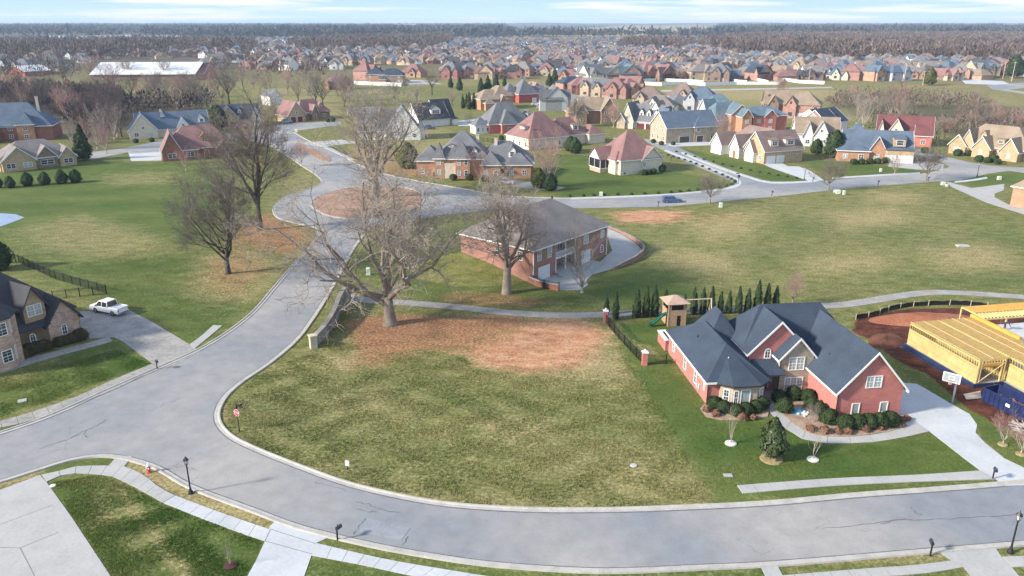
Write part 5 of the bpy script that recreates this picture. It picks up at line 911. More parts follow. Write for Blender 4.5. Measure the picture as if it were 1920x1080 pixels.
plant_proto('cedar', 'leaf_dark', 84, [(1.6, .6), (2.6, 2.2), (2.2, 5.2), (1.1, 8.6), (.1, 11.2)], 2200, .42, lump=.12, trunk=.22, core=.75)
plant_proto('low', 'leaf_dark', 85, [(.5, 0), (.6, .2), (.4, .5), (.05, .62)], 250, .11, lump=.12)
plant_proto('spirea', 'leaf_brown', 86, [(.3, 0), (.6, .25), (.45, .55), (.05, .75)], 300, .10, lump=.15)
# shrubs round the navy roofed house
hb = [((x, y), n) for x, y, n in [(1339,764,1),(1357,772,2),(1380,779,0),(1398,776,1),(1417,772,2),(1429,765,0)]]
names = ['left end of the', 'second in the', 'third in the', 'fourth in the', 'fifth in the', 'right end of the']
for i, (p, n) in enumerate(hb): plant('ball%d' % n, 'boxwood', 'clipped round boxwood, %s row under the bay window' % names[i], *p, 1.0, i, 'boxwoods under the bay window')
for i, (x, y, n, s, w_) in enumerate([(1459,752,0,1.0,'at the walk beside the porch'),(1470,772,1,1.2,'large one nearest the walk'),(1488,748,2,1.15,'under the stone gable window'),(1514,752,0,1.1,'at the right corner of the stone front'),(1521,766,1,1.0,'beside the blue tarp, under the side wall'),(1536,775,2,1.0,'in the middle of the side wall'),(1552,793,0,1.25,'large one at the garage corner')]):
    plant('ball%d' % n, 'boxwood', 'round boxwood by the brick side wall, %s' % w_, x, y, s, i*2, 'boxwoods along the side wall')
for i, (x, y) in enumerate([(1584,803),(1607,802),(1628,801),(1648,800),(1668,797)]):
    plant('ball%d' % (i % 3), 'boxwood', 'clipped boxwood under the red gable wall, %s' % ['leftmost', 'second from left', 'middle one', 'fourth from left', 'rightmost'][i], x, y, 1.18, i*1.3, 'boxwoods under the red gable')
for i, (x, y) in enumerate([(1325,772),(1342,780),(1392,786),(1412,786),(1520,808),(1546,812),(1572,813),(1590,813),(1622,808),(1650,806),(1690,792),(1680,799),(1700,788)]): plant('spirea', 'dry_shrub', 'small brown shrub in the pebble bed of the red brick house', x, y, .8+.3*(i % 3)*.5, i, 'brown shrubs in the pebble beds')
plant('magnolia', 'evergreen_tree', 'dark glossy cone shaped evergreen on the front lawn of the navy roofed house', 1446, 860, .84, .4, cat='tree')
# rows of narrow evergreens
cx = [(1137,590,.72),(1154,597,.9),(1194,594,1.05),(1211,593,1.0),(1227,592,1.05),(1247,590,.95),(1283,585,.6),(1300,588,.95),(1317,588,.95),(1333,587,.9),(1350,586,.8),(1366,587,.8),(1384,587,.92),(1401,586,.92),(1419,585,1.08),(1437,583,.98),(1453,581,.92)]
for i, (x, y, s) in enumerate(cx):
    w_ = ['smallest, beside the brick pillar', 'second from the brick pillar', 'first of the close trio', 'middle of the close trio', 'last of the close trio', 'left of the playhouse', 'hidden tip behind the playhouse roof', 'first right of the playhouse', 'behind the swing beam'][i] if i < 9 else 'number %d counted from the right end' % (len(cx)-i)
    plant('cone%d' % (i % 3), 'narrow_evergreen', 'narrow dark evergreen in the row, '+w_, x, y, s*.82, i*1.9, 'narrow evergreens behind the playhouse', 'tree', sz=s*(1.0+.07*math.sin(i*2.3)))
for i, (x, y, s) in enumerate([(-4,352,.9),(20,352,.9),(52,348,1.05),(85,346,1.0),(117,344,1.1),(143,342,1.05)]):
    plant('holly', 'round_evergreen', 'round dark evergreen before the tan brick house, '+['cut by the left edge', 'second from the left edge', 'third from the left edge', 'fourth from the left edge', 'second from the right end', 'at the right end'][i], x, y, s*1.0, i, 'round evergreens in a row', 'tree')
plant('cedar', 'evergreen_tree', 'tall dark evergreen at the right side of the tan brick house', 158, 300, 1.0, cat='tree'); plant('holly', 'evergreen_tree', 'dark evergreen tip above the roof at the left edge', -2, 505, 1.6, cat='tree')
plant('ever', 'evergreen_tree', 'dark evergreen before the navy roofed house and its cream gables', 410, 243, 1.5, 1, cat='tree', m='leaf_dark')
for i, (x, y, s) in enumerate([(1069,283,1.45),(1078,287,1.5)]): plant('holly', 'round_evergreen', ['left', 'right'][i]+' one of two big round evergreens beside the cream house wall', x, y, s, i, 'pair of round evergreens', 'tree')
for i, (x, y, s) in enumerate([(868,203,1.35),(880,205,1.7),(889,204,1.65),(875,200,1.3)]): plant('cone%d' % (i % 3), 'narrow_evergreen', 'dark cone tree in the tight clump left of the orange house, '+['leftmost', 'tallest at the front', 'rightmost', 'at the back'][i], x, y, s*1.1, i, 'clump of cone trees', 'tree')
for i, (x, y, s) in enumerate([(902,178,.9),(915,177,1.0),(930,170,.9),(946,162,.6),(1040,158,1.0),(1030,166,.9),(845,165,.7),(862,170,.8)]): plant('cedar', 'evergreen_tree', 'dark evergreen among the packed houses', x, y, s, i, 'evergreens among the packed houses', 'tree')
plant('ever', 'evergreen_tree', 'dark round tree beside the pale tan roofed house', 1563, 296, 1.35, 0, cat='tree', m='leaf_dark'); plant('ever', 'evergreen_tree', 'large olive round tree at the meadow edge among utility poles', 1742, 160, 1.8, 0, cat='tree'); plant('ever', 'evergreen_tree', 'dark shrubby tree left of the dark round tree', 1530, 290, .8, 0, cat='tree', m='leaf_dark')
plant('ever', 'evergreen_tree', 'dark olive trees at the far right edge by a pole', 1900, 146, 2.6, 0, cat='tree', m='leaf_dark')
plant('holly', 'evergreen_shrub', 'dark bushy shrub leaning beside the mansion drive', 765, 315, 2.2, cat='shrub', m='leaf_olive'); plant('holly', 'evergreen_shrub', 'dark evergreen shrub right of the mansion', 1010, 352, 1.5, 1, m='leaf_olive'); plant('holly', 'evergreen_shrub', 'dark shrub below the pinkish tree by the mansion', 1032, 357, 1.3, 2, m='leaf_dark')
for i, (x, y, s) in enumerate([(0,684,1.2),(22,678,1.15),(40,672,1.1),(56,665,1.05),(70,660,1.0),(83,657,1.0),(112,648,.85),(124,645,.85),(136,642,.9),(152,637,1.1)]): plant('hedge', 'hedge_bush', 'clipped brown green hedge bush in front of the mixed brick house', x, y, s, i, 'hedge bushes along the mixed brick house')
for i in range(28):
    a, b = Vector((1268, 287)), Vector((1502, 338)); t = i/27; plant('low', 'border_shrub', 'tiny dark shrub in the border along the cream house sidewalk', a.x+(b.x-a.x)*t, a.y+(b.y-a.y)*t+5*math.sin(t*3.1)-2, .8, i, 'tiny shrubs along the cream house sidewalk') if i % 2 == 0 else None
bd = [(1243,289),(1300,306),(1368,335),(1378,343),(1368,348),(1340,353),(1250,362),(1150,366),(1050,369)]; bl = spline(P2(bd), 12)
acc = 0
for i in range(1, len(bl)):
    acc += (bl[i]-bl[i-1]).length
    if acc > 2.6: acc = 0; plant('low', 'border_shrub', 'tiny dark shrub in the border round the green corner lawn', 0, 0, .85, i, 'tiny shrubs round the green corner lawn', world=(bl[i].x, bl[i].y))
for i, (x, y, s) in enumerate([(1206,328,1.1),(1215,327,1),(1225,326,1.1),(1240,322,1.5),(1600,308,1.2),(1615,308,1.2),(1630,307,1.2),(1645,307,1.2),(1660,305,1.2),(1795,292,1.5),(1815,292,1.3),(1835,303,1.4),(1850,305,1.2),(1862,304,1.6),(1870,308,1.2),(1225,268,1),(1240,272,1),(1262,272,.9),(1235,248,1.3),(1260,265,1.2),(255,268,1.1),(285,266,1.1),(625,228,1.2),(615,229,1.1),(960,260,1.2),(940,262,1.1),(1733,287,1.3),(820,332,1.2),(850,338,1.2),(880,338,1.2),(910,340,1.2),(930,342,1.2)]):
    plant('hedge', 'foundation_shrub', 'low dark shrub along a house wall across the streets', x, y, s, i, 'foundation shrubs of the far houses', m='leaf_dark')
# trees around the far meadows and streets
mt = [(593,202,'mid_b',1.1),(606,205,'mid_b',1.2),(646,200,'mid_a',1.0),(739,192,'vase',1.5),(782,193,'mid_b',.75),(810,178,'mid_b',1.1),(848,198,'mid_b',.5),(880,235,'vase',.7),(560,195,'mid_b',1.0),(577,180,'mid_a',1.0),(540,175,'mid_a',1.0),(505,180,'mid_a',1.05),(430,196,'mid_b',1.45),(416,195,'mid_a',1.3),(400,190,'mid_c',1.2),(385,200,'mid_c',1.0),(360,200,'mid_c',1.1),(345,200,'mid_c',1.1),(333,205,'mid_c',1.0),(318,196,'mid_c',.8),(282,190,'mid_c',1.0),(295,192,'mid_c',1.0),(214,178,'mid_b',1.4),(243,150,'mid_b',1.2),(310,150,'mid_b',1.3),(120,160,'mid_b',1.1),(172,150,'mid_b',1.2),(455,160,'mid_a',.9),(475,165,'mid_a',.9),(520,230,'mid_a',.5),(1465,190,'mid_b',.9),(1605,235,'mid_c',.9),(1618,240,'mid_c',.8),(1668,222,'mid_c',.95),(1682,224,'mid_c',.95),(1645,230,'mid_a',.9),(1695,232,'mid_a',.7),(1690,170,'mid_b',.6),(1350,268,'mid_c',.7),(1355,270,'mid_c',.6),(1075,238,'small',1.5),(1085,238,'small',1.4),(1150,240,'small',1.3),(632,180,'mid_a',1.1),(655,190,'mid_a',1.1),(1830,245,'mid_a',.9),(1770,262,'mid_b',.6),(1755,262,'mid_b',.6),(1275,152,'vase',1.3)]
for i, (x, y, k, s) in enumerate(mt):
    place_tree(k, 'bare_tree', 'leafless tree standing between the yards and meadows beyond the streets', *pxy(x, y), s, i*1.7, 'bare trees between the far yards', twig=['twig_tan', 'twig_dark', 'twig_rose', 'twig_tan'][i % 4])
rnd = random.Random(3); i = 0
while i < 62:
    x = rnd.uniform(-20, 380); y = rnd.uniform(176, 262)
    if x > 232 and y > 196: continue
    if x < 165 and y > 236: continue
    if y < 200 and x > 250 and rnd.random() < .6: continue
    k = rnd.choice(['mid_a', 'mid_b', 'mid_b', 'mid_c']); place_tree(k, 'bare_tree', 'leafless tree in the dense wood at the left', *pxy(x, y), rnd.uniform(.6, 1.05), rnd.random()*6, 'bare trees of the left wood', twig=rnd.choice(['twig_deep', 'twig_deep', 'twig_dark', 'twig_rose'])); i += 1
for i, (x, y, k, s, tw_, w_) in enumerate([(138,272,'mid_c',.62,'twig_tan','pale one beside the dark evergreen'),(165,268,'mid_c',.6,'twig_rose','with reddish twigs'),(200,288,'mid_c',.62,'twig_rose','pink budded, in front of the others'),(183,280,'mid_c',.7,'twig_tan','tall pale one'),(215,262,'mid_c',.8,'twig_tan','broad pale one'),(192,262,'mid_c',.8,'twig_tan','pale one in the middle')]):
    place_tree(k, 'bare_tree', 'bare tree at the edge of the left wood, '+w_, *pxy(x, y), s, i, 'pale trees at the edge of the left wood', twig=tw_, bark='bark_pale')
for i in range(52):
    x = rnd.uniform(1780, 1940) if i % 2 else rnd.uniform(1560, 1900); y = rnd.uniform(228, 240) if i % 2 else rnd.uniform(186, 204)+max(0, (x-1700))*.04
    place_tree(rnd.choice(['mid_a', 'mid_c', 'small']), 'bare_tree', 'leafless brush tree in the strip of scrub across the right meadow', *pxy(x, y), rnd.uniform(.3, .6), rnd.random()*6, 'scrub trees on the right meadow', twig=rnd.choice(['twig_tan', 'twig_rose', 'twig_dark']))

# ------------------------------------------------------------------ retaining wall, fences
M['wall_conc'] = mat('wall_weathered', (.22, .21, .19), .9, .3, .5, scale2=3, stretch=(1, 1, .4)); M['cap_stone'] = mat('cap_stone', (.50, .45, .34), .9, .15, 1)
def line_wall(name, label, pts, hts, th, m, cap=None, cat='wall', k=5, capm='cap_stone', parent=None):
    l_ = spline(P2(pts), k); n = len(l_); hs = []
    for i in range(n): t = i/(n-1)*(len(hts)-1); j = min(int(t), len(hts)-2) if len(hts) > 1 else 0; hs.append(hts[j]+(hts[min(j+1, len(hts)-1)]-hts[j])*(t-j))
    def strip(w, z0, z1f):
        vs = []; fs = []
        for i, p in enumerate(l_):
            d = (l_[min(i+1, n-1)]-l_[max(i-1, 0)]).normalized(); nn = Vector((-d.y, d.x))*w/2
            for q, z in ((p-nn, z0(i)), (p-nn, z1f(i)), (p+nn, z1f(i)), (p+nn, z0(i))): vs.append((q.x, q.y, z))
        for i in range(n-1):
            for a in range(4): b = (a+1) % 4; fs.append((i*4+a, i*4+b, i*4+4+b, i*4+4+a))
        fs += [(0,1,2,3), (n*4-4, n*4-1, n*4-2, n*4-3)]; return MB().add(vs, fs)
    t = thing(name, label, cat, (0, 0, 0)) if parent is None else parent
    strip(th, lambda i: -.3, lambda i: hs[i]).build('wall_body', M[m], t)
    if cap: strip(th+cap, lambda i: hs[i], lambda i: hs[i]+.14).build('coping', M[capm], t)
    return t
def picket_fence(label, pts, h=1.3, step=.14, postgap=2.4, group=None, m='black', name='iron_fence', post=.05, closed=False):
    """black metal fence: rails, thin pickets and square posts"""
    P = [Vector(p) for p in P2(pts)]; t = thing(name, label, 'fence', (P[0].x, P[0].y, 0), 0, group); O = P[0]; rail = MB(); pick = MB(); first = True; pm = MB().box(-post, post, -post, post, -.03, h+.13).mesh('post', M[m])
    for a, b in zip(P[:-1], P[1:]):
        d = (b-a); L = d.length; d = d.normalized(); nn = Vector((-d.y, d.x, 0)); d3 = Vector((d.x, d.y, 0)); A = Vector((a.x-O.x, a.y-O.y, 0))
        for z in (.15, h-.2, h-.03): rail.rbox(A+d3*L/2+Vector((0, 0, z)), d3*L/2, nn*.018, Vector((0, 0, .022)))
        k = int(L/step)
        for i in range(k): pick.rbox(A+d3*(i+.5)*L/k+Vector((0, 0, h/2)), d3*.011, nn*.011, Vector((0, 0, h/2-.02)))
        k = max(1, round(L/postgap))
        for i in range(0 if first else 1, k+1): q = A+d3*i*L/k; mobj('post', pm, t, (q.x, q.y, 0), math.atan2(d.y, d.x))
        first = False
    rail.build('rail', M[m], t); pick.build('pickets', M[m], t); return t
line_wall('retaining_wall', 'long weathered concrete retaining wall between the road verge and the big split tree', [(655,558),(640,580),(628,605),(610,630),(588,650)], [2.6, 2.4, 2.0, 1.6, 1.3], .55, 'wall_conc', .15, capm='wall_conc')
pw = at(588, 652); MB().box(-.45, .45, -.45, .45, -.2, 1.75).box(-.55, .55, -.55, .55, 1.75, 1.9).build('stone_pillar', M['cap_stone'], None, loc=(pw.x, pw.y, 0), rot=.5)
tag(bpy.data.objects['stone_pillar'], 'cream stone pillar at the lower end of the weathered retaining wall', 'pillar')
line_wall('retaining_wall', 'curved low brick retaining wall around the white concrete court', [(1136,425),(1165,437),(1195,456),(1207,471),(1196,486),(1165,500),(1150,505)], [.2, .4, .7, .9, .9, .6, .3], .3, 'brick_brown2', .08, capm='wall_conc')
line_wall('retaining_wall', 'dark brick retaining wall curving below the big tree beside the white court', [(960,508),(985,524),(1010,537),(1048,545)], [.6, .9, 1.0, 1.0], .35, 'brick_red', .1, capm='concrete')
picket_fence('short black iron fence on the dark wall beside the white court', [(975,519),(1000,533),(1020,541),(1048,545)], 1.5)
picket_fence('long black iron fence from the brick pillar down to the gate pillar', [(1135,604),(1160,635),(1205,683)], 1.35)
picket_fence('black iron fence closing the gap between pillar and red brick house', [(1212,683),(1249,683)], 1.35)
picket_fence('black iron fence behind the narrow evergreens', [(1158,600),(1240,594),(1330,590),(1470,584)], 1.3, .16)
picket_fence('long black iron fence across the back of the left yard', [(14,494),(30,492),(36,492),(105,524),(200,550)], 1.45)
picket_fence('short black iron fence beside the left driveway', [(200,552),(150,556),(100,562)], 1.45, .16)
picket_fence('black iron fence in the yard behind the brick mansion', [(845,258),(880,262),(960,272),(1000,283)], 1.4, .3)
def pillar(px, py, label):
    x, y = pxy(px, py); t = thing('brick_pillar', label, 'pillar', (x, y, 0)); MB().box(-.33, .33, -.33, .33, -.1, 1.75).build('pillar_body', M['brick_pink'], t); MB().box(-.4, .4, -.4, .4, 1.75, 1.9).build('coping', M['trim'], t)
    MB().lathe([(.05, 0), (.15, .1), (.16, .22), (.05, .34)], 10).build('lamp_globe', M['trim'], t, loc=(0, 0, 1.9), smooth=True)
pillar(1135, 604, 'brick pillar with a white globe at the far corner of the iron fence'); pillar(1208, 684, 'brick pillar with a white globe at the gate near the red brick house')
M['vinyl'] = mat('vinyl_white', (.78, .78, .76), .5, .03, 1)
def board_fence(label, pts, h=1.8, m='vinyl'):
    P = [Vector(p) for p in P2(pts)]; t = thing('board_fence', label, 'fence', (P[0].x, P[0].y, 0)); O = P[0]; bd_ = MB(); first = True; pm = MB().box(-.09, .09, -.09, .09, 0, h+.16).mesh('post', M[m])
    for a, b in zip(P[:-1], P[1:]):
        d = b-a; L = d.length; d = d.normalized(); nn = Vector((-d.y, d.x, 0)); d3 = Vector((d.x, d.y, 0)); A = Vector((a.x-O.x, a.y-O.y, 0)); bd_.rbox(A+d3*L/2+Vector((0, 0, h/2)), d3*L/2, nn*.03, Vector((0, 0, h/2))); k = max(1, round(L/2.4))
        for i in range(0 if first else 1, k+1): q = A+d3*i*L/k; mobj('post', pm, t, (q.x, q.y, 0), math.atan2(d.y, d.x))
        first = False
    bd_.build('boards', M[m], t)
board_fence('white board fence round the orange brick house on the meadow', [(664,158),(700,160),(752,162),(758,152)], 2.4)
board_fence('long white board fence along the far street west part', [(1188,158),(1240,161),(1288,158),(1322,161),(1380,159),(1460,159)], 2.2); board_fence('white board fence along the far street east part', [(1460,159),(1470,152),(1500,156),(1545,158)], 2.2); board_fence('second white board fence between the far brick houses', [(1195,153),(1240,152),(1290,154),(1318,156)], 2.0)
board_fence('white fence piece between the far houses behind the board fence', [(1355,149),(1385,155),(1400,156)], 2.0); board_fence('white fence piece near the far red roofed house', [(1412,150),(1440,156)], 2.0)
board_fence('white board fence behind the gray steep gabled house', [(652,214),(680,210),(714,206)], 2.0)

# ------------------------------------------------------------------ street furniture
def lamp(px, py, label, s=1.0):
    x, y = pxy(px, py); t = thing('street_lamp', label, 'lamp', (x, y, 0), 0, 'black street lamps'); t.scale = (s, s, s)
    MB().lathe([(.26, 0), (.24, .12), (.14, .35), (.1, .5), (.075, .6), (.06, 2.9), (.07, 3.0)], 10).build('pole', M['black'], t)
    h = MB().lathe([(.05, 0), (.15, .04), (.16, .08)], 6, (0, 0, 3.0)).lathe([(.27, 0), (.2, .12), (.07, .28), (.03, .34), (.02, .46)], 6, (0, 0, 3.48))
    for k in range(6): a = k*math.pi/3; h.tube([(.13*math.cos(a), .13*math.sin(a), 3.06), (.22*math.cos(a), .22*math.sin(a), 3.5)], .014, 4)
    h.build('lantern', M['black'], t); MB().lathe([(.11, 0), (.19, .38)], 6, (0, 0, 3.08)).build('lamp_glass', M['lampglass'], t); return t
M['lampglass'] = mat('lamp_glass', (.6, .62, .6), .3, .05, 1)
lamp(358, 925, 'black street lamp on the dry verge near the red hydrant', 1.03); lamp(1894, 1036, 'black street lamp at the bottom right edge', 1.05)
lamp(1508, 337, 'black street lamp beside the white driveway across the field'); lamp(1832, 331, 'black street lamp beside the curved lawn at the upper right street', 1.1)
def mailbox(px, py, label, rz=0, s=1.0):
    x, y = pxy(px, py); t = thing('mailbox', label, 'mailbox', (x, y, 0), rz, 'black mailboxes'); t.scale = (s, s, s)
    MB().box(-.055, .055, -.055, .055, 0, 1.35).box(-.05, .05, -.42, .06, .98, 1.05).build('post', M['black'], t)
    b = MB(); n = 8; prof = [(-.13, 0), (.13, 0), (.13, .16)]+[(.13*math.cos(math.pi*i/n), .16+.13*math.sin(math.pi*i/n)) for i in range(1, n)]+[(-.13, .16)]
    k = len(prof); b.add([(u, -.55, 1.06+z) for u, z in prof]+[(u, .05, 1.06+z) for u, z in prof], [(i, (i+1) % k, k+(i+1) % k, k+i) for i in range(k)]+[tuple(range(k))[::-1], tuple(range(k, 2*k))]); bx = b.build('box', M['mailm'], t)
    MB().box(.13, .15, -.3, -.22, 1.2, 1.42).build('flag', M['gd_red'], bx)
M['mailm'] = mat('mailbox_navy', (.03, .035, .06), .4, .2, 3, spec=.6)
mailbox(633, 1013, 'black mailbox beside the white driveway on the lower kerb', 2.6); mailbox(1744, 1042, 'black mailbox on the dry strip at the lower right', 2.9); mailbox(1861, 898, 'black mailbox by the driveway of the navy roofed house', -.3); mailbox(295, 692, 'black mailbox at the left house driveway', .7)
mailbox(1740, 340, 'black mailbox under the vase shaped tree', 0); mailbox(1524, 341, 'black mailbox at the white driveway end across the field', .2); mailbox(1447, 368, 'black post box at the far field edge, middle of the street', 0, 1.1); mailbox(1646, 348, 'black post box at the far field edge, further right', 0, 1.1); mailbox(1234, 388, 'black post box near the moving blue car', 0, 1.1); mailbox(1258, 301, 'black mailbox by the side street kerb', 1)
# stop sign with street name blades
x, y = pxy(449, 809); t = thing('stop_sign', 'red stop sign with a black name blade on a black post at the lot corner', 'sign', (x, y, 0), R(-28))
MB().lathe([(.07, 0), (.065, .3), (.045, .35), (.045, 3.35), (.02, 3.45)], 8).build('post', M['black'], t)
M['sign_red'] = mat('sign_red', (.50, .035, .06), .5, .05, 2); M['sign_white'] = mat('sign_white', (.82, .80, .80), .5, .02, 2)
o8 = [(.42*math.cos(math.pi/8+i*math.pi/4), .42*math.sin(math.pi/8+i*math.pi/4)) for i in range(8)]
def plate(pts, y0, y1, z): return MB().add([(a, y0, z+b) for a, b in pts]+[(a, y1, z+b) for a, b in pts], [tuple(range(len(pts))), tuple(range(len(pts), 2*len(pts)))[::-1]]+[(i, len(pts)+i, len(pts)+(i+1) % len(pts), (i+1) % len(pts)) for i in range(len(pts))])
sp = plate(o8, -.075, -.05, 2.3).build('sign_plate', M['sign_white'], t); plate([(a*.93, b*.93) for a, b in o8], -.080, -.076, 2.3).build('sign_face', M['sign_red'], sp)
tx = bpy.data.curves.new('lettering', 'FONT'); tx.body = 'STOP'; tx.size = .34; tx.align_x = 'CENTER'; tx.align_y = 'CENTER'; tx.extrude = .003
tmp = bpy.data.objects.new('tmp', tx); COL.objects.link(tmp); bpy.context.view_layer.update(); me = bpy.data.meshes.new_from_object(tmp.evaluated_get(bpy.context.evaluated_depsgraph_get())); bpy.data.objects.remove(tmp); me.name = 'lettering'; me.materials.clear(); me.materials.append(M['sign_white'])
lt = mobj('lettering', me, sp, (0, -.086, 2.3), (math.pi/2, 0, 0))
MB().box(-.05, .95, -.012, .012, 3.05, 3.28).build('name_blade', M['black'], t); MB().box(-.012, .012, -.1, .85, 2.85, 3.03).build('name_blade', M['black'], t)
x, y = pxy(1384, 346); t = thing('stop_sign', 'dark street sign post at the corner of the green lawn, seen from behind', 'sign', (x, y, 0), R(150)); MB().lathe([(.06, 0), (.05, 3.2)], 6).build('post', M['black'], t); plate(o8, -.075, -.05, 2.3).build('sign_plate', M['black'], t); MB().box(-.1, .9, -.012, .012, 2.95, 3.2).build('name_blade', M['black'], t)
# small white notice on a stake
x, y = pxy(652, 879); t = thing('notice_board', 'small white sign on a short black stake at the lot kerb', 'sign', (x, y, 0), R(-12)); MB().box(-.06, .06, -.03, .03, 0, .55).build('stake', M['black'], t); MB().box(-.2, .2, -.06, -.03, .35, .95).build('sign_plate', M['sign_white'], t)
# hydrant
x, y = pxy(280, 886); t = thing('fire_hydrant', 'red fire hydrant with a white bonnet on the dry verge', 'hydrant', (x, y, 0), .4); t.scale = (1.35,)*3
M['hyd_red'] = mat('hydrant_red', (.55, .05, .07), .45, .15, 4)
MB().lathe([(.17, 0), (.17, .05), (.11, .07), (.11, .5), (.14, .52), (.14, .56)], 12).build('barrel', M['hyd_red'], t, smooth=False); MB().lathe([(.13, .56), (.12, .64), (.07, .71), (.03, .74), (.03, .79)], 12).build('bonnet', M['sign_white'], t)
nz_ = MB()
for a in (0, math.pi, -math.pi/2): nz_.tube([(0, 0, .4), (.2*math.cos(a), .2*math.sin(a), .4)], .055, 8)
nz_.build('nozzle', M['sign_white'], t)
# ground covers and utility boxes
M['box_green'] = mat('utility_pale', (.55, .62, .50), .6, .08, 2)
def ubox(px, py, w, d, h, label, rz=0, m='box_green'):
    x, y = pxy(px, py); t = thing('utility_box', label, 'utility box', (x, y, 0), rz); MB().box(-w/2-.08, w/2+.08, -d/2-.08, d/2+.08, 0, .08).build('pad', M['concrete'], t); MB().box(-w/2, w/2, -d/2, d/2, .08, h).build('cabinet', M[m], t); MB().add([(-w/2-.03,-d/2-.03,h),(w/2+.03,-d/2-.03,h),(w/2+.03,d/2+.03,h),(-w/2-.03,d/2+.03,h),(-w/2+.05,-d/2+.1,h+.1),(w/2-.05,-d/2+.1,h+.1),(w/2-.05,d/2-.1,h+.1),(-w/2+.05,d/2-.1,h+.1)], [(0,3,2,1),(4,5,6,7),(0,1,5,4),(1,2,6,5),(2,3,7,6),(3,0,4,7)]).build('lid', M[m], t)
ubox(1351, 389, .7, .6, 1.1, 'pale green utility pedestal at the field edge near the dense bare tree'); ubox(1571, 363, 1.0, .9, .9, 'larger pale utility box of the pair at the far field edge'); ubox(1582, 365, .5, .5, 1.0, 'slim pale utility box right of the larger one'); ubox(1565, 361, .5, .5, .6, 'lowest pale utility box left of the larger one')
ubox(1768, 347, 1.0, .7, .8, 'pale utility box left of the curved driveway start'); ubox(1775, 350, .5, .5, .6, 'small utility box beside the one at the curved driveway'); ubox(1873, 337, .9, .7, .9, 'pale utility boxes on the round lawn at the upper right'); ubox(1127, 367, .8, .7, .9, 'pale utility box in the shrub border of the green corner lawn'); ubox(1651, 322, .6, .5, .9, 'pale utility pedestal on the lawn before the tan garage house'); ubox(691, 515, .7, .7, 1.2, 'white utility pedestal beside the big split tree'); ubox(556, 248, 1, .8, 1.1, 'pale utility boxes on the green verge at the top street')
def lid_slab(px, py, w, d, label, m='concrete', rz=0.0, name='meter_lid'):
    x, y = pxy(px, py); o = MB().box(-w/2, w/2, -d/2, d/2, 0, .09).box(-w/2+.08, w/2-.08, -d/2+.08, d/2-.08, .09, .11).build(name, M[m], None, loc=(x, y, 0), rot=rz); tag(o, label, 'utility lid')
lid_slab(1365, 892, .85, .5, 'flat concrete lid in the lawn near the pavement end'); lid_slab(42, 752, .9, .9, 'square concrete lid in the left lawn', rz=.5); o = MB().lathe([(.28, 0), (.27, .06), (.05, .08)], 14).build('meter_lid', M['sign_white'], None, loc=(*pxy(99, 911), 0)); tag(o, 'round white lid in the lawn corner by the wide driveway', 'utility lid')
o = MB().lathe([(.35, 0), (.33, .08), (.05, .1)], 14).build('manhole_cover', M['gray_sid'], None, loc=(*pxy(1188, 873), 0)); tag(o, 'round gray drain lid in the empty lot grass', 'utility lid')
o = MB().box(-1.2, 1.2, -.5, .5, 0, .25).box(-.9, .9, -.35, .35, .25, .32).build('drain_inlet', M['gray_sid'], None, loc=(*pxy(1805, 462), 0)); tag(o, 'gray concrete drain inlet in the wide right field', 'drain')
# ------------------------------------------------------------------ vehicles
def car_body(L, Wd, prof_low, prof_cab, wb, wr, gc=.22):
    """side outline lofted across: sills, waist, cabin"""
    mb = MB(); hw = Wd/2
    def loft(prof, ws):
        n = len(prof); rows = []
        for y, k in ws: rows.append([(x, y, z) for x, z in prof])
        return rows
    n = len(prof_low); vs = []
    for y, s in ((-hw+.10, .94), (-hw, 1.0), (hw, 1.0), (hw-.10, .94)): pass
    ys = [(-hw, 0, 0), (-hw+.06, .0, .05), (hw-.06, 0, .05), (hw, 0, 0)]
    for y, dx, dz in ys:
        for x, z in prof_low: vs.append((x*(1-.012*(abs(y) >= hw)), y, z-(.05 if abs(y) >= hw and z > .6 else 0)))
    fs = []
    for j in range(3):
        for i in range(n): k = (i+1) % n; fs.append((j*n+i, j*n+k, (j+1)*n+k, (j+1)*n+i))
    fs += [tuple(range(n))[::-1], tuple(range(3*n, 4*n))]; mb.add(vs, fs); return mb
def cabin(prof, w0, w1, z0, z1):
    vs = []; n = len(prof)
    for sg in (-1, 1):
        for x, z in prof: t = (z-z0)/(z1-z0); vs.append((x, sg*(w0+(w1-w0)*t)/2, z))
    fs = [(i, (i+1) % n, n+(i+1) % n, n+i) for i in range(n)]+[tuple(range(n))[::-1], tuple(range(n, 2*n))]; return MB().add(vs, fs)
M['tyre'] = mat('tyre_rubber', (.02, .02, .02), .9, .1, 4); M['rim'] = mat('rim_metal', (.35, .36, .37), .35, .1, 4, metal=.7); M['carglass'] = mat('car_glass', (.03, .035, .04), .08, .1, 1, spec=.8)
M['lightred'] = mat('tail_light', (.4, .02, .02), .3, .1, 2); M['headl'] = mat('head_light', (.7, .7, .68), .2, .05, 2)
def wheels(t, wb, hw, r):
    for sx in (-1, 1):
        for sy in (-1, 1):
            w = MB().tube([(sx*wb/2, sy*(hw-.2), r), (sx*wb/2, sy*(hw+.01), r)], r, 18).build('wheel', M['tyre'], t)
            MB().tube([(sx*wb/2, sy*(hw+.012), r), (sx*wb/2, sy*(hw+.03), r)], r*.62, 12).build('rim', M['rim'], w)
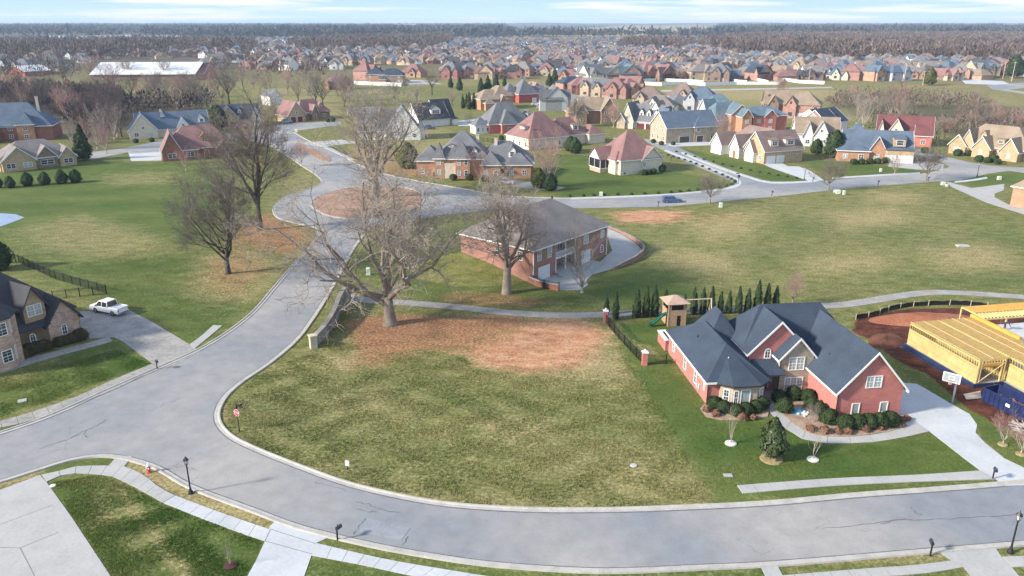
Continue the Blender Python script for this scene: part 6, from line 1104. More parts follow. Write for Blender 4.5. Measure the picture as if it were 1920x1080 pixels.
def suv(name, label, px, py, rz, col, L=4.8, Wd=1.9, Hh=1.65, cat='car', seed=0, loc=None):
    x, y = loc or pxy(px, py); t = thing(name, label, cat, (x, y, .0), rz); paint = mat('paint_%s_%d' % (name, seed), col, .3, .06, 1, spec=.7)
    h = L/2; low = [(-h, .35), (-h+.1, .25), (h-.1, .25), (h, .4), (h-.02, .72), (h-.25, .88), (h-1.3, .98), (-h+.1, 1.02), (-h, .9)]
    MB().add(*[(car_body(L, Wd, low, None, 2.8, .35)).v, (car_body(L, Wd, low, None, 2.8, .35)).f]).build('body', paint, t)
    z0 = .95; gl = [(h-1.45, z0), (h-2.15, Hh-.05), (-h+.55, Hh-.05), (-h+.1, z0)]; cabin(gl, Wd-.08, Wd-.42, z0, Hh-.05).build('glass', M['carglass'], t)
    r = MB().add(*[cabin([(h-2.12, Hh-.06), (h-2.3, Hh+.02), (-h+.65, Hh+.02), (-h+.45, Hh-.06)], Wd-.36, Wd-.42, Hh-.06, Hh+.02).v, cabin([(0, 0), (1, 1), (2, 1), (3, 0)], 1, 1, 0, 1).f])
    for sy in (-1, 1):
        for xa, xb in ((h-1.42, h-2.15), (-.15, -.2), (-h+.12, -h+.58)): r.tube([(xa, sy*(Wd-.06)/2, z0), (xb, sy*(Wd-.40)/2, Hh-.04)], .045, 4)
    r.build('roof', paint, t)
    for sy in (-1, 1): MB().box(h-.06, h+.01, sy*(Wd/2-.3)-.2, sy*(Wd/2-.3)+.2, .6, .76).build('headlight', M['headl'], t); MB().box(-h-.015, -h+.05, sy*(Wd/2-.2)-.13, sy*(Wd/2-.2)+.13, .68, .92).build('taillight', M['lightred'], t)
    wheels(t, L*.58, Wd/2, .36); return t
def pickup():
    a, b = at(180, 582), at(236, 592); c = (at(176, 585)+at(236, 587))/2; d = (at(238, 590)-at(178, 578)); rz = math.atan2(-d.y, -d.x)
    t = thing('pickup_truck', 'white pickup truck parked on the shaded driveway of the left house', 'pickup truck', (c.x, c.y, .04), rz); pw = mat('paint_white', (.78, .80, .82), .3, .03, 1, spec=.7); L = 6.1; h = L/2; W_ = 2.0
    low = [(-h, .5), (-h+.05, .42), (h-.1, .4), (h, .55), (h-.02, 1.0), (h-.2, 1.12), (h-1.25, 1.2), (-h, 1.2)]; q = car_body(L, W_, low, None, 0, 0); MB().add(q.v, q.f).build('body', pw, t)
    bed = MB().box(-h+.06, -h+2.0, -W_/2+.06, -W_/2+.14, 1.1, 1.32).box(-h+.06, -h+2.0, W_/2-.14, W_/2-.06, 1.1, 1.32).box(-h+.0, -h+.08, -W_/2+.06, W_/2-.06, 1.1, 1.32); bo = bed.build('cargo_bed', pw, t); MB().box(-h+.1, -h+1.98, -W_/2+.15, W_/2-.15, 1.21, 1.26).build('bed_cover', mat('bed_cover', (.42, .45, .48), .6, .05, 1), bo)
    z0, z1 = 1.16, 1.98; gl = [(h-1.35, z0), (h-2.1, z1), (-h+2.32, z1), (-h+2.2, z0)]; cabin(gl, W_-.1, W_-.42, z0, z1).build('glass', M['carglass'], t)
    r = MB(); c1 = cabin([(h-2.05, z1-.02), (h-2.2, z1+.07), (-h+2.4, z1+.07), (-h+2.3, z1-.02)], W_-.36, W_-.46, z1-.02, z1+.07); r.add(c1.v, c1.f)
    for sy in (-1, 1):
        for xa, xb in ((h-1.33, h-2.1), (h-2.7, h-2.75), (-h+2.22, -h+2.33)): r.tube([(xa, sy*(W_-.08)/2, z0), (xb, sy*(W_-.4)/2, z1)], .06, 4)
        MB().rbox((h-1.6, sy*(W_/2+.12), 1.28), (.06, 0, 0), (0, .1, 0), (0, 0, .09)).build('mirror', M['black'], t); MB().box(-h-.015, -h+.05, sy*(W_/2-.12)-.09, sy*(W_/2-.12)+.09, .75, 1.05).build('taillight', M['lightred'], t); MB().box(h-.05, h+.01, sy*(W_/2-.28)-.2, sy*(W_/2-.28)+.2, .7, .92).build('headlight', M['headl'], t)
    r.build('roof', pw, t); MB().box(-h-.1, -h+.02, -W_/2+.1, W_/2-.1, .42, .62).build('bumper', M['rim'], t); MB().box(-h-.03, -h-.011, -.28, .28, .64, .78).build('number_plate', M['sign_white'], t); wheels(t, 3.6, W_/2, .42)
pickup()
suv('parked_car', 'dark blue car driving on the street above the wide field', 1259, 379, at(1300, 376).xy.angle_signed(Vector((1, 0)))*0+R(4), (.05, .10, .24), 4.9, seed=1).name = 'car'
suv('parked_car', 'silver blue car parked at the tan house with wine red garage doors', 538, 230, R(30), (.35, .45, .55), 4.6, seed=2); suv('parked_car', 'white car parked before the bright red brick house', 1005, 197, R(5), (.7, .7, .7), 4.8, seed=3)
suv('parked_car', 'dark blue car in front of the white garage house with a four light dormer', 806, 242, R(0), (.05, .08, .16), 4.5, seed=4); suv('parked_car', 'dark gray car parked by the tan garages, left of the pair', 1694, 303, R(-30), (.03, .03, .04), 4.8, seed=5); suv('parked_car', 'black car parked by the tan garages, right of the pair', 1716, 302, R(-10), (.015, .015, .02), 4.8, seed=6)
suv('parked_car', 'gray car beside the orange brick house on the meadow', 763, 152, 0, (.12, .13, .15), 4.6, seed=7); suv('parked_car', 'silver blue car in the navy roofed house drive behind bare branches', 452, 239, R(20), (.4, .46, .5), 4.4, seed=8); suv('parked_car', 'pale car parked far along the road by the roundabout houses', 951, 345, R(-20), (.5, .5, .5), 4.4, seed=9)
# ------------------------------------------------------------------ playhouse with slide and swing
a = at(1252, 612); t = thing('playhouse', 'wooden playhouse with beige hip roof, green slide and swing beam in the fenced yard', 'playhouse', (a.x, a.y, 0), R(8))
M['play_wood'] = mat('play_wood', (.40, .27, .17), .85, .25, 3, stretch=(1, 1, 4)); M['play_pale'] = mat('play_pale', (.55, .45, .34), .8, .15, 2); M['slide'] = mat('slide_green', (.01, .13, .075), .35, .1, 1, spec=.5)
w = MB()
for x in (0, 2.6):
    for y in (0, 2.6): w.box(x-.08, x+.08, y-.08, y+.08, 0, 3.6)
w.box(-.06, 2.66, -.06, 2.66, 1.6, 1.75).build('frame', M['play_wood'], t)
w = MB().box(0, 1.3, -.04, .04, 0, 1.6).box(1.9, 2.6, -.04, .04, 0, 1.6).box(-.04, .04, 0, 2.6, 0, 1.6).box(0, 2.6, -.04, .04, 1.75, 2.45).box(-.04, .04, .8, 2.6, 1.75, 2.45).box(2.56, 2.64, 0, 2.6, 1.75, 2.45).box(0, .4, -.04, .04, 2.45, 3.5).box(2.2, 2.6, -.04, .04, 2.45, 3.5).box(0, 2.6, -.04, .04, 3.2, 3.5).box(-.04, .04, 0, 2.6, 3.3, 3.5); w.build('side_panel', M['play_wood'], t)
MB().box(1.32, 1.88, -.02, .02, 0, 1.58).build('opening', M['black'], t); MB().box(.42, 2.18, -.01, .02, 2.47, 3.18).build('opening', M['black'], t)  # black panels set in the door and window gaps as the inside's shade
MB().add([(-.5,-.5,3.5),(3.1,-.5,3.5),(3.1,3.1,3.5),(-.5,3.1,3.5),(1.1,1.3,4.4),(1.5,1.3,4.4)], [(0,3,2,1),(0,1,5,4),(1,2,5),(2,3,4,5),(3,0,4)]).build('roof', mat('play_roof', (.42, .29, .22), .85, .12, 2), t)
pts = [(-.1, .5, 1.7), (-.7, .45, 1.5), (-1.5, .35, .85), (-2.3, .25, .3), (-2.8, .2, .22)]; vs = []; fs = []
for i, p in enumerate(pts):
    for u, zz in ((-.34, .28), (-.26, .0), (.26, .0), (.34, .28), (.30, .28), (.22, .06), (-.22, .06), (-.30, .28)): vs.append((p[0], p[1]+u, p[2]+zz))
for i in range(4):
    for k in range(8): fs.append((i*8+k, i*8+(k+1) % 8, (i+1)*8+(k+1) % 8, (i+1)*8+k))
MB().add(vs, fs).build('slide', M['slide'], t)
MB().tube([(2.6, 1.3, 3.5), (7.0, 1.3, 3.5)], .09, 6).tube([(6.9, 1.3, 3.55), (6.5, -.4, 0)], .08, 6).tube([(6.9, 1.3, 3.55), (7.2, 3.0, 0)], .08, 6).tube([(6.7, .4, 1.6), (7.0, 2.2, 1.6)], .06, 6).build('swing_beam', M['play_pale'], t)
for x in (3.8, 5.4): s_ = MB().box(x-.25, x+.25, 1.2, 1.4, .5, .55).build('swing_seat', M['black'], t); MB().tube([(x-.22, 1.3, .55), (x-.22, 1.3, 3.45)], .012, 4).tube([(x+.22, 1.3, .55), (x+.22, 1.3, 3.45)], .012, 4).build('swing_rope', M['play_pale'], s_)
# grill on the terrace
p = L2W(HERO, 1.6, 17.6, .9); t = thing('grill', 'dark barbecue grill on the brick terrace of the navy roofed house', 'grill', p, HERO.rz); MB().box(-.5, .5, -.25, .25, .6, .95).lathe([(.26, 0), (.24, .18), (.05, .28)], 10, (0, 0, .95), 1.7, 1).build('hood', M['gray_sid'], t); MB().box(-.5, -.44, -.25, .25, 0, .6).box(.44, .5, -.25, .25, 0, .6).build('leg', M['black'], t)
# tarp and stones heap in the bed
x, y = pxy(1497, 774); rn_ = random.Random(2); vs = []; fs = []; n = 9
for i in range(n):
    for j in range(n): u, v = i/(n-1)-.5, j/(n-1)-.5; r_ = math.hypot(u, v); vs.append((u*1.7, v*1.3, max(.12, .55*(1-2*r_)+rn_.uniform(-.06, .06))))
for i in range(n-1):
    for j in range(n-1): fs.append((i*n+j, (i+1)*n+j, (i+1)*n+j+1, i*n+j+1))
o = MB().add(vs, fs).build('tarp', mat('tarp_blue', (.10, .35, .55), .5, .2, 2), None, loc=(x, y, 0)); tag(o, 'crumpled blue tarp in the pebble bed between boxwoods', 'tarp')
x, y = pxy(1507, 778); mb = MB()
for i in range(14): a_ = rn_.random()*6.28; r_ = rn_.random()*.6; mb.lathe([(.16, 0), (.19, .08), (.1, .2), (.02, .24)], 7, (r_*math.cos(a_)*1.3, r_*math.sin(a_), .1))
o = mb.build('stone_pile', M['stone_ring'], None, loc=(x, y, 0)); tag(o, 'pile of white stones beside the blue tarp', 'stones')
plant('spirea', 'dry_shrub', 'pale twiggy bare shrub behind the white stone pile', 1524, 790, 1.6, 1, m='twig_tan') if False else place_tree('small', 'bare_tree', 'low pale twiggy shrub behind the white stone pile', *pxy(1524, 792), .27, 1.0, twig='twig_tan')
x, y = pxy(1685, 768); o = MB().lathe([(.02, -.3), (.2, -.22), (.29, 0), (.2, .22), (.02, .3)], 12).build('red_target', mat('red_plastic', (.55, .02, .05), .4, .05), None, loc=(x-.1, y+.2, 1.0)); tag(o, 'small red round object at the garage corner', 'ball')
# basketball hoop
a = at(1785, 757); t = thing('basketball_hoop', 'basketball hoop with clear framed backboard on a gray pole beside the driveway', 'basketball hoop', (a.x, a.y, 0), R(-20))
MB().rbox((0, 0, 1.5), (.09, 0, 0), (0, .09, 0), (0, 0, 1.5)).build('pole', mat('hoop_gray', (.20, .23, .25), .5, .1), t); MB().tube([(0, 0, 2.95), (-.55, -.25, 3.4)], .05, 6).tube([(0, 0, 2.6), (-.55, -.25, 3.05)], .05, 6).build('arm', MATS['hoop_gray'], t)
def B(u, z): return (-.6-u*.35, -.28-.0+u*0+(-u*.9)*0, z)
bb = MB(); wv = Vector((-.94, .34, 0)).normalized(); cen = Vector((-.62, -.3, 3.35)); up = Vector((0, 0, 1)); nb = wv.cross(up)
for c_, hx, hz in ((cen+up*.52, .9, .05), (cen-up*.52, .9, .05), (cen+wv*.87, .05, .5), (cen-wv*.87, .05, .5), (cen+up*.18, .3, .03), (cen-up*.22, .3, .03), (cen+wv*.29, .03, .2), (cen-wv*.29, .03, .2)): bb.rbox(c_, wv*hx, nb*.03, up*hz)
bo = bb.build('backboard', M['trim'], t); MB().rbox(cen, wv*.85, nb*.012, up*.5).build('board_glass', mat('hoop_glass', (.30, .33, .34), .15, .1, spec=.7), bo)
fr = nb if nb.y < 0 else -nb; rc = cen-up*.3+fr*.32; rp = [rc+wv*.23*math.cos(k*.5236)+fr*.23*math.sin(k*.5236) for k in range(13)]; ro = MB().tube(rp, .02, 5, False).build('rim', mat('rim_orange', (.5, .12, .02), .5, .1), t)
nt_ = MB()
for k in range(12): nt_.tube([rp[k], rc+(rp[(k+1) % 12]-rc)*.6-up*.42], .012, 3)
nt_.build('net', M['trim'], ro)
# ------------------------------------------------------------------ house under construction
M['osb'] = mat('osb_yellow', (.48, .37, .14), .8, .14, .9, scale2=5); M['lumber'] = mat('lumber_yellow', (.64, .50, .22), .8, .12, 2); M['lumber_o'] = mat('lumber_orange', (.62, .33, .07), .8, .15, 2); M['osb'] = brickmat('osb_panels', (.50, .39, .17), (.43, .33, .13), (.30, .22, .09), .25)
for n_ in M['osb'].node_tree.nodes:
    if n_.bl_idname == 'ShaderNodeTexBrick': n_.inputs['Brick Width'].default_value = 2.44; n_.inputs['Row Height'].default_value = 1.22; n_.inputs['Mortar Size'].default_value = .025
M['blue_wrap'] = mat('blue_membrane', (.022, .034, .085), .45, .25, .8, spec=.5); M['found'] = mat('foundation', (.40, .40, .38), .9, .1, 1); M['mudm'] = mat('fresh_mud', (.09, .035, .022), .95, .3, .6, col2=(.2, .08, .045), bump=.6)
a = at(1829, 719.5, .5); b = at(1705.6, 647, .5); yv = (b-a); rz = math.atan2(yv.y, yv.x)-math.pi/2; LL = 12.6
t = thing('unfinished_house', 'unfinished house frame of yellow sheathing and open roof joists on a blue wrapped foundation', 'construction', (a.x, a.y, 0), rz)
osb = MB().box(-.06, 0, 0, LL, .55, 2.75).box(0, 9, LL, LL+.06, .55, 2.75).box(4.3, 4.36, -8, 12, .5, 2.85).box(4.36, 9.6, -8.06, -8, .5, 2.85); osb.build('sheathing', M['osb'], t)
MB().box(-.25, 3.9, -.1, LL+.1, -.1, .50).box(3.9, 10.6, -8.2, LL+.1, -.1, .45).box(10.6, 24, 3.5, 16, -.1, .45).build('foundation', M['found'], t)
MB().box(-.40, -.27, -.2, LL+.2, 0, .56).box(-.4, 3.7, -.25, -.12, 0, .56).box(-1.0, -.4, 1, LL+.3, 0, .05).box(3.76, 3.88, -8.2, -.3, 0, .5).box(3.0, 3.7, -8.4, -.6, 0, .05).build('foundation_wrap', M['blue_wrap'], t)
stud = MB(); k = int(LL/.41)
for i in range(k+1):
    y = i*LL/k; stud.box(-.02, .07, y-.02, y+.02, 2.75, 3.35)
    if y < 6: stud.box(3.55, 3.65, y-.02, y+.02, .55, 3.3)
for i in range(49): y = -8+i*.41; stud.box(4.32, 4.41, y-.02, y+.02, 2.85, 3.5)
stud.box(-.05, .1, 0, LL, 3.35, 3.45).box(3.5, 3.7, 0, LL, 3.32, 3.42).box(-.05, 3.7, -.02, .08, 3.0, 3.1).box(-.05, .12, -.03, .12, .55, 3.3).box(3.55, 3.7, -.03, .12, .55, 3.3).box(.3, .42, -.03, .12, .55, 3.3).box(3.2, 3.32, -.03, .12, .55, 3.3).box(4.3, 4.42, -8, 12, 3.5, 3.6)
for i in range(10): x_ = .1+i*.4; stud.box(x_-.02, x_+.02, 0, .08, 3.1, 3.35)
stud.tube([(.2, -.02, .6), (3.4, -.02, 2.95)], .05, 4).tube([(.1, 3.2, .6), (3.3, .1, 2.9)], .04, 4); stud.build('stud_wall', M['lumber'], t)
MB().box(.1, 3.6, .0, .1, 2.75, 3.0).box(.42, 3.2, .3, .36, 2.4, 2.75).build('header_beam', M['lumber_o'], t)
j = MB(); k = int(LL/.4)
for i in range(k+1): y = .1+i*(LL-.2)/k; j.box(-.05, 3.95, y-.022, y+.022, 3.46, 3.68)
for x_ in (-.07, 1.8, 3.95): j.box(x_-.03, x_+.03, .02, LL, 3.69, 3.73)
for i in range(50): y = -7.9+i*.41; j.box(4.2, 9.4, y-.022, y+.022, 3.62, 3.84)
for x_ in (6.0, 7.7): j.box(x_-.03, x_+.03, -8, 12.4, 3.85, 3.89)
for i in range(26): x_ = 11+i*.55; j.box(x_-.03, x_+.03, 12.2, 16.6, 3.5, 3.68)
for y in (12.2, 16.5):
    for x_ in (11, 14.5, 18): j.box(x_-.08, x_+.08, y-.08, y+.08, .3, 3.5)
    j.box(10.9, 25, y-.06, y+.06, 3.3, 3.49)
j.tube([(11, 12.2, 3.3), (12.4, 12.2, .6)], .05, 4).tube([(14.5, 12.2, 3.3), (15.9, 12.2, .6)], .05, 4); j.build('roof_joist', M['lumber'], t)
MB().box(.0, 3.9, .1, LL-.1, 3.28, 3.31).box(4.45, 9.3, -7.8, LL-.1, 3.3, 3.5).box(11, 25, 14, 16.5, 3.69, 3.72).build('floor_deck', M['lumber_o'], t); MB().box(8.9, 9.3, 4, 12.5, 3.86, 4.3).build('parapet', M['lumber_o'], t)
MB().box(4.4, 9.3, 5.1, LL, .6, 3.25).build('inner_wall', M['osb'], t)
MB().box(9.8, 25, 4.2, 12.0, .3, 2.6).build('white_deck', M['concrete_new'], t)
# worker bending on the white deck
def person(label, loc, rz, top, trousers, skin=(.45, .28, .2)):
    t = thing('worker', label, 'person', loc, rz)
    def skin_mesh(name, pts, edges, rad, m, sub=2):
        me = bpy.data.meshes.new(name); me.from_pydata(pts, edges, []); o = bpy.data.objects.new(name, me); COL.objects.link(o); o.modifiers.new('s', 'SKIN'); o.modifiers.new('u', 'SUBSURF').levels = 1; o.modifiers['u'].render_levels = 1
        for i, r in enumerate(rad): me.skin_vertices[0].data[i].radius = (r, r)
        me.skin_vertices[0].data[0].use_root = True; bpy.context.view_layer.update(); e = bpy.data.meshes.new_from_object(o.evaluated_get(bpy.context.evaluated_depsgraph_get())); bpy.data.objects.remove(o); e.name = name; e.materials.clear(); e.materials.append(m); return mobj(name, e, t)
    P = [(0,0,.95),(.22,0,1.08),(.46,0,1.14),(.60,0,1.12),(.72,0,1.06),  (-.02,.11,.9),(.05,.13,.48),(-.06,.14,.08),(.08,.15,.04),  (-.02,-.11,.9),(.14,-.13,.5),(.1,-.14,.08),(.24,-.15,.04),  (.46,.2,1.1),(.52,.24,.8),(.66,.2,.56),(.70,.19,.48),  (.46,-.2,1.1),(.56,-.24,.82),(.72,-.18,.6),(.76,-.17,.52)]
    Ed = [(0,1),(1,2),(2,3),(3,4),(0,5),(5,6),(6,7),(7,8),(0,9),(9,10),(10,11),(11,12),(2,13),(13,14),(14,15),(15,16),(2,17),(17,18),(18,19),(19,20)]
    rd = [.14,.14,.15,.065,.10, .10,.065,.045,.04, .10,.065,.045,.04, .07,.05,.036,.03, .07,.05,.036,.03]
    skin_mesh('body', P, Ed, rd, mat('cloth_'+top[0], top[1], .9, .1)); skin_mesh('trousers', [P[0], P[5], P[6], P[7], P[9], P[10], P[11]], [(0,1),(1,2),(2,3),(0,4),(4,5),(5,6)], [.155,.112,.078,.06,.112,.078,.06], mat('cloth_'+trousers[0], trousers[1], .9, .1))
    hd = MB().lathe([(.02, -.13), (.07, -.1), (.095, 0), (.085, .08), (.02, .13)], 10, (.76, 0, 1.05)).build('head', mat('skin', skin, .7, .1), t, smooth=True); MB().lathe([(.1, 0), (.1, .06), (.05, .13), (.01, .15)], 10, (.77, 0, 1.07)).build('cap', mat('cloth_cap', (.05, .06, .09), .8, .1), hd)
    return t
dsk = at(1882, 618, 2.6); person('worker in dark clothes bending over on the white deck of the unfinished house', (dsk.x, dsk.y, 2.6), R(-30), ('navy', (.03, .04, .08)), ('denim', (.05, .06, .10)))
# mud heaps
def mound(label, pts, h, m='mudm', name='soil_heap'):
    q = P2(pts); c = sum(q, Vector((0, 0)))/len(q); rn2 = random.Random(len(pts)); vs = []; fs = []; n = len(q); K = 6
    for k in range(K+1):
        for p in q: s_ = 1-k/K; v = c+(p-c)*s_; vs.append((v.x+rn2.uniform(-.15, .15)*(k > 0), v.y+rn2.uniform(-.15, .15)*(k > 0), -.05+h*(1-s_**1.6)+rn2.uniform(-.08, .08)*(k > 0)))
    for k in range(K):
        for i in range(n): j_ = (i+1) % n; fs.append((k*n+i, k*n+j_, (k+1)*n+j_, (k+1)*n+i))
    o = MB().add(vs, fs).build(name, M[m], None, smooth=True); tag(o, label, 'soil heap')
M['mud_red'] = mat('red_clay', (.24, .075, .04), .95, .3, .5, col2=(.34, .15, .08), bump=.6)
def ell(cx_, cy_, a_, b_, n=22): return [(cx_+a_*math.cos(k*6.283/n), cy_+b_*math.sin(k*6.283/n)) for k in range(n)]
mound('long bank of red clay below the black silt fence', ell(1735, 600, 112, 13), 1.0, 'mud_red'); mound('dark churned mud heap left of the yellow house frame', ell(1660, 640, 36, 16), .6)
# silt fence
P = spline(P2([(1604,599),(1640,592),(1665,583),(1700,576),(1740,573),(1800,572),(1850,577)]), 6); t = thing('silt_fence', 'black silt fence with pale stakes curving above the red clay', 'fence', (P[0].x, P[0].y, 0)); vs = []; fs = []; n = len(P); stm = MB().box(-.04, .04, -.04, .04, 0, .95).mesh('stake', M['play_pale']); rn2 = random.Random(5)
for i, p in enumerate(P):
    o_ = p-P[0]
    for z, k in ((0, 0), (.35, .05), (.75+rn2.uniform(-.12, .05), -.04)): vs.append((o_.x, o_.y+k+rn2.uniform(-.05, .05), z))
    if i % 4 == 0: mobj('stake', stm, t, (o_.x, o_.y-.08, 0))
vs += [(x_, y_+.03, z_) for x_, y_, z_ in vs]
m_ = n*3
for i in range(n-1):
    for k in range(2): a_ = i*3+k; fs += [(a_, a_+3, a_+4, a_+1), (m_+a_, m_+a_+1, m_+a_+4, m_+a_+3)]
MB().add(vs, fs).build('fabric', M['black'], t)
# dumpster
a = at(1838, 752); b = at(1925, 795); d = b-a; rz = math.atan2(d.y, d.x); t = thing('dumpster', 'long open dark blue dumpster full of debris beside the unfinished house', 'dumpster', (a.x, a.y, 0), rz); M['dump'] = mat('dumpster_blue', (.014, .024, .085), .5, .25, 1.2)
w = MB().box(0, 7, 0, .06, .15, 1.7).box(0, 7, 2.4, 2.46, .15, 1.7).box(0, .06, .06, 2.4, .15, 1.7).box(6.94, 7, .06, 2.4, .15, 1.7).box(0, 7, .06, 2.4, .1, .16)
for i in range(11): w.box(.3+i*.62, .4+i*.62, -.07, 0, .15, 1.6)
w.build('body', M['dump'], t); MB().box(-.06, 7.06, -.1, .08, 1.7, 1.8).box(-.06, 7.06, 2.38, 2.54, 1.7, 1.8).box(-.08, .1, .08, 2.38, 1.7, 1.8).build('rim', M['dump'], t); MB().box(3.1, 3.6, -.10, -.072, .9, 1.25).build('notice', M['sign_white'], t)
db = MB(); rn2 = random.Random(9)
for i in range(60): db.rbox((rn2.uniform(.6, 6.5), rn2.uniform(.4, 2.1), rn2.uniform(.3, 1.15)), Vector((rn2.uniform(-1, 1), rn2.uniform(-1, 1), rn2.uniform(-.3, .3))).normalized()*rn2.uniform(.15, .7), Vector((.05, .06, .02)), Vector((0, .02, .03)))
db.box(.1, 6.9, .1, 2.36, .16, .5); tag(db.build('debris', M['leaf_brown'], t), kind='stuff')
o = MB().prism(P2([(1806,741),(1838,735),(1840,748),(1812,751)]), .1, .16).build('plywood_sheet', M['play_pale'], None); tag(o, 'pale plywood sheets lying in the mud left of the dumpster', 'plywood')
o = MB(); rn2 = random.Random(4); q = at(1856, 716)
for i in range(16): o.rbox((q.x+rn2.uniform(-1, 1.6), q.y+rn2.uniform(-1, 1), .08+.05*i/3), Vector((rn2.uniform(-1, 1), rn2.uniform(-1, 1), 0)).normalized()*rn2.uniform(.5, 1.3), Vector((.03, .06, 0)), Vector((0, 0, .03)))
tag(o.build('lumber_pile', M['lumber'], None), 'loose lumber pile in front of the yellow house frame opening', 'lumber'); o = MB()
for i in range(14): q = at(rn2.uniform(1905, 1925), rn2.uniform(795, 812)); o.rbox((q.x, q.y, .1+.02*i), Vector((rn2.uniform(-.3, 1), rn2.uniform(-1, -.3), 0)).normalized()*.8, Vector((.05, .06, 0)), Vector((0, 0, .04)))
tag(o.build('scrap_pile', M['gray_sid'], None), 'gray scrap boards on the grass below the dumpster', 'scrap')
# poles
def pole(px, py, h, label, arm=True, m='play_pale'):
    x, y = pxy(px, py); t = thing('utility_pole', label, 'pole', (x, y, 0), 0, 'poles along the far street'); MB().lathe([(.22, 0), (.14, h)], 8).build('pole', M[m], t)
    if arm: MB().box(-1.3, 1.3, -.1, .1, h-.6, h-.35).build('cross_arm', M[m], t)
for i, (x, y, h) in enumerate([(1694,159,15),(1730,160,10),(1516,156,12),(1880,148,13),(1897,152,14),(1835,132,12),(461,133,15),(1896,152,3)]): pole(x, y, h, 'pale pole by the far street, '+['standing in the red soil left of the olive tree','in front of the olive tree','beside the white fenced navy roofed house','at the right edge before dark trees','tallest at the right edge','behind the red gabled houses','right of the long white roof','shortest at the right edge'][i])

# ------------------------------------------------------------------ the packed houses beyond
def small_house(seed):
    """one plain house type of the packed streets: walls, roof, windows, garage"""
    rn2 = random.Random(seed); t = thing('brick_house', 'proto', 'house', (0, 0, 0)); w = MB(); r = MB(); L = rn2.uniform(13, 17); D = rn2.uniform(11, 13); ze = rn2.choice([3.2, 3.4, 5.6, 5.8]); hip = seed != 4
    class T: pass
    h = House.__new__(House); h.root = t; h.w = {}; h.r = {}; h.tr = MB(); h.loc = Vector((0, 0, 0)); h.rz = 0
    h.wing(-L/2, L/2, 0, D, ze, rn2.uniform(4.2, 6.0), 'h' if hip else 'gx', 'brick_tan', 'roof_gray', trim=False)
    gx = rn2.uniform(-L*.3, L*.2); gw = rn2.uniform(4.5, 6.5); h.wing(gx-gw/2, gx+gw/2, -1.4, D*.6, ze-.1, rn2.uniform(2.8, 4.2), 'gy', 'brick_tan', 'roof_gray', trim=False)
    if seed % 2: h.wing(L*.28, L*.52, -.8, D*.5, ze-.05, 2.6, 'gy', 'brick_tan', 'roof_gray', trim=False)
    if seed % 3 == 1: h.wing(-L*.5, -L*.3, 3, D+3, ze+.1, 3.6, 'gy', 'brick_tan', 'roof_gray', trim=False)
    for m, mb in h.w.items(): mb.build('wall', M[m], t)
    for m, mb in h.r.items(): mb.build('roof', M[m], t)
    wm_ = [MB().box(-a_, a_, -.05, 0, 0, c_).mesh('window', M['glass']) for a_, c_ in ((.6, 1.4), (.9, 1.6), (.4, 1.1))]
    for u in (-L*.4, L*.38):
        for z in ([.9] if ze < 5 else [.9, 3.7]): mobj('window', wm_[0], t, (u, 0, z))
    mobj('window', wm_[1], t, (gx, -1.41, 1)); mobj('window', wm_[2], t, (gx, -1.41, ze+.4))
    MB().box(gx+gw*.5+.6, gx+gw*.5+3.2, -.06, 0, 0, 2.2).build('garage_door', M['gd_white'], t)
    return t
protos = [small_house(s) for s in range(7)]
M['far_orange'] = mat('far_orange_brick', (.42, .26, .18), .9, .2, .5); M['far_red'] = mat('far_red_brick', (.28, .13, .11), .9, .2, .5); M['far_pink'] = mat('far_pink_brick', (.38, .22, .18), .9, .2, .5); M['far_tan'] = mat('far_tan_brick', (.46, .37, .26), .9, .2, .5); M['far_brown'] = mat('far_brown_brick', (.24, .17, .135), .9, .2, .5)
WALLS = [('orange brick', 'far_orange'), ('red brick', 'far_red'), ('tan brick', 'far_tan'), ('white', 'white'), ('cream', 'cream'), ('pink brick', 'far_pink'), ('brown brick', 'far_brown'), ('gray', 'gray_sid')]
ROOFS = [('gray', 'roof_gray'), ('warm gray', 'roof_warm'), ('blue gray', 'roof_blue'), ('maroon', 'roof_maroon'), ('brown', 'roof_brown'), ('charcoal', 'roof_dark'), ('tan', 'roof_tan'), ('teal gray', 'roof_teal'), ('navy', 'roof_navy')]
used_p = set()
def copy_plain(p):                     # too far off to show windows: walls and roof only
    c = p.copy(); COL.objects.link(c)
    for ch in p.children:
        if ch.name.startswith(('wall', 'roof')): d = ch.copy(); COL.objects.link(d); d.parent = c
    return c
def far_house(px, py, wi, ri, label=None, group=None, rz=None, s=1.0, pi=None, loc=None):
    rn2 = random.Random(int(px*13+py*7)); pi = rn2.randrange(7) if pi is None else pi; p = protos[pi]
    if pi not in used_p: used_p.add(pi); o = p
    else: o = copy_tree(p) if (loc or pxy(px, py))[1] < 800 else copy_plain(p)
    x, y = loc or pxy(px, py); o.location = (x, y, 0); o.rotation_euler = (0, 0, rn2.uniform(-.6, .6)+rn2.choice([0, 0, 0, 1.57]) if rz is None else rz); o.scale = (s, s, s*rn2.uniform(.9, 1.1))
    for ch in o.children:
        m = WALLS[wi][1] if ch.name.startswith('wall') else ROOFS[ri][1] if ch.name.startswith('roof') else None
        if m: ch.material_slots[0].link = 'OBJECT'; ch.material_slots[0].material = M[m]
    tag(o, label or '%s house with %s roof among the packed far houses' % (WALLS[wi][0], ROOFS[ri][0]), 'house', group or 'packed far %s houses with %s roofs' % (WALLS[wi][0], ROOFS[ri][0])); return o
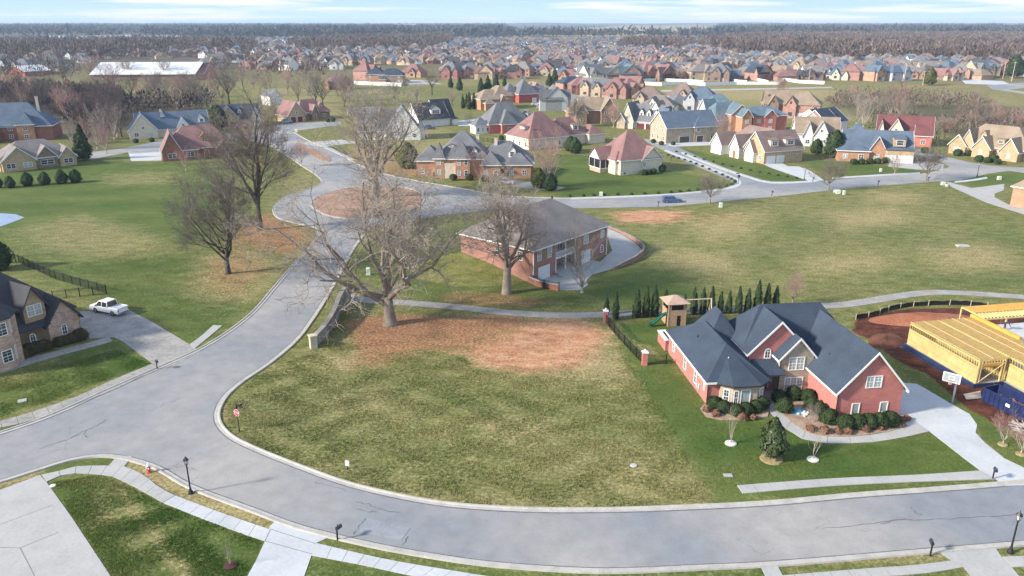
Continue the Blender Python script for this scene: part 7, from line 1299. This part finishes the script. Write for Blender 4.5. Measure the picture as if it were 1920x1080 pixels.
# the row behind the white fences and the single ones near it
rowh = [(1165,152,2,0,'left of the red porch house'),(1195,152,5,7,'with a red porch at the fence start'),(1222,151,5,3,'in the white fence, first of the row'),(1252,150,6,3,'behind the small orange tree'),(1282,151,1,3,'with a wine red roof'),(1318,152,2,1,'with a brown porch'),(1345,153,6,0,'with a blurred gray roof'),(1383,150,1,2,'with a dark porch'),(1432,149,5,8,'with a navy hip roof'),(1482,150,5,3,'with a red roof and white balcony'),(1522,151,6,5,'with a black roof beside a white fence'),(1568,150,4,7,'with a pale teal roof'),(1612,150,5,3,'with a red roof and dark porch'),(1655,152,0,2,'with a wide slate roof'),(1690,152,7,2,'behind the pole with a slate roof'),(1708,148,0,1,'half behind the olive tree'),(1790,151,2,3,'tan with a dormer in a maroon roof'),(1842,147,2,0,'with a gray roof beside the road'),(1862,141,1,4,'low red one near the far road'),(1782,141,0,2,'with two orange gables'),(1820,140,0,5,'with a yellow gable'),
 (702,150,5,3,'behind the navy roofed orange one'),(770,145,0,3,'orange one right of the fenced house'),(840,148,1,0,'with red gable and pale porch'),(885,143,4,5,'cream one with a black roof and round window'),(945,148,0,3,'broad orange red hip roof'),(1010,142,3,0,'white twin gables before the meadow'),(1062,152,0,3,'tall orange one'),(1078,172,5,8,'orange brick with bright navy roof'),(1092,176,1,3,'with bright red lower roof'),(1108,180,2,1,'with pale tan roof'),(1130,182,2,0,'tan pair middle'),(1150,185,5,3,'with maroon roof behind the brown brick one'),(1175,178,5,3,'with twin pink gables'),(1190,183,0,3,'low orange gabled end of the row'),(1120,158,4,0,'with flat gray hip roof'),(1148,149,2,6,'yellow tan one'),(1290,205,2,0,'tan one above the stone house'),(1275,190,2,4,'tan one at the meadow edge'),(1310,210,7,2,'gray one with pale dormer'),(1500,222,5,6,'pink blurred one at the meadow'),(1462,220,6,6,'brown one at the meadow'),(1350,215,0,7,'with three orange gables'),(640,168,1,3,'red one hidden by the bare trees'),(1010,175,0,6,'orange beside the red brick one'),(1230,212,3,1,'behind the white farmhouse'),(1215,205,2,4,'brown behind the farmhouse'),(1060,205,7,0,'beyond the brown brick house')]
for px, py, wi, ri, w_ in rowh: far_house(px, py, wi, ri, '%s house with %s roof, %s' % (WALLS[wi][0], ROOFS[ri][0], w_), 'houses of the near rows', s=1.0 if py > 165 else 1.15)
rnd = random.Random(77); cnt = 0; extra = []
y_ = 600.0; rows = []
def img(x, y): 
    w = -CH; d = y*math.cos(PIT)-w*math.sin(PIT); u = y*math.sin(PIT)+w*math.cos(PIT); return 960+FPX*x/d, 540-FPX*u/d
while y_ < 2300:
    x_ = -y_*.72+rnd.uniform(0, 20)
    while x_ < y_*.72:
        xx, yy = x_+rnd.uniform(-4, 4), y_+rnd.uniform(-9, 9); px, py = img(xx, yy); ok = False; wt = .25
        if 480 < px < 1930 and py > 101: ok = True
        if px > 1385 and py < 108+(px-1385)*.03: ok = False
        if px > 1560 and py < 117: ok = False
        if py > 149: ok = px < 640 and px > 500 and py < 150
        if 630 < px < 830 and py > 122: ok = False
        if 850 < px < 1010 and 119 < py < 133: ok = False
        if px < 640 and py > 132: ok = False
        if 820 < px < 1350 and 76 < py <= 101: ok = rnd.random() < .95; wt = .75
        if 480 < px < 700 and 74 < py <= 92: ok = rnd.random() < .8; wt = .85
        if 480 < px < 830 and 92 < py < 101: ok = rnd.random() < .35
        if -10 < px < 480 and 98 < py < 138: ok = rnd.random() < .3; wt = .35
        if 160 < px < 390 and py > 112: ok = False
        if 1100 < px < 1700 and 62 < py <= 76: ok = rnd.random() < .5; wt = .8
        if px < 1180 and py < 76: ok = False
        if 1120 < px < 1300 and 82 < py < 93 and rnd.random() < .7: ok = False
        if ok:
            if rnd.random() < wt: wi = rnd.choice([3, 3, 3, 4])
            else: wi = rnd.choice([0, 1, 2, 5, 6, 5, 2])
            ri = rnd.choice([0, 0, 1, 1, 2, 3, 4, 4, 5, 6]) if wi != 3 else rnd.choice([0, 1, 1, 2, 5])
            if cnt < 205: far_house(px, py, wi, ri, loc=(xx, yy), s=1.0); cnt += 1
            else: extra.append((xx, yy, wi, ri))
        x_ += rnd.uniform(17, 21)
    y_ += rnd.uniform(24, 30) if y_ < 1200 else 36
print('far houses', cnt, 'extra', len(extra))
mb = {}; 
for xx, yy, wi, ri in extra:
    wk_ = mb.setdefault(('w', wi), MB()); rk = mb.setdefault(('r', ri), MB()); rz = rnd.uniform(-.6, .6); c, s_ = math.cos(rz), math.sin(rz); L = rnd.uniform(6, 8.5); D = rnd.uniform(5, 6.5); ze = rnd.choice([3.4, 5.6]); ri_ = rnd.uniform(4, 5.5)
    def T(v): return [(xx+a*c-b*s_, yy+a*s_+b*c, z) for a, b, z in v]
    wk_.add(T([(-L,-D,0),(L,-D,0),(L,D,0),(-L,D,0),(-L,-D,ze),(L,-D,ze),(L,D,ze),(-L,D,ze),(-2.5,-D-1,0),(2.5,-D-1,0),(2.5,-D-1,ze),(-2.5,-D-1,ze),(0,-D-1,ze+3),(-2.5,-D,ze),(2.5,-D,ze)]), [(0,1,5,4),(1,2,6,5),(2,3,7,6),(3,0,4,7),(8,9,10,12,11),(8,11,13,0),(9,1,14,10)])
    L += .5; D += .5; rk.add(T([(-L,-D,ze),(L,-D,ze),(L,D,ze),(-L,D,ze),(-L+D,0,ze+ri_),(L-D,0,ze+ri_),(-2.9,-D-1,ze-.2),(2.9,-D-1,ze-.2),(0,-D-1,ze+3.2),(0,-D+4,ze+3.2)]), [(0,1,5,4),(1,2,5),(2,3,4,5),(3,0,4),(6,8,9),(7,9,8)])
root = thing('distant_houses', 'mass of tiny distant houses beyond the packed streets', 'houses'); root['kind'] = 'stuff'
for k, m_ in mb.items(): tag(m_.build('wall' if k[0] == 'w' else 'roof', M[WALLS[k[1]][1] if k[0] == 'w' else ROOFS[k[1]][1]], root), kind='stuff')
# long pale blocks of flats on the left skyline
for i, (px, py, wd) in enumerate([(18,86,60),(45,84,45),(75,84,55),(108,77,62),(160,78,60),(180,77,40),(205,76,60),(235,75,50),(285,77,55),(310,76,50),(335,77,40),(0,84,40)]):
    x, y = pxy(px, py); t = thing('apartment_block', 'row of long pale apartment blocks before the dark far woods at the left', 'apartments', (x, y, 0), rnd.uniform(-.1, .1), 'pale apartment blocks on the left skyline'); w = wd*.75
    b = MB().box(-w/2, w/2, 0, 14, 0, 9); n = 4
    for k in range(n): c = -w/2+w*(k+.5)/n; b.box(c-3, c+3, -1.5, 0, 0, 9.5).add([(c-3, -1.5, 9.5), (c+3, -1.5, 9.5), (c, -1.5, 12.5), (c-3, 4, 9.5), (c+3, 4, 9.5), (c, 4, 12.5)], [(0,1,2),(0,2,5,3),(1,4,5,2)])
    b.build('wall', M['white'], t); r = MB().add([(-w/2-1,-1,9),(w/2+1,-1,9),(w/2+1,15,9),(-w/2-1,15,9),(-w/2+6,7,13.5),(w/2-6,7,13.5)], [(0,1,5,4),(1,2,5),(2,3,4,5),(3,0,4)]); r.build('roof', M['roof_gray'], t)
    wn = MB()
    for k in range(n*2):
        c = -w/2+w*(k+.5)/(n*2)
        for z in (1, 4, 7): wn.box(c-1, c+1, -1.56, -1.5, z, z+1.6)
    wn.build('window', M['glass'], t)

# ------------------------------------------------------------------ woods as masses
def wood_mat(name, a, b, c):
    m = bpy.data.materials.new(name); m.use_nodes = True; n = m.node_tree.nodes; l = m.node_tree.links; bs = n['Principled BSDF']; bs.inputs['Roughness'].default_value = 1; bs.inputs['Specular IOR Level'].default_value = .05
    at_ = n.new('ShaderNodeAttribute'); at_.attribute_name = 'tone'; r = n.new('ShaderNodeValToRGB'); e = r.color_ramp.elements; e[0].color = (*a, 1); e[1].color = (*c, 1); x = e.new(.5); x.color = (*b, 1); l.new(at_.outputs['Fac'], r.inputs[0]); l.new(r.outputs[0], bs.inputs['Base Color']); return m
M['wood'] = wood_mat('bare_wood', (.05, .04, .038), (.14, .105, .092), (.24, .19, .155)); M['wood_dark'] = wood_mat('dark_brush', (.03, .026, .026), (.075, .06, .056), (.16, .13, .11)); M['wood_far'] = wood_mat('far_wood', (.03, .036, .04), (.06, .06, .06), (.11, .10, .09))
def scatter(name, label, pts, m, seed, ntri=26, H=(10, 17), spread=.42, size=.13):
    rs = np.random.RandomState(seed); K = 8; prot = []
    for k in range(K):
        v = []
        for i in range(ntri):
            a = rs.uniform(0, 6.28); r = rs.uniform(0, 1)**.5*spread; z = rs.uniform(.25, 1); r *= math.sqrt(max(.05, 1-((z-.55)/.5)**2)) if z > .55 else (.35+z); p = np.array([r*math.cos(a), r*math.sin(a), z]); d = np.array([p[0]*.9, p[1]*.9, .55])+rs.normal(0, .12, 3); d /= np.linalg.norm(d)
            q = np.cross(d, rs.normal(0, 1, 3)); q /= np.linalg.norm(q); s = size*rs.uniform(.6, 1.5); v += [p-q*s*.32, p+q*s*.32, p+d*s*1.5]
        v += [np.array([-.018, 0, 0]), np.array([.018, 0, 0]), np.array([0, 0, .7])]; prot.append(np.array(v))
    n = len(pts); nv = (ntri+1)*3; V = np.empty((n, nv, 3), np.float32); tone = np.empty((n, nv), np.float32)
    for k in range(K):
        s_ = np.where(np.arange(n) % K == k)[0]
        if not len(s_): continue
        hh = rs.uniform(H[0], H[1], len(s_)); a = rs.uniform(0, 6.28, len(s_)); pr_ = prot[k]; c, si = np.cos(a)[:, None], np.sin(a)[:, None]
        P_ = np.array(pts)[s_]; V[s_, :, 0] = (pr_[:, 0]*c-pr_[:, 1]*si)*hh[:, None]+P_[:, 0:1]; V[s_, :, 1] = (pr_[:, 0]*si+pr_[:, 1]*c)*hh[:, None]+P_[:, 1:2]; V[s_, :, 2] = pr_[:, 2]*hh[:, None]+P_[:, 2:3]
    base = rs.uniform(0, 1, n)*.6+.2; tone[:] = np.clip(base[:, None]+rs.normal(0, .15, (n, nv)), 0, 1)
    me = bpy.data.meshes.new(name); V = V.reshape(-1, 3); nf = len(V)//3; me.vertices.add(len(V)); me.vertices.foreach_set('co', V.ravel()); me.loops.add(len(V)); me.loops.foreach_set('vertex_index', np.arange(len(V), dtype=np.int32)); me.polygons.add(nf); me.polygons.foreach_set('loop_start', np.arange(0, len(V), 3, dtype=np.int32)); me.polygons.foreach_set('loop_total', np.full(nf, 3, np.int32)); me.update(calc_edges=True)
    ta = me.attributes.new('tone', 'FLOAT', 'POINT'); ta.data.foreach_set('value', tone.ravel()); me.materials.append(M[m]); o = bpy.data.objects.new(name, me); COL.objects.link(o); tag(o, label, 'wood', kind='stuff'); return o
def inpoly(x, y, q):
    c = False; n = len(q)
    for i in range(n):
        a, b = q[i], q[(i+1) % n]
        if (a[1] > y) != (b[1] > y) and x < (b[0]-a[0])*(y-a[1])/(b[1]-a[1])+a[0]: c = not c
    return c
def fill(poly, spacing, seed, dens=1.0):
    rs = random.Random(seed); q = [tuple(at(*p).xy) for p in poly]; x0, x1 = min(p[0] for p in q), max(p[0] for p in q); y0, y1 = min(p[1] for p in q), max(p[1] for p in q); out = []; y = y0
    while y < y1:
        x = x0
        while x < x1:
            a, b = x+rs.uniform(-.5, .5)*spacing, y+rs.uniform(-.5, .5)*spacing
            if rs.random() < dens and inpoly(a, b, q): out.append((a, b, -.3))
            x += spacing
        y += spacing
    return out
pr_ = fill([(1385,107),(1330,98),(1310,88),(1370,76),(1500,70),(2000,70),(2000,122),(1880,122),(1640,116),(1560,113),(1440,107)], 9.5, 1, .95)
print('wood', len(pr_)); scatter('distant_wood', 'wide leafless purple brown wood on the right below the horizon', pr_, 'wood', 1, 34, (12, 19))
pl = fill([(560,97),(540,88),(600,80),(700,76),(850,72),(850,80),(820,92),(700,97)], 10, 2, .9)+fill([(1160,92),(1180,82),(1300,84),(1300,93)], 9, 3, .9)+fill([(-60,108),(-60,86),(340,82),(480,86),(480,98),(300,100),(200,112),(150,112)], 10, 4, .8)
scatter('distant_wood', 'belts of leafless wood between the distant houses', pl, 'wood', 2, 30, (11, 17))
hm = fill([(-60,150),(-60,100),(480,98),(480,140),(390,142),(390,112),(170,112),(150,150)], 11, 5, .45)+fill([(480,150),(480,96),(830,92),(830,112),(640,128),(620,150)], 11, 6, .4)+fill([(830,118),(830,75),(1380,75),(1380,118)], 13, 7, .35)+fill([(1000,145),(1000,118),(1900,118),(1900,145)], 16, 8, .18)
scatter('garden_trees', 'small leafless garden trees scattered among the packed houses', hm, 'wood', 3, 26, (6, 11))
bp_ = fill([(-60,262),(-60,172),(60,172),(230,180),(235,215),(215,255),(165,262),(150,245),(95,215),(0,200)], 4.2, 9, .95)+fill([(230,205),(400,180),(400,210),(240,215)], 5, 10, .7)
scatter('brush', 'dark leafless undergrowth filling the wood at the left', bp_, 'wood_dark', 4, 26, (3.5, 9), .5)
bp_ = fill([(1560,205),(1540,190),(1600,182),(1700,180),(1830,188),(1840,205),(1700,204),(1640,200)], 4.6, 11, .9)+fill([(1775,262),(1740,244),(1830,226),(1990,212),(1990,262)], 4.8, 12, .9)+fill([(1625,245),(1640,225),(1720,232),(1735,262),(1760,275),(1750,280),(1660,252)], 4.6, 13, .8)
scatter('brush', 'scrubby brown undergrowth across the right meadow', bp_, 'wood', 5, 26, (2.5, 6.5), .5)
rs = random.Random(8); fp = []
for i in range(15000):
    d = 2300*(9500/2300)**(rs.random()); a = rs.uniform(-.72, .72); x, y = d*a, d
    if math.sin(x*.0011+y*.0023)+math.sin(x*.0031-y*.0013)*.8+rs.uniform(-.9, .9) < -.75: continue
    px, py = img(x, y)
    if 950 < px < 1350 and 49 < py < 68: continue
    if math.sin(x*.0042+1)+math.sin(y*.0016+x*.0007) > 1.45: continue
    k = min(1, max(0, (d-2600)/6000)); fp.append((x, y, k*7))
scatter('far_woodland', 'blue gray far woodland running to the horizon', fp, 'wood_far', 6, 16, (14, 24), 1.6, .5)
for i, (px, py, w) in enumerate([(30,47,420),(760,54,150),(330,45,100),(1280,44,120),(1895,53,200),(1625,50,80)]):
    x, y = pxy(px, py); t = thing('warehouse', 'long white building on the far horizon', 'warehouse', (x, y, 2), 0, 'white buildings on the horizon'); MB().box(-w/2, w/2, 0, 60, 0, 26).build('wall', M['white'], t); MB().add([(-w/2-1,-1,26),(w/2+1,-1,26),(w/2+1,61,26),(-w/2-1,61,26),(-w/2,30,30),(w/2,30,30)], [(0,1,5,4),(1,2,5),(2,3,4,5),(3,0,4)]).build('roof', M['roof_white'], t)

# ------------------------------------------------------------------ rough grass tufts in the near grass
def tufts(name, label, polys, n, seed, m, hh=(.06, .2), nb=4):
    rs = np.random.RandomState(seed); out = []; BARE = [np.array(P2(b_)) for b_ in ([(660,590),(720,585),(900,590),(1090,595),(1150,625),(1175,690),(1140,715),(1060,705),(990,705),(900,695),(860,665),(760,655),(690,670),(660,640)], [(600,660),(690,655),(700,690),(640,702)])]
    for poly_, k in polys:
        q = np.array(P2(poly_)); c = 0
        while c < k*n:
            p = rs.uniform(q.min(0), q.max(0), (4000, 2)); ins = np.zeros(len(p), bool)
            for i in range(len(q)):
                a, b = q[i], q[(i+1) % len(q)]; cc = (a[1] > p[:, 1]) != (b[1] > p[:, 1]); xi = (b[0]-a[0])*(p[:, 1]-a[1])/(b[1]-a[1]+1e-12)+a[0]; ins ^= cc & (p[:, 0] < xi)
            p = p[ins]
            for bq in BARE:
                ib = np.zeros(len(p), bool)
                for i in range(len(bq)):
                    a, b = bq[i], bq[(i+1) % len(bq)]; cc = (a[1] > p[:, 1]) != (b[1] > p[:, 1]); xi = (b[0]-a[0])*(p[:, 1]-a[1])/(b[1]-a[1]+1e-12)+a[0]; ib ^= cc & (p[:, 0] < xi)
                p = p[~ib | (rs.random(len(p)) < .06)]
            w = np.sin(p[:, 0]*.9+np.sin(p[:, 1]*.7)*2)+np.sin(p[:, 1]*1.1+np.sin(p[:, 0]*.5)*2)+rs.uniform(-1.6, 1.6, len(p)); p = p[w > 0]; out.append(p); c += len(p)
    P_ = np.concatenate(out); N_ = len(P_); V = np.zeros((N_, nb*3, 3), np.float32)
    for b in range(nb):
        a = rs.uniform(0, 6.28, N_); h = rs.uniform(hh[0], hh[1], N_); w = h*.22; ln = rs.uniform(.2, .9, N_)*h; ox, oy = rs.normal(0, .07, N_), rs.normal(0, .07, N_)
        for k, (u, z, o) in enumerate(((-1, 0, 0), (1, 0, 0), (0, 1, 1))): V[:, b*3+k, 0] = P_[:, 0]+ox-np.sin(a)*w*u+np.cos(a)*ln*o; V[:, b*3+k, 1] = P_[:, 1]+oy+np.cos(a)*w*u+np.sin(a)*ln*o; V[:, b*3+k, 2] = z*h-.01*(z == 0)
    tone = np.repeat(np.clip(.42+.22*np.sin(P_[:, 0]*.31+np.sin(P_[:, 1]*.23)*2)+.2*np.sin(P_[:, 1]*.37+P_[:, 0]*.11)+rs.normal(0, .17, N_), 0, 1), nb*3).astype(np.float32); me = bpy.data.meshes.new(name); V = V.reshape(-1, 3); nf = len(V)//3; me.vertices.add(len(V)); me.vertices.foreach_set('co', V.ravel()); me.loops.add(len(V)); me.loops.foreach_set('vertex_index', np.arange(len(V), dtype=np.int32)); me.polygons.add(nf); me.polygons.foreach_set('loop_start', np.arange(0, len(V), 3, dtype=np.int32)); me.polygons.foreach_set('loop_total', np.full(nf, 3, np.int32)); me.update(calc_edges=True)
    ta = me.attributes.new('tone', 'FLOAT', 'POINT'); ta.data.foreach_set('value', tone); me.materials.append(M[m]); o = bpy.data.objects.new(name, me); COL.objects.link(o); tag(o, label, 'grass', kind='stuff')
M['tuft'] = wood_mat('tuft_blades', (.12, .165, .045), (.20, .205, .07), (.34, .285, .14)); M['tuftg'] = wood_mat('lawn_blades', (.065, .13, .025), (.13, .18, .04), (.30, .27, .11))
LOT = [(425,765),(480,705),(560,670),(640,640),(690,585),(1100,605),(1160,650),(1250,780),(1335,940),(1150,952),(860,945),(650,902),(480,838),(430,805)]
tufts('rough_grass', 'rough uneven grass of the empty lot', [(LOT, 1)], 26000, 1, 'tuft', (.05, .19))
tufts('rough_grass', 'uneven turf at the bottom left', [([(95,905),(180,892),(235,908),(305,946),(490,1016),(475,1052),(450,1090),(215,1090)], 1)], 12000, 2, 'tuftg', (.05, .14))
tufts('rough_grass', 'uneven turf of the left yard', [([(0,705),(205,650),(280,682),(0,788)], 1)], 6000, 3, 'tuftg', (.05, .14))

tufts('rough_grass', 'short turf of the lawn before the navy roofed house', [([(1210,690),(1250,690),(1325,768),(1345,795),(1440,790),(1475,805),(1550,836),(1640,834),(1743,812),(1835,880),(1560,895),(1385,908),(1345,920),(1290,820)], 1)], 11000, 4, 'tuftg', (.03, .09))
tufts('rough_grass', 'uneven turf of the field left of the winding road', [([(190,545),(240,580),(356,643),(420,600),(500,520),(540,470),(560,440),(430,430),(300,450),(200,480),(120,500)], 1)], 15000, 5, 'tuft', (.04, .13))

# ------------------------------------------------------------------ haze
hz = MB().box(-17200, 17200, -450, 17400, -30, 75); hm_ = bpy.data.materials.new('haze'); hm_.use_nodes = True; hn = hm_.node_tree.nodes; hn.clear()
pv = hn.new('ShaderNodeVolumePrincipled'); pv.inputs['Color'].default_value = (.62, .80, 1, 1); pv.inputs['Density'].default_value = .000095; pv.inputs['Anisotropy'].default_value = .0; ho = hn.new('ShaderNodeOutputMaterial'); hm_.node_tree.links.new(pv.outputs[0], ho.inputs['Volume'])
tag(hz.build('haze', hm_), kind='stuff')
